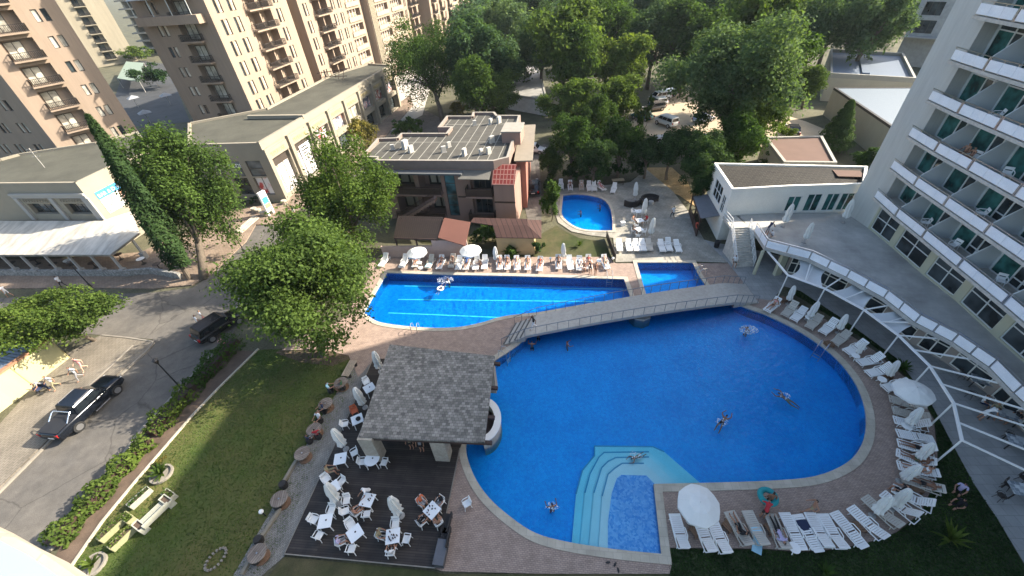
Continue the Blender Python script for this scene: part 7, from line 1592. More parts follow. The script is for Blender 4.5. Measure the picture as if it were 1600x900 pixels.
def car(name, label, loc, rz, paint, kind='hatch', cat='car', group=None):
    t = thing(name, label, cat, loc, rz, group=group)
    D = {'hatch': dict(L=4.1, W=1.76, H=1.48, wb=2.5, hood=0.92, cab=(-1.85, -1.55, 0.35, 0.95)), 'suv': dict(L=4.65, W=1.88, H=1.68, wb=2.72, hood=1.06, cab=(-2.15, -1.85, 0.45, 1.05)), 'pickup': dict(L=5.3, W=1.9, H=1.8, wb=3.2, hood=1.12, cab=(-1.0, -0.8, 0.7, 1.45)), 'van': dict(L=4.6, W=1.85, H=1.85, wb=2.8, hood=1.15, cab=(-2.2, -2.1, 1.0, 1.7)), 'sedan': dict(L=4.5, W=1.8, H=1.43, wb=2.65, hood=0.92, cab=(-1.75, -1.15, 0.35, 1.0))}[kind]
    L, W, H, hd = D['L']/2, D['W']/2, D['H'], D['hood']; cl = 0.26 if kind in ('hatch', 'sedan') else 0.34
    b = MB(); tail = hd+0.03
    if kind == 'pickup':
        loft(b, [(-L, W*0.90, cl+0.12, tail-0.02, 6), (-L+0.08, W*0.97, cl+0.02, tail, 7), (-0.98, W, cl, tail+0.02, 7), (0.8, W, cl, hd+0.02, 6), (1.5, W*0.99, cl, hd+0.02, 6), (L-0.35, W*0.96, cl+0.02, hd-0.04, 6), (L-0.06, W*0.88, cl+0.1, hd-0.12, 5), (L, W*0.78, cl+0.18, hd-0.24, 4)], 16)
    else:
        loft(b, [(-L, W*0.80, cl+0.14, tail-0.12, 4), (-L+0.12, W*0.93, cl+0.04, tail-0.02, 5), (-L+0.6, W, cl, tail, 5), (0.2, W, cl, hd+0.03, 5), (1.0, W*0.99, cl, hd, 5), (L-0.5, W*0.94, cl+0.02, hd-0.1, 4.5), (L-0.08, W*0.82, cl+0.1, hd-0.24, 4), (L, W*0.68, cl+0.16, hd-0.34, 4)], 16)
    bd = part('body', b, paint, t, world=False, smooth=True)
    x0, x1, x2, x3 = D['cab']; b = MB(); wt = W*0.84; wb_ = W*0.93; zb = hd-0.02
    bot = [(x0, -wb_, zb), (x3, -wb_*0.96, zb), (x3, wb_*0.96, zb), (x0, wb_, zb)]; top = [(x1, -wt, H), (x2, -wt, H), (x2, wt, H), (x1, wt, H)]; bot, top = [Vector(p_) for p_ in bot], [Vector(p_) for p_ in top]
    mid = [bot[i].lerp(top[i], 0.93) for i in range(4)]; crown_ = [Vector((p_.x*0.97+0.03*(x1+x2)/2, p_.y*0.95, H+0.02)) for p_ in top]
    b.faces(bot+mid+crown_, [(0, 1, 5, 4), (1, 2, 6, 5), (2, 3, 7, 6), (3, 0, 4, 7), (4, 5, 9, 8), (5, 6, 10, 9), (6, 7, 11, 10), (7, 4, 8, 11), (8, 9, 10, 11)]); part('cabin', b, paint, t, world=False)
    def pane(nm, i, j, u0, u1, v0, v1):
        A0, A1, B0, B1 = bot[i], bot[j], mid[i], mid[j]; f = lambda u_, v_: A0.lerp(A1, u_).lerp(B0.lerp(B1, u_), v_); n = (A1-A0).cross(B0-A0).normalized()*0.012; q = MB(); q.face([f(u0, v0)+n, f(u1, v0)+n, f(u1, v1)+n, f(u0, v1)+n]); part(nm, q, m_cglass, t, world=False)
    pane('windscreen', 1, 2, 0.05, 0.95, 0.08, 0.94); pane('rear_window', 3, 0, 0.07, 0.93, 0.15, 0.9)
    for i, j in ((0, 1), (2, 3)):
        for u0, u1 in ((0.05, 0.36), (0.38, 0.66), (0.68, 0.92)) if kind != 'pickup' else ((0.06, 0.46), (0.49, 0.9)): 
            if i == 2: u0, u1 = 1-u1, 1-u0
            pane('side_window', i, j, u0, u1, 0.12, 0.9)
    wr = 0.33 if kind in ('hatch', 'sedan') else 0.39
    for sx in (-1, 1):
        for sy in (-1, 1):
            c_ = Vector((sx*D['wb']/2+(0.08 if kind == 'pickup' else 0), sy*(W-0.06), wr)); q = MB(); q.tube([c_-Vector((0, sy*0.12, 0)), c_+Vector((0, sy*0.10, 0))], wr, 18); wh = part('wheel', q, m_tyre, t, world=False); q = MB(); q.tube([c_+Vector((0, sy*0.09, 0)), c_+Vector((0, sy*0.112, 0))], wr*0.62, 14); part('rim', q, m_rim, wh, world=False)
    for sy in (-1, 1):
        q = MB(); q.box((L-0.17, sy*W*0.66, hd-0.24), (0.26, 0.34, 0.13)); part('headlight', q, m_head, t, world=False); q = MB(); q.box((-L+0.06, sy*W*0.78, tail-0.2), (0.16, 0.2, 0.24)); part('tail_light', q, m_tail, t, world=False)
        q = MB(); q.box((x3-0.35, sy*(W+0.07), hd+0.1), (0.12, 0.18, 0.13)); part('mirror', q, paint, t, world=False)
    q = MB(); q.box((-L-0.004, 0, 0.6), (0.02, 0.5, 0.11)); part('number_plate', q, m_white, t, world=False)
    if kind == 'pickup':
        q = MB(); q.box((-1.78, 0, tail+0.03), (1.55, W*1.72, 0.03)); part('bed_cover', q, m_black, t, world=False)
        q = MB(); 
        for sy in (-1, 1): q.tube([(-1.75, sy*W*0.82, tail), (-1.25, sy*W*0.78, tail+0.42), (-1.1, sy*W*0.74, tail+0.46)], 0.04, 6)
        q.tube([(-1.12, -W*0.76, tail+0.46), (-1.12, W*0.76, tail+0.46)], 0.04, 6); part('roll_bar', q, m_chrome, t, world=False)
        for sy in (-1, 1): q = MB(); q.bar((-0.2, sy*(W+0.05), cl+0.04), (1.0, sy*(W+0.05), cl+0.04), 0.06, 0.04); part('side_step', q, m_rail, t, world=False)
    if kind in ('pickup', 'suv'):
        for sy in (-1, 1): q = MB(); q.tube([(x1+0.2, sy*wt*0.86, H+0.02), (x1+0.25, sy*wt*0.86, H+0.075), (x2-0.15, sy*wt*0.86, H+0.075), (x2-0.1, sy*wt*0.86, H+0.02)], 0.014, 5); part('roof_rail', q, m_black if kind == 'suv' else mat('dull grey rail', (0.2, 0.2, 0.21), 0.5), t, world=False)
    return t
w0_, w1_ = at(127, 672, 0), at(184, 616, 0); d_ = (w1_-w0_).normalized(); a_ = math.atan2(d_.y, d_.x); c_ = (w0_+w1_)/2+Vector((-d_.y, d_.x, 0))*0.86
car('pickup_truck', 'black double cab pickup with chrome roll bar standing on the road', (c_.x, c_.y, 0.004), a_, carpaint('black blue', (0.010, 0.013, 0.02)), 'pickup', 'pickup').scale = (1.08, 1.06, 1.04)
c_ = at(348, 515, 0); car('parked_car', 'black estate car parked at the kerb beside the hedge, under the big tree', (c_.x, c_.y, 0.004), rad(57), carpaint('black', (0.014, 0.014, 0.016)), 'suv')
pk_ = [((1021, 173), -168, 'suv', (0.16, 0.14, 0.13), 'brown grey car, nearest in the row beside the columnar hedge'), ((1027, 165), -168, 'hatch', (0.62, 0.62, 0.62), 'silver white car, second in the parked row beside the columnar hedge'), ((1031, 157), -168, 'van', (0.75, 0.75, 0.75), 'white van, middle of the parked row beside the columnar hedge'), ((1042, 151), -165, 'hatch', (0.45, 0.47, 0.5), 'pale grey car, fourth in the parked row beside the columnar hedge'), ((1050, 145), -163, 'suv', (0.05, 0.09, 0.16), 'dark blue car, furthest in the parked row beside the columnar hedge'),
       ((1040, 196), 115, 'van', (0.75, 0.76, 0.76), 'white van alone in the middle of the sandy parking lot'), ((1003, 186), 130, 'sedan', (0.03, 0.12, 0.11), 'dark teal car at the left side of the parking lot'), ((1098, 190), 20, 'hatch', (0.4, 0.45, 0.52), 'pale blue car under the big tree in the parking lot'), ((1155, 198), 100, 'hatch', (0.7, 0.7, 0.7), 'white car behind the bare limbs right of the parking lot'), ((1100, 224), 15, 'sedan', (0.10, 0.13, 0.18), 'blue grey car in the trees below the parking lot'), ((1036, 226), 5, 'hatch', (0.72, 0.72, 0.72), 'white car hidden behind the hedge below the parking lot'),
       ((834, 238), -20, 'hatch', (0.75, 0.75, 0.74), 'white car at the head of the lane beside the pink building'), ((833, 297), 85, 'sedan', (0.012, 0.012, 0.014), 'black car in the shaded lane beside the pink building'), ((1236, 208), 70, 'sedan', (0.03, 0.03, 0.03), 'black car on the drive left of the conifer')]
for k, (px, rz, kd_, col, lab) in enumerate(pk_): car('parked_car', lab, at(px[0], px[1], 0.01), rad(rz), carpaint('%d' % k, col), kd_, group='cars in the parking lot and lane')
area('lane', [(842, 372), (846, 345), (846, 300), (842, 250), (870, 232), (850, 225), (822, 235), (815, 300), (824, 342)], 0.006, m_asph)
# ================================================================== people
m_skin = [mat('tanned skin', (0.36, 0.19, 0.12), 0.6, 0.05), mat('fair skin', (0.52, 0.33, 0.24), 0.6, 0.05), mat('brown skin', (0.20, 0.10, 0.06), 0.6, 0.05)]
m_hair = [mat('black hair', (0.012, 0.01, 0.009), 0.6, 0.2), mat('brown hair', (0.06, 0.035, 0.02), 0.6, 0.2), mat('fair hair', (0.32, 0.22, 0.11), 0.6, 0.2)]
CLO = {k: mat('cloth '+k, c, 0.85, 0.08, 4) for k, c in dict(white=(0.72, 0.72, 0.72), red=(0.42, 0.03, 0.04), black=(0.014, 0.014, 0.016), blue=(0.04, 0.10, 0.30), navy=(0.02, 0.03, 0.07), lilac=(0.42, 0.38, 0.55), orange=(0.62, 0.16, 0.07), pink=(0.62, 0.28, 0.28), grey=(0.25, 0.25, 0.26), green=(0.06, 0.14, 0.06), lblue=(0.35, 0.6, 0.72), khaki=(0.3, 0.26, 0.16), teal=(0.02, 0.26, 0.28)).items()}
def pose(kind):
    J = {}
    def spine(p, d, fwd):
        """pelvis point, trunk direction, facing direction"""
        d = Vector(d).normalized(); p = Vector(p); J['pelvis'] = p; J['waist'] = p+d*0.2; J['chest'] = p+d*0.40; J['neck'] = p+d*0.53; return d
    side = Vector((0, 1, 0))
    def rest(d, head_d, fwd, legs, arms, lean=0.0):
        hd_ = Vector(head_d).normalized(); f = Vector(fwd).normalized(); J['jaw'] = J['neck']+hd_*0.07+f*0.02; J['head'] = J['neck']+hd_*0.165+f*0.025; J['crown'] = J['neck']+hd_*0.235+f*0.01; J['nose'] = J['head']+f*0.115-hd_*0.01
        for s, sg in (('l', 1), ('r', -1)):
            J['sh'+s] = J['chest']+d*0.085+side*sg*0.175; J['hip'+s] = J['pelvis']-d*0.03+side*sg*0.09
            k_, a_, t_ = legs[0 if sg > 0 else 1]; J['kn'+s] = Vector(k_); J['an'+s] = Vector(a_); J['to'+s] = Vector(t_)
            e_, w_ = arms[0 if sg > 0 else 1]; J['el'+s] = Vector(e_); J['wr'+s] = Vector(w_); v = (Vector(w_)-Vector(e_)).normalized(); J['pa'+s] = J['wr'+s]+v*0.075
    if kind == 'stand':
        d = spine((0, 0, 0.93), (0, 0, 1), (1, 0, 0)); rest(d, (0, 0, 1), (1, 0, 0), [((0.02, 0.1, 0.5), (-0.02, 0.1, 0.08), (0.14, 0.12, 0.04)), ((0.02, -0.1, 0.5), (-0.02, -0.1, 0.08), (0.14, -0.12, 0.04))], [((-0.02, 0.25, 1.14), (0.08, 0.26, 0.9)), ((-0.02, -0.25, 1.14), (0.08, -0.26, 0.9))])
    elif kind == 'walk':
        d = spine((0, 0, 0.92), (0.05, 0, 1), (1, 0, 0)); rest(d, (0.05, 0, 1), (1, 0, 0), [((0.2, 0.1, 0.52), (0.27, 0.1, 0.09), (0.43, 0.11, 0.06)), ((-0.02, -0.1, 0.5), (-0.33, -0.1, 0.2), (-0.24, -0.1, 0.06))], [((-0.16, 0.24, 1.16), (-0.1, 0.25, 0.92)), ((0.14, -0.24, 1.16), (0.3, -0.22, 1.0))])
    elif kind == 'bend':
        d = spine((0, 0, 0.9), (0.6, 0, 0.8), (1, 0, 0)); rest(d, (0.9, 0, 0.5), (0.6, 0, -0.8), [((0.03, 0.1, 0.49), (-0.05, 0.1, 0.08), (0.12, 0.12, 0.04)), ((0.03, -0.1, 0.49), (-0.05, -0.1, 0.08), (0.12, -0.12, 0.04))], [((0.42, 0.24, 1.0), (0.62, 0.2, 0.88)), ((0.42, -0.24, 1.0), (0.62, -0.2, 0.88))])
    elif kind == 'sit':
        d = spine((-0.08, 0, 0.5), (-0.12, 0, 1), (1, 0, 0)); rest(d, (0.1, 0, 1), (1, 0, -0.1), [((0.36, 0.13, 0.52), (0.36, 0.13, 0.09), (0.52, 0.14, 0.05)), ((0.36, -0.13, 0.52), (0.36, -0.13, 0.09), (0.52, -0.14, 0.05))], [((0.02, 0.26, 0.72), (0.26, 0.2, 0.72)), ((0.02, -0.26, 0.72), (0.26, -0.2, 0.72))])
    elif kind == 'recline':
        d = spine((-0.1, 0, 0.46), (-0.72, 0, 0.72), (0.7, 0, 0.7)); rest(d, (-0.5, 0, 0.85), (0.85, 0, 0.45), [((0.36, 0.12, 0.54), (0.75, 0.13, 0.42), (0.82, 0.15, 0.55)), ((0.36, -0.12, 0.46), (0.78, -0.13, 0.42), (0.85, -0.15, 0.55))], [((-0.28, 0.3, 0.62), (-0.02, 0.2, 0.6)), ((-0.28, -0.3, 0.62), (-0.04, -0.32, 0.52))])
    elif kind == 'lie':
        d = spine((-0.05, 0, 0.47), (-0.97, 0, 0.2), (0.2, 0, 1)); rest(d, (-0.95, 0, 0.3), (0.3, 0, 0.95), [((0.38, 0.11, 0.5), (0.8, 0.12, 0.43), (0.86, 0.15, 0.55)), ((0.38, -0.11, 0.48), (0.8, -0.13, 0.43), (0.86, -0.15, 0.55))], [((-0.35, 0.3, 0.5), (-0.1, 0.27, 0.48)), ((-0.35, -0.3, 0.5), (-0.1, -0.27, 0.48))])
    elif kind == 'prone':
        d = spine((-0.05, 0, 0.46), (-1, 0, 0.05), (0, 0, -1)); rest(d, (-0.95, 0, 0.25), (-0.2, 0.3, -0.9), [((0.38, 0.11, 0.44), (0.8, 0.12, 0.42), (0.92, 0.13, 0.40)), ((0.38, -0.11, 0.44), (0.8, -0.13, 0.42), (0.92, -0.13, 0.40))], [((-0.6, 0.36, 0.45), (-0.78, 0.16, 0.43)), ((-0.6, -0.36, 0.45), (-0.78, -0.16, 0.43))])
    elif kind == 'swim':
        d = spine((-0.1, 0, -0.12), (1, 0, 0.15), (0, 0, -1)); rest(d, (0.85, 0, 0.55), (0.6, 0, -0.75), [((-0.5, 0.14, -0.22), (-0.9, 0.1, -0.2), (-1.03, 0.1, -0.24)), ((-0.5, -0.14, -0.16), (-0.85, -0.2, -0.3), (-0.98, -0.2, -0.34))], [((0.6, 0.36, -0.06), (0.85, 0.28, -0.05)), ((0.62, -0.3, 0.02), (0.9, -0.2, -0.02))])
    elif kind == 'wade':
        d = spine((0, 0, -0.42), (0.05, 0, 1), (1, 0, 0)); rest(d, (0.05, 0, 1), (1, 0, 0), [((0.05, 0.1, -0.85), (-0.05, 0.1, -1.25), (0.1, 0.1, -1.3)), ((0.05, -0.1, -0.85), (-0.05, -0.1, -1.25), (0.1, -0.1, -1.3))], [((0.1, 0.32, -0.1), (0.34, 0.34, -0.06)), ((0.1, -0.32, -0.1), (0.34, -0.34, -0.06))])
    elif kind == 'crouch':
        d = spine((-0.1, 0, 0.36), (0.45, 0, 0.9), (1, 0, 0)); rest(d, (0.5, 0, 0.9), (0.9, 0, -0.4), [((0.24, 0.16, 0.5), (0.02, 0.14, 0.09), (0.18, 0.15, 0.04)), ((0.24, -0.16, 0.5), (0.02, -0.14, 0.09), (0.18, -0.15, 0.04))], [((0.3, 0.26, 0.55), (0.5, 0.16, 0.5)), ((0.3, -0.26, 0.55), (0.5, -0.16, 0.5))])
    return J
RADII = dict(pelvis=.125, waist=.11, chest=.132, neck=.052, jaw=.072, head=.098, crown=.075, nose=.016, sh=.062, el=.042, wr=.029, pa=.036, hip=.088, kn=.056, an=.038, to=.032)
BODY = {}
def body_mesh(kind):
    J = pose(kind); names = list(J); idx = {n_: i for i, n_ in enumerate(names)}; V_ = [J[n_] for n_ in names]; R_ = [RADII.get(n_, RADII.get(n_[:-1], 0.05)) for n_ in names]
    E_ = [('pelvis', 'waist'), ('waist', 'chest'), ('chest', 'neck'), ('neck', 'jaw'), ('jaw', 'head'), ('head', 'crown'), ('head', 'nose')]
    for s in 'lr': E_ += [('chest', 'sh'+s), ('sh'+s, 'el'+s), ('el'+s, 'wr'+s), ('wr'+s, 'pa'+s), ('pelvis', 'hip'+s), ('hip'+s, 'kn'+s), ('kn'+s, 'an'+s), ('an'+s, 'to'+s)]
    E_ = [(idx[a_], idx[c_]) for a_, c_ in E_]
    for s in 'lr':      # five unequal fingers, slightly curled
        w_, p_ = J['wr'+s], J['pa'+s]; d = (p_-w_).normalized(); q = d.cross(Vector((0, 0, 1)));  q = q.normalized() if q.length > 0.1 else Vector((0, 1, 0)); dn = d.cross(q)
        for j, (o_, l_) in enumerate(((-0.026, 0.062), (-0.009, 0.072), (0.009, 0.068), (0.026, 0.054), (0.04, 0.045))):
            root = idx['pa'+s]; a_ = p_+q*o_+d*(0.012 if j < 4 else -0.03); dd_ = d if j < 4 else (d+q*0.9).normalized(); prev = root
            for pt, r_ in ((a_+dd_*l_*0.5, .0095), (a_+dd_*l_*0.85-dn*0.012, .008)): V_.append(pt); R_.append(r_); E_.append((prev, len(V_)-1)); prev = len(V_)-1
    me = bpy.data.meshes.new('body'); me.from_pydata([tuple(v) for v in V_], E_, []); ob = bpy.data.objects.new('body', me); COL.objects.link(ob)
    md = ob.modifiers.new('s', 'SKIN'); 
    if not me.skin_vertices: me.attributes.new  # layer is created with the modifier
    if not me.skin_vertices:
        bm_ = bmesh.new(); bm_.from_mesh(me); bm_.verts.layers.skin.verify(); bm_.to_mesh(me); bm_.free()
    sv = me.skin_vertices[0].data
    for i, r_ in enumerate(R_): sv[i].radius = (r_, r_); sv[i].use_root = (i == 0)
    md.use_smooth_shade = True; md.branch_smoothing = 0.6
    sb = ob.modifiers.new('u', 'SUBSURF'); sb.levels = 1; sb.render_levels = 1
    dg = bpy.context.evaluated_depsgraph_get(); out = bpy.data.meshes.new_from_object(ob.evaluated_get(dg)); COL.objects.unlink(ob); bpy.data.objects.remove(ob)
    return J, out
BONES = [('pelvis', 'waist', 'belly'), ('waist', 'chest', 'torso'), ('chest', 'neck', 'torso'), ('neck', 'jaw', 'neck'), ('jaw', 'crown', 'head')]+[(a_+s, c_+s, n_) for s in 'lr' for a_, c_, n_ in (('sh', 'el', 'uarm'), ('el', 'wr', 'farm'), ('hip', 'kn', 'thigh'), ('kn', 'an', 'shin'), ('an', 'to', 'foot'), ('wr', 'pa', 'hand'))]+[('pelvis', 'hip'+s, 'pelvis') for s in 'lr']+[('chest', 'sh'+s, 'torso') for s in 'lr']
def person_mesh(kind, outfit):
    if (kind, outfit) in BODY: return BODY[kind, outfit]
    if kind not in BODY: BODY[kind] = body_mesh(kind)
    J, src = BODY[kind]; me = src.copy(); me.materials.clear()
    for m_ in (m_skin[0], CLO['white'], CLO['black'], m_hair[0]): me.materials.append(m_)
    hd_ = (J['crown']-J['jaw']).normalized(); fw_ = (J['nose']-J['head']).normalized(); mi = []
    for p_ in me.polygons:
        c = p_.center; best, bl, bt = 9, '', 0
        for a_, e_, n_ in BONES:
            A0, A1 = J[a_], J[e_]; d = A1-A0; t_ = max(0, min(1, (c-A0).dot(d)/d.length_squared)); q = (c-(A0+d*t_)).length-(0.03 if n_ in ('torso', 'belly', 'head') else 0)
            if q < best: best, bl, bt = q, n_, t_
        k = 0
        if bl == 'head':
            v = (c-J['head']).normalized(); k = 3 if (v.dot(hd_) > 0.30 or v.dot(fw_) < 0.05) and v.dot(hd_) > -0.75 else 0
        elif outfit == 'trunks': k = 2 if bl in ('pelvis',) or (bl == 'thigh' and bt < 0.45) or (bl == 'belly' and bt < 0.25) else 0
        elif outfit == 'bikini': k = 2 if bl == 'pelvis' or (bl == 'thigh' and bt < 0.12) or (bl == 'belly' and bt < 0.1) else 1 if (bl == 'torso' and (c-J['chest']).length < 0.145 and (c-J['neck']).length > 0.16) else 0
        elif outfit == 'tee': k = 1 if bl in ('torso', 'belly') or (bl == 'uarm' and bt < 0.55) else 2 if bl == 'pelvis' or (bl == 'thigh' and bt < 0.8) else 0
        elif outfit == 'dress': k = 1 if bl in ('torso', 'belly', 'pelvis') or (bl == 'thigh' and bt < 0.75) else 0
        elif outfit == 'trousers': k = 1 if bl in ('torso', 'belly') or (bl == 'uarm' and bt < 0.7) else 2 if bl in ('pelvis', 'thigh', 'shin') else 0
        mi.append(k)
    me.polygons.foreach_set('material_index', mi); me.name = 'person'; BODY[kind, outfit] = me; return me
NP = [0]
def person(kind, outfit, loc, rz, label, top='white', bot='black', skin=0, hair=0, group='people around the pools', sc=1.0):
    o = bpy.data.objects.new('person', person_mesh(kind, outfit)); COL.objects.link(o); o.location = loc; o.rotation_euler = (0, 0, rz); o.scale = (sc,)*3; tags(o, label, 'person', group)
    for i, m_ in enumerate((m_skin[skin], CLO[top], CLO[bot], m_hair[hair])): o.material_slots[i].link = 'OBJECT'; o.material_slots[i].material = m_
    return o
def on_lounger(key, kind, outfit, label, **kw):
    c, a, k_ = SEATS[key]; person(kind, outfit, (c.x, c.y, 0.05-(0.0 if kind != 'sit' else 0.02)), a+PI, label, **kw)
for k, kd_, of, lab, kw in ((2, 'recline', 'bikini', 'sunbather in pink under the open parasol nearest to the tree', dict(top='pink', bot='pink')), (4, 'recline', 'trunks', 'tanned man with black hair on the fifth lounger from the left behind the lap pool', dict(bot='navy')), (5, 'sit', 'trunks', 'man sitting upright on the sixth lounger behind the lap pool', dict(bot='grey')), (7, 'recline', 'tee', 'sunbather in a blue shirt under the second open parasol', dict(top='blue', bot='black')), (10, 'recline', 'trunks', 'sunbather just right of the bush behind the lap pool', dict(bot='black')), (11, 'recline', 'bikini', 'woman in black bikini, second right of the bush behind the lap pool', dict(top='black')),
                            (12, 'recline', 'trunks', 'fair man, third right of the bush behind the lap pool', dict(bot='white', skin=1)), (13, 'recline', 'trunks', 'sunbather with bare chest near the middle of the lap pool row', dict(bot='khaki')), (14, 'recline', 'bikini', 'sunbather with brown hair left of the gap in the lap pool row', dict(top='red', bot='red', hair=1)), (15, 'recline', 'trunks', 'tanned man at the closed parasol in the lap pool row', dict(bot='black', skin=2)), (17, 'recline', 'tee', 'child in white right of the closed parasol in the lap pool row', dict(top='white', sc=0.8)), (18, 'recline', 'bikini', 'woman with a red towel near the right end of the lap pool row', dict(top='red', bot='black')), (19, 'recline', 'trunks', 'fair sunbather on the last lounger of the lap pool row', dict(bot='khaki', skin=1, hair=2))):
    on_lounger(('A', k), kd_, of, lab, **kw)
gp = lambda u_, v_, z=0.05: at(u_, v_, z)
person('crouch', 'bikini', gp(752, 417), rad(160), 'woman crouching between loungers left of the bush behind the lap pool', 'black', 'black'); person('stand', 'trunks', gp(922, 428), rad(-80), 'person standing in dark trunks at the edge near the right end of the lap pool', bot='black'); person('stand', 'bikini', gp(930, 430), rad(-60), 'person in a dark swimsuit standing at the right end of the lap pool, right one', 'black', 'black', hair=1); person('sit', 'trunks', gp(912, 424, -.1), rad(-100), 'person sitting low left of the standing pair at the lap pool', bot='white')
for k, of, lab, kw in ((1, 'trunks', 'sunbather beside the pale trunk beyond the small round cornered pool', dict(bot='navy')), (2, 'bikini', 'fair sunbather on the beige lounger beyond the small round cornered pool', dict(top='white', bot='white', skin=1, hair=2)), (5, 'dress', 'sunbather in pink beyond the small round cornered pool', dict(top='pink'))): on_lounger(('C', k), 'recline', of, lab, **kw)
on_lounger(('D', 0), 'recline', 'bikini', 'sunbather in pink on the lounger nearest to the first pergola post', top='pink', bot='black'); on_lounger(('D', 14), 'prone', 'trunks', 'dark haired sunbather lying face down at the right pool edge, topmost of the group', bot='black', skin=2)
on_lounger(('D', 15), 'recline', 'trunks', 'sunbather with green trunks at the right pool edge', bot='green', skin=2); on_lounger(('D', 16), 'recline', 'bikini', 'sunbather in white bikini at the right pool edge', top='white', bot='white'); on_lounger(('D', 17), 'lie', 'trunks', 'sunbather lying flat at the right pool edge, lowest of the group', bot='black', skin=2)
person('sit', 'tee', gp(1400, 772, -0.05), rad(150), 'person with black top sitting on a lounger end at the lower right bend', 'black', 'black')
on_lounger(('E', 3), 'recline', 'tee', 'guest in black lying on the fourth lounger of the bottom row', top='black', bot='black'); on_lounger(('E', 5), 'lie', 'trousers', 'guest with lilac top and dark trousers on the sixth lounger of the bottom row', top='lilac', bot='black')
person('bend', 'tee', gp(1190, 808), rad(60), 'woman with dark red top bending between loungers of the bottom row', 'red', 'black', hair=1); person('stand', 'trunks', gp(1196, 790), rad(70), 'person carrying a teal float along the bottom pool edge', bot='black', skin=2); person('walk', 'trunks', gp(1262, 802), rad(150), 'tanned person walking bent along the bottom pool edge', bot='khaki')
person('sit', 'tee', gp(1490, 772, -0.38), rad(210), 'guest in lilac sitting on the dark lawn', 'lilac', 'black', group='guests on the lawn'); person('sit', 'tee', gp(1487, 795, -0.38), rad(190), 'guest in black sitting on the dark lawn below the one in lilac', 'black', 'black', group='guests on the lawn')
# swimmers
WL = WZ-0.05
for kd_, px, rz, lab, kw in (('wade', (863, 792), 100, 'swimmer in red standing in the lower left of the main pool', dict(bot='red', skin=0)), ('swim', (995, 713), 200, 'child swimming above the entry steps', dict(bot='green', sc=0.75)), ('swim', (1130, 657), 40, 'dark swimmer in the middle of the main pool', dict(bot='black')), ('swim', (1229, 622), 125, 'swimmer in the right part of the main pool', dict(bot='khaki')), ('wade', (831, 538), 80, 'swimmer standing near the bridge steps, left one', dict(bot='black')), ('wade', (841, 523), 80, 'swimmer standing under the left end of the footbridge', dict(bot='black')), ('wade', (886, 537), 10, 'swimmer right of the two under the footbridge', dict(bot='grey')), ('wade', (1168, 514), 200, 'swimmer in the white splash at the upper right of the main pool', dict(bot='navy')),
                             ('wade', (701, 438), 190, 'swimmer in the splash in the lap pool', dict(bot='black')), ('swim', (688, 451), 60, 'child with a ring in the lap pool', dict(bot='pink', sc=0.8)), ('wade', (908, 332), 170, 'dark swimmer in the middle of the small round cornered pool', dict(bot='black', skin=2)), ('wade', (938, 323), 170, 'dark swimmer at the right of the small round cornered pool', dict(bot='black', skin=2))):
    kw = dict(kw); person(kd_, 'trunks', at(px[0], px[1], WL), rad(rz), lab, group='swimmers', **kw)
def splash(px, r, n, label, seed):
    c = at(px[0], px[1], WL); rr = np.random.RandomState(seed); a_ = rr.uniform(0, 6.28, n); q = r*np.sqrt(rr.uniform(0.02, 1, n)); z_ = np.abs(rr.normal(0, 0.18, n))*(1.1-q/r*0.8); C_ = np.stack([q*np.cos(a_), q*np.sin(a_)*0.7, z_], 1)
    o = bpy.data.objects.new('water_splash', leaf_mesh('water_splash', C_, rr.normal(0, 1, (n, 3))+np.array([0, 0, 1.0]), 0.09, mat('white water foam', (0.8, 0.85, 0.9), 0.4, 0.02), seed, 0.8)); COL.objects.link(o); o.location = c; tags(o, label, 'splash')
splash((1170, 516), 0.8, 420, 'white splash of a jumping swimmer at the upper right of the main pool', 1); splash((696, 438), 0.9, 300, 'white splash beside the swimmer in the lap pool', 2)
for k, (px, lb) in enumerate((((1128, 660), 'small ripple foam at the dark swimmer in the middle of the main pool'), ((1226, 619), 'small ripple foam at the swimmer in the right part of the main pool'), ((993, 712), 'small ripple foam at the child above the entry steps'), ((863, 793), 'small ripple foam round the swimmer in red at the lower left'))): splash(px, 0.45, 45, lb, 11+k)
def ring(c_, R_, r_, n=18):
    b_ = MB(); pts = [Vector((R_*math.cos(2*PI*k/n), R_*math.sin(2*PI*k/n), 0)) for k in range(n+1)]; b_.tube(pts, r_, 8, cap=False); return b_
solo('swim_ring', ring(None, 0.3, 0.1), CLO['white'], 'pale swim ring round the child in the lap pool', 'swim ring', at(688, 451, WL+0.02), world=False, smooth=True)
solo('swim_ring', ring(None, 0.42, 0.17), CLO['teal'], 'big teal float carried along the bottom pool edge', 'swim ring', at(1200, 776, 0.9), world=False, smooth=True)
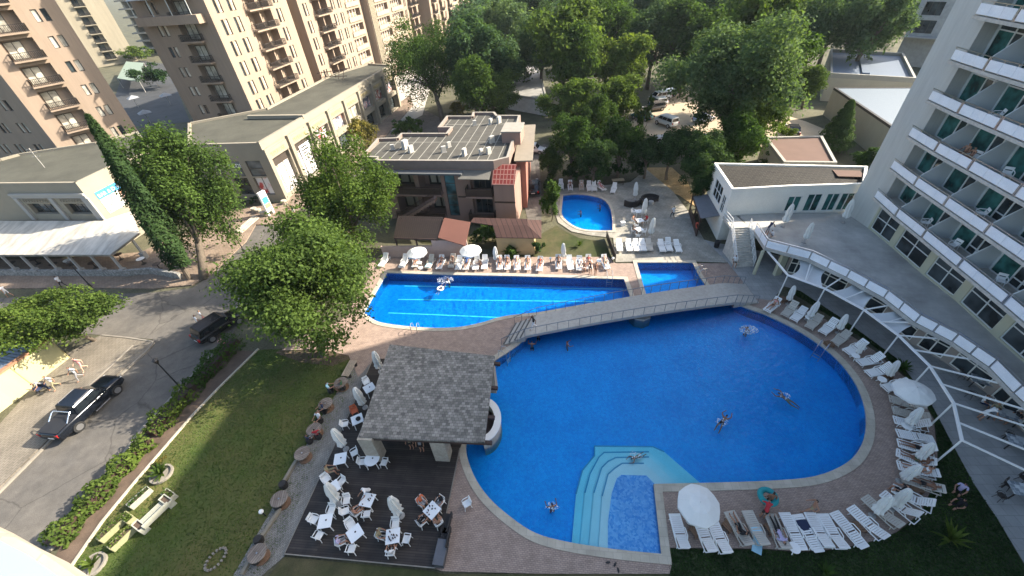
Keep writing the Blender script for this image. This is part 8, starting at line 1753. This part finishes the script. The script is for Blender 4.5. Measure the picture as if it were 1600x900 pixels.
# others on foot or seated
for kd_, of, px, z_, rz, lab, kw in (('walk', 'trousers', (834, 514), 0.85, 190, 'person in white trousers walking over the footbridge', dict(top='black', bot='white')), ('sit', 'tee', (1146, 415), 0.25, -110, 'person in a white shirt sitting at the foot of the terrace stairs', dict(top='white', bot='black')), ('walk', 'trousers', (1050, 341), 0.045, 95, 'person with white shirt and dark trousers crossing the grey paving', dict(top='white', bot='black')), ('bend', 'tee', (1197, 367), 3.2, 20, 'person in navy leaning at the head of the terrace stairs', dict(top='navy', bot='grey')), ('crouch', 'tee', (1206, 371), 3.2, 120, 'small child in white at the head of the terrace stairs', dict(top='white', bot='grey', sc=0.75)),
                                     ('bend', 'tee', (583, 775), DZ, 220, 'waiter in white bending over a deck table', dict(top='white', bot='black')), ('walk', 'dress', (135, 578), 0.12, -100, 'woman in a pink dress walking on the pavement beside the yellow wall', dict(top='pink', skin=1)), ('walk', 'trousers', (128, 592), 0.12, -110, 'man in a light shirt behind the woman in pink on the pavement', dict(top='white', bot='grey')), ('walk', 'trousers', (92, 606), 0.12, -110, 'person in a white shirt beside the pram, right one', dict(top='white', bot='khaki')), ('bend', 'trousers', (78, 609), 0.12, -110, 'person in grey blue pushing the pram on the pavement', dict(top='grey', bot='navy')),
                                     ('stand', 'tee', (316, 512), 0.004, 60, 'person in white beside the parked black car, left one', dict(top='white', bot='khaki')), ('stand', 'tee', (323, 505), 0.004, 60, 'person in white beside the parked black car, right one', dict(top='white', bot='pink')), ('crouch', 'tee', (352, 540), 0.02, 150, 'person in pink crouching behind the parked black car', dict(top='pink', bot='black')), ('stand', 'tee', (461, 336), 0.13, -60, 'shopper with a white bag before the cream shop corner', dict(top='black', bot='white')), ('stand', 'tee', (454, 332), 0.13, 30, 'shopper in dark clothes before the cream shop corner', dict(top='grey', bot='black')), ('walk', 'trousers', (102, 449), 0.0, 170, 'dark figure in the shaded street before the restaurant', dict(top='white', bot='black')), ('walk', 'tee', (18, 464), 0.0, 170, 'figure in white in the shaded street at the left edge', dict(top='white', bot='white')),
                                     ('stand', 'tee', (644, 700), DZ, -90, 'guest standing in the dark under the pavilion roof, left one', dict(top='khaki', bot='black')), ('stand', 'tee', (660, 704), DZ, -90, 'guest in grey standing in the dark under the pavilion roof, right one', dict(top='grey', bot='black')), ('bend', 'dress', (1528, 655), 0.06, -20, 'waiter in white leaning over a table under the pergola', dict(top='white')), ('sit', 'tee', (1545, 648), 0.0, -120, 'guest with fair hat seated under the pergola', dict(top='khaki', bot='black', hair=2)), ('sit', 'tee', (1530, 635), 0.0, -60, 'guest in white seated under the pergola above the waiter', dict(top='white', bot='navy')), ('sit', 'tee', (1575, 660), 0.0, 180, 'dark guest seated under the pergola at the right', dict(top='black', bot='black'))):
    person(kd_, of, at(px[0], px[1], z_), rad(rz), lab, group='people on foot or seated', **kw)
def on_chair(ca, of, lab, z=DZ, **kw): c, a = ca; person('sit', of, (c.x, c.y, z-0.03), a, lab, group='guests on chairs', **kw)
on_chair(CHS[11], 'tee', 'guest in lilac at the diagonal table', top='lilac', bot='grey'); on_chair(CHS[14], 'tee', 'guest left of the table full of cups', top='khaki', bot='black', hair=1); on_chair(CHS[16], 'tee', 'guest with white and black top below the table full of cups', top='white', bot='black'); on_chair(CHS[17], 'bikini', 'guest with bare shoulders under the table with the waiter', top='pink', bot='black', hair=1)
on_chair(CHS[19], 'tee', 'guest in an orange shirt at the right deck edge table', top='orange', bot='grey', hair=1); on_chair(CHS[21], 'tee', 'guest in black, lower left of the right deck edge table', top='black', bot='black'); on_chair(CHS[22], 'trunks', 'guest with dark hair, lower right of the right deck edge table', bot='black'); on_chair(CHS[20], 'tee', 'guest in black, upper right of the right deck edge table', top='black', bot='grey')
on_chair(KC[2], 'trunks', 'guest with bare back at the crowded white table by the small pool', z=0.045, bot='navy'); on_chair(KC[3], 'tee', 'guest in dark red at the crowded white table by the small pool', z=0.045, top='red', bot='black'); on_chair(KC[5], 'tee', 'guest in black at the lowest white table by the small pool', z=0.045, top='black', bot='black')
for px, rz, of, lab, kw in (((519, 612), 20, 'tee', 'guest in light blue beside the top drum table', dict(top='lblue', bot='black')), ((536, 609), 200, 'tee', 'guest in yellow green beside the top drum table', dict(top='green', bot='khaki')), ((507, 645), 220, 'tee', 'guest in navy between two drum tables', dict(top='navy', bot='black')), ((501, 660), 250, 'tee', 'guest in a striped white shirt above the striped drum table', dict(top='white', bot='black')), ((499, 683), 110, 'tee', 'guest in red below the striped drum table', dict(top='red', bot='white')), ((486, 690), 60, 'tee', 'child in navy beside the guest in red', dict(top='navy', bot='white', sc=0.8))):
    p_ = at(px[0], px[1], 0.03); b = MB(); b.lathe([(0.2, 0), (0.24, 0.2), (0.2, 0.44), (0, 0.45)], 12); solo('stool', b, m_rattan, 'dark stool under the '+lab, 'stool', p_+Vector((-0.06*math.cos(rad(rz)), -0.06*math.sin(rad(rz)), 0)), 'dark stools on the path', world=False); person('sit', of, p_, rad(rz), lab, group='guests on the path', **kw)
person('sit', 'dress', at(519, 741, DZ), rad(10), 'guest with stretched legs at the left edge of the dark deck', top='khaki'); 
# balcony guests of the hotel
Fb = Fac(Bf[1], Bf[2]); Fb.n = -Fb.n if Fb.n.x > 0 else Fb.n
person('sit', 'trunks', Fb.p(1.4, -1.0, 6.5+2.93*2), rad(190), 'bare chested guest on a hotel balcony, left of a pair', bot='black', group='hotel guests'); person('sit', 'bikini', Fb.p(2.2, -0.8, 6.5+2.93*2), rad(170), 'dark haired guest on a hotel balcony, right of a pair', top='black', group='hotel guests')
# prams and small things
t = thing('pram', 'dark pram on the sandy pavement beside the yellow wall', 'pram', at(70, 611, 0.12), rad(75)); b = MB(); b.box((0, 0, 0.6), (0.75, 0.4, 0.25)); part('carrycot', b, CLO['navy'], t, world=False); b = MB(); b.lathe([(0.26, 0), (0.24, 0.15), (0.12, 0.26), (0, 0.28)], 10, (0.2, 0, 0.7)); part('hood', b, CLO['black'], t, world=False); b = MB(); b.bar((-0.35, 0, 0.65), (-0.6, 0, 1.0), 0.35, 0.03); part('handle', b, m_iron, t, world=False)
for x_ in (-.3, .3):
    for y_ in (-.22, .22): b = MB(); b.tube([(x_, y_-.02, .14), (x_, y_+.02, .14)], 0.14, 12); part('wheel', b, m_tyre, t, world=False)
def towel(key, m_, lab, l_=1.1, o_=0.1):
    c, a, k_ = SEATS[key]; b = MB(); d = Vector((math.cos(a), math.sin(a), 0)); s_ = Vector((-d.y, d.x, 0)); N = 8; vs_ = []
    for i in range(N+1):
        for j in range(5): vs_.append(d*(o_-l_/2+l_*i/N)+s_*((j-2)*0.16)+Vector((0, 0, 0.37+0.012*math.sin(i*2.1+j)-(0.12 if j in (0, 4) and i > 5 else 0))))
    b.faces(vs_, [(i*5+j, (i+1)*5+j, (i+1)*5+j+1, i*5+j+1) for i in range(N) for j in range(4)]); solo('towel', b, m_, lab, 'towel', (c.x, c.y, 0.05), 'towels on loungers', world=False, smooth=True)
towel(('E', 7), CLO['navy'], 'navy blue towel on the eighth lounger of the bottom row', 0.7, -0.3); m_strp = brick_mat('striped towel cloth', (0.6, 0.58, 0.62, 1), (0.09, 0.05, 0.09, 1), (0.6, 0.58, 0.6, 1), 6, 0.09, 0.01); towel(('E', 8), m_strp, 'striped towel hanging at the lower end of the bottom row', 0.6, 0.5); towel(('E', 4), CLO['lblue'], 'pale blue towel on the fifth lounger of the bottom row', 0.9, 0.4); towel(('A', 3), CLO['lblue'], 'grey blue towel on the fourth lounger behind the lap pool', 1.0, -0.4); towel(('A', 18), CLO['red'], 'red towel near the right end of the lap pool row', 0.6, 0.0)
for k, px in enumerate(((950, 879), (961, 882), (966, 891))): b = MB(); b.lathe([(0.10, 0), (0.1, 0.05), (0, 0.07)], 8, sx=1.4, sy=0.6); solo('bath_shoe', b, m_black, 'black bath shoe on the pink paving below the shallow shelf, %s of three' % ORD[k], 'shoe', at(px[0], px[1], 0.052), 'bath shoes', rz=0.8*k, world=False)
b = MB(); b.lathe([(0.16, 0), (0.18, 0.12), (0.08, 0.2), (0, 0.2)], 10); solo('beach_bag', b, CLO['black'], 'dark bag on the deck table beside the orange chair', 'bag', at(560, 655, DZ+0.745), world=False)
b = MB(); b.box((0, 0, 0.03), (0.9, 0.5, 0.05)); solo('folded_parasol_cloth', b, CLO['lblue'], 'pale turquoise cloth lying on the lawn edge below the bottom row', 'cloth', at(1183, 852, 0.06), rz=1.0, world=False)
# ================================================================== the air
hz_ = bpy.data.materials.new('thin haze'); hz_.use_nodes = True; t_ = hz_.node_tree
for n_ in list(t_.nodes):
    if n_.type != 'OUTPUT_MATERIAL': t_.nodes.remove(n_)
pv_ = t_.nodes.new('ShaderNodeVolumePrincipled'); pv_.inputs['Color'].default_value = (0.76, 0.9, 1.0, 1); pv_.inputs['Density'].default_value = 0.00012; pv_.inputs['Anisotropy'].default_value = 0.2
t_.links.new(pv_.outputs[0], t_.nodes['Material Output'].inputs['Volume'])
b = MB(); b.box((0, 625, 20), (1840, 1790, 44)); struct('haze', b, hz_, kind='stuff', label='thin pale haze in the air over the whole place')
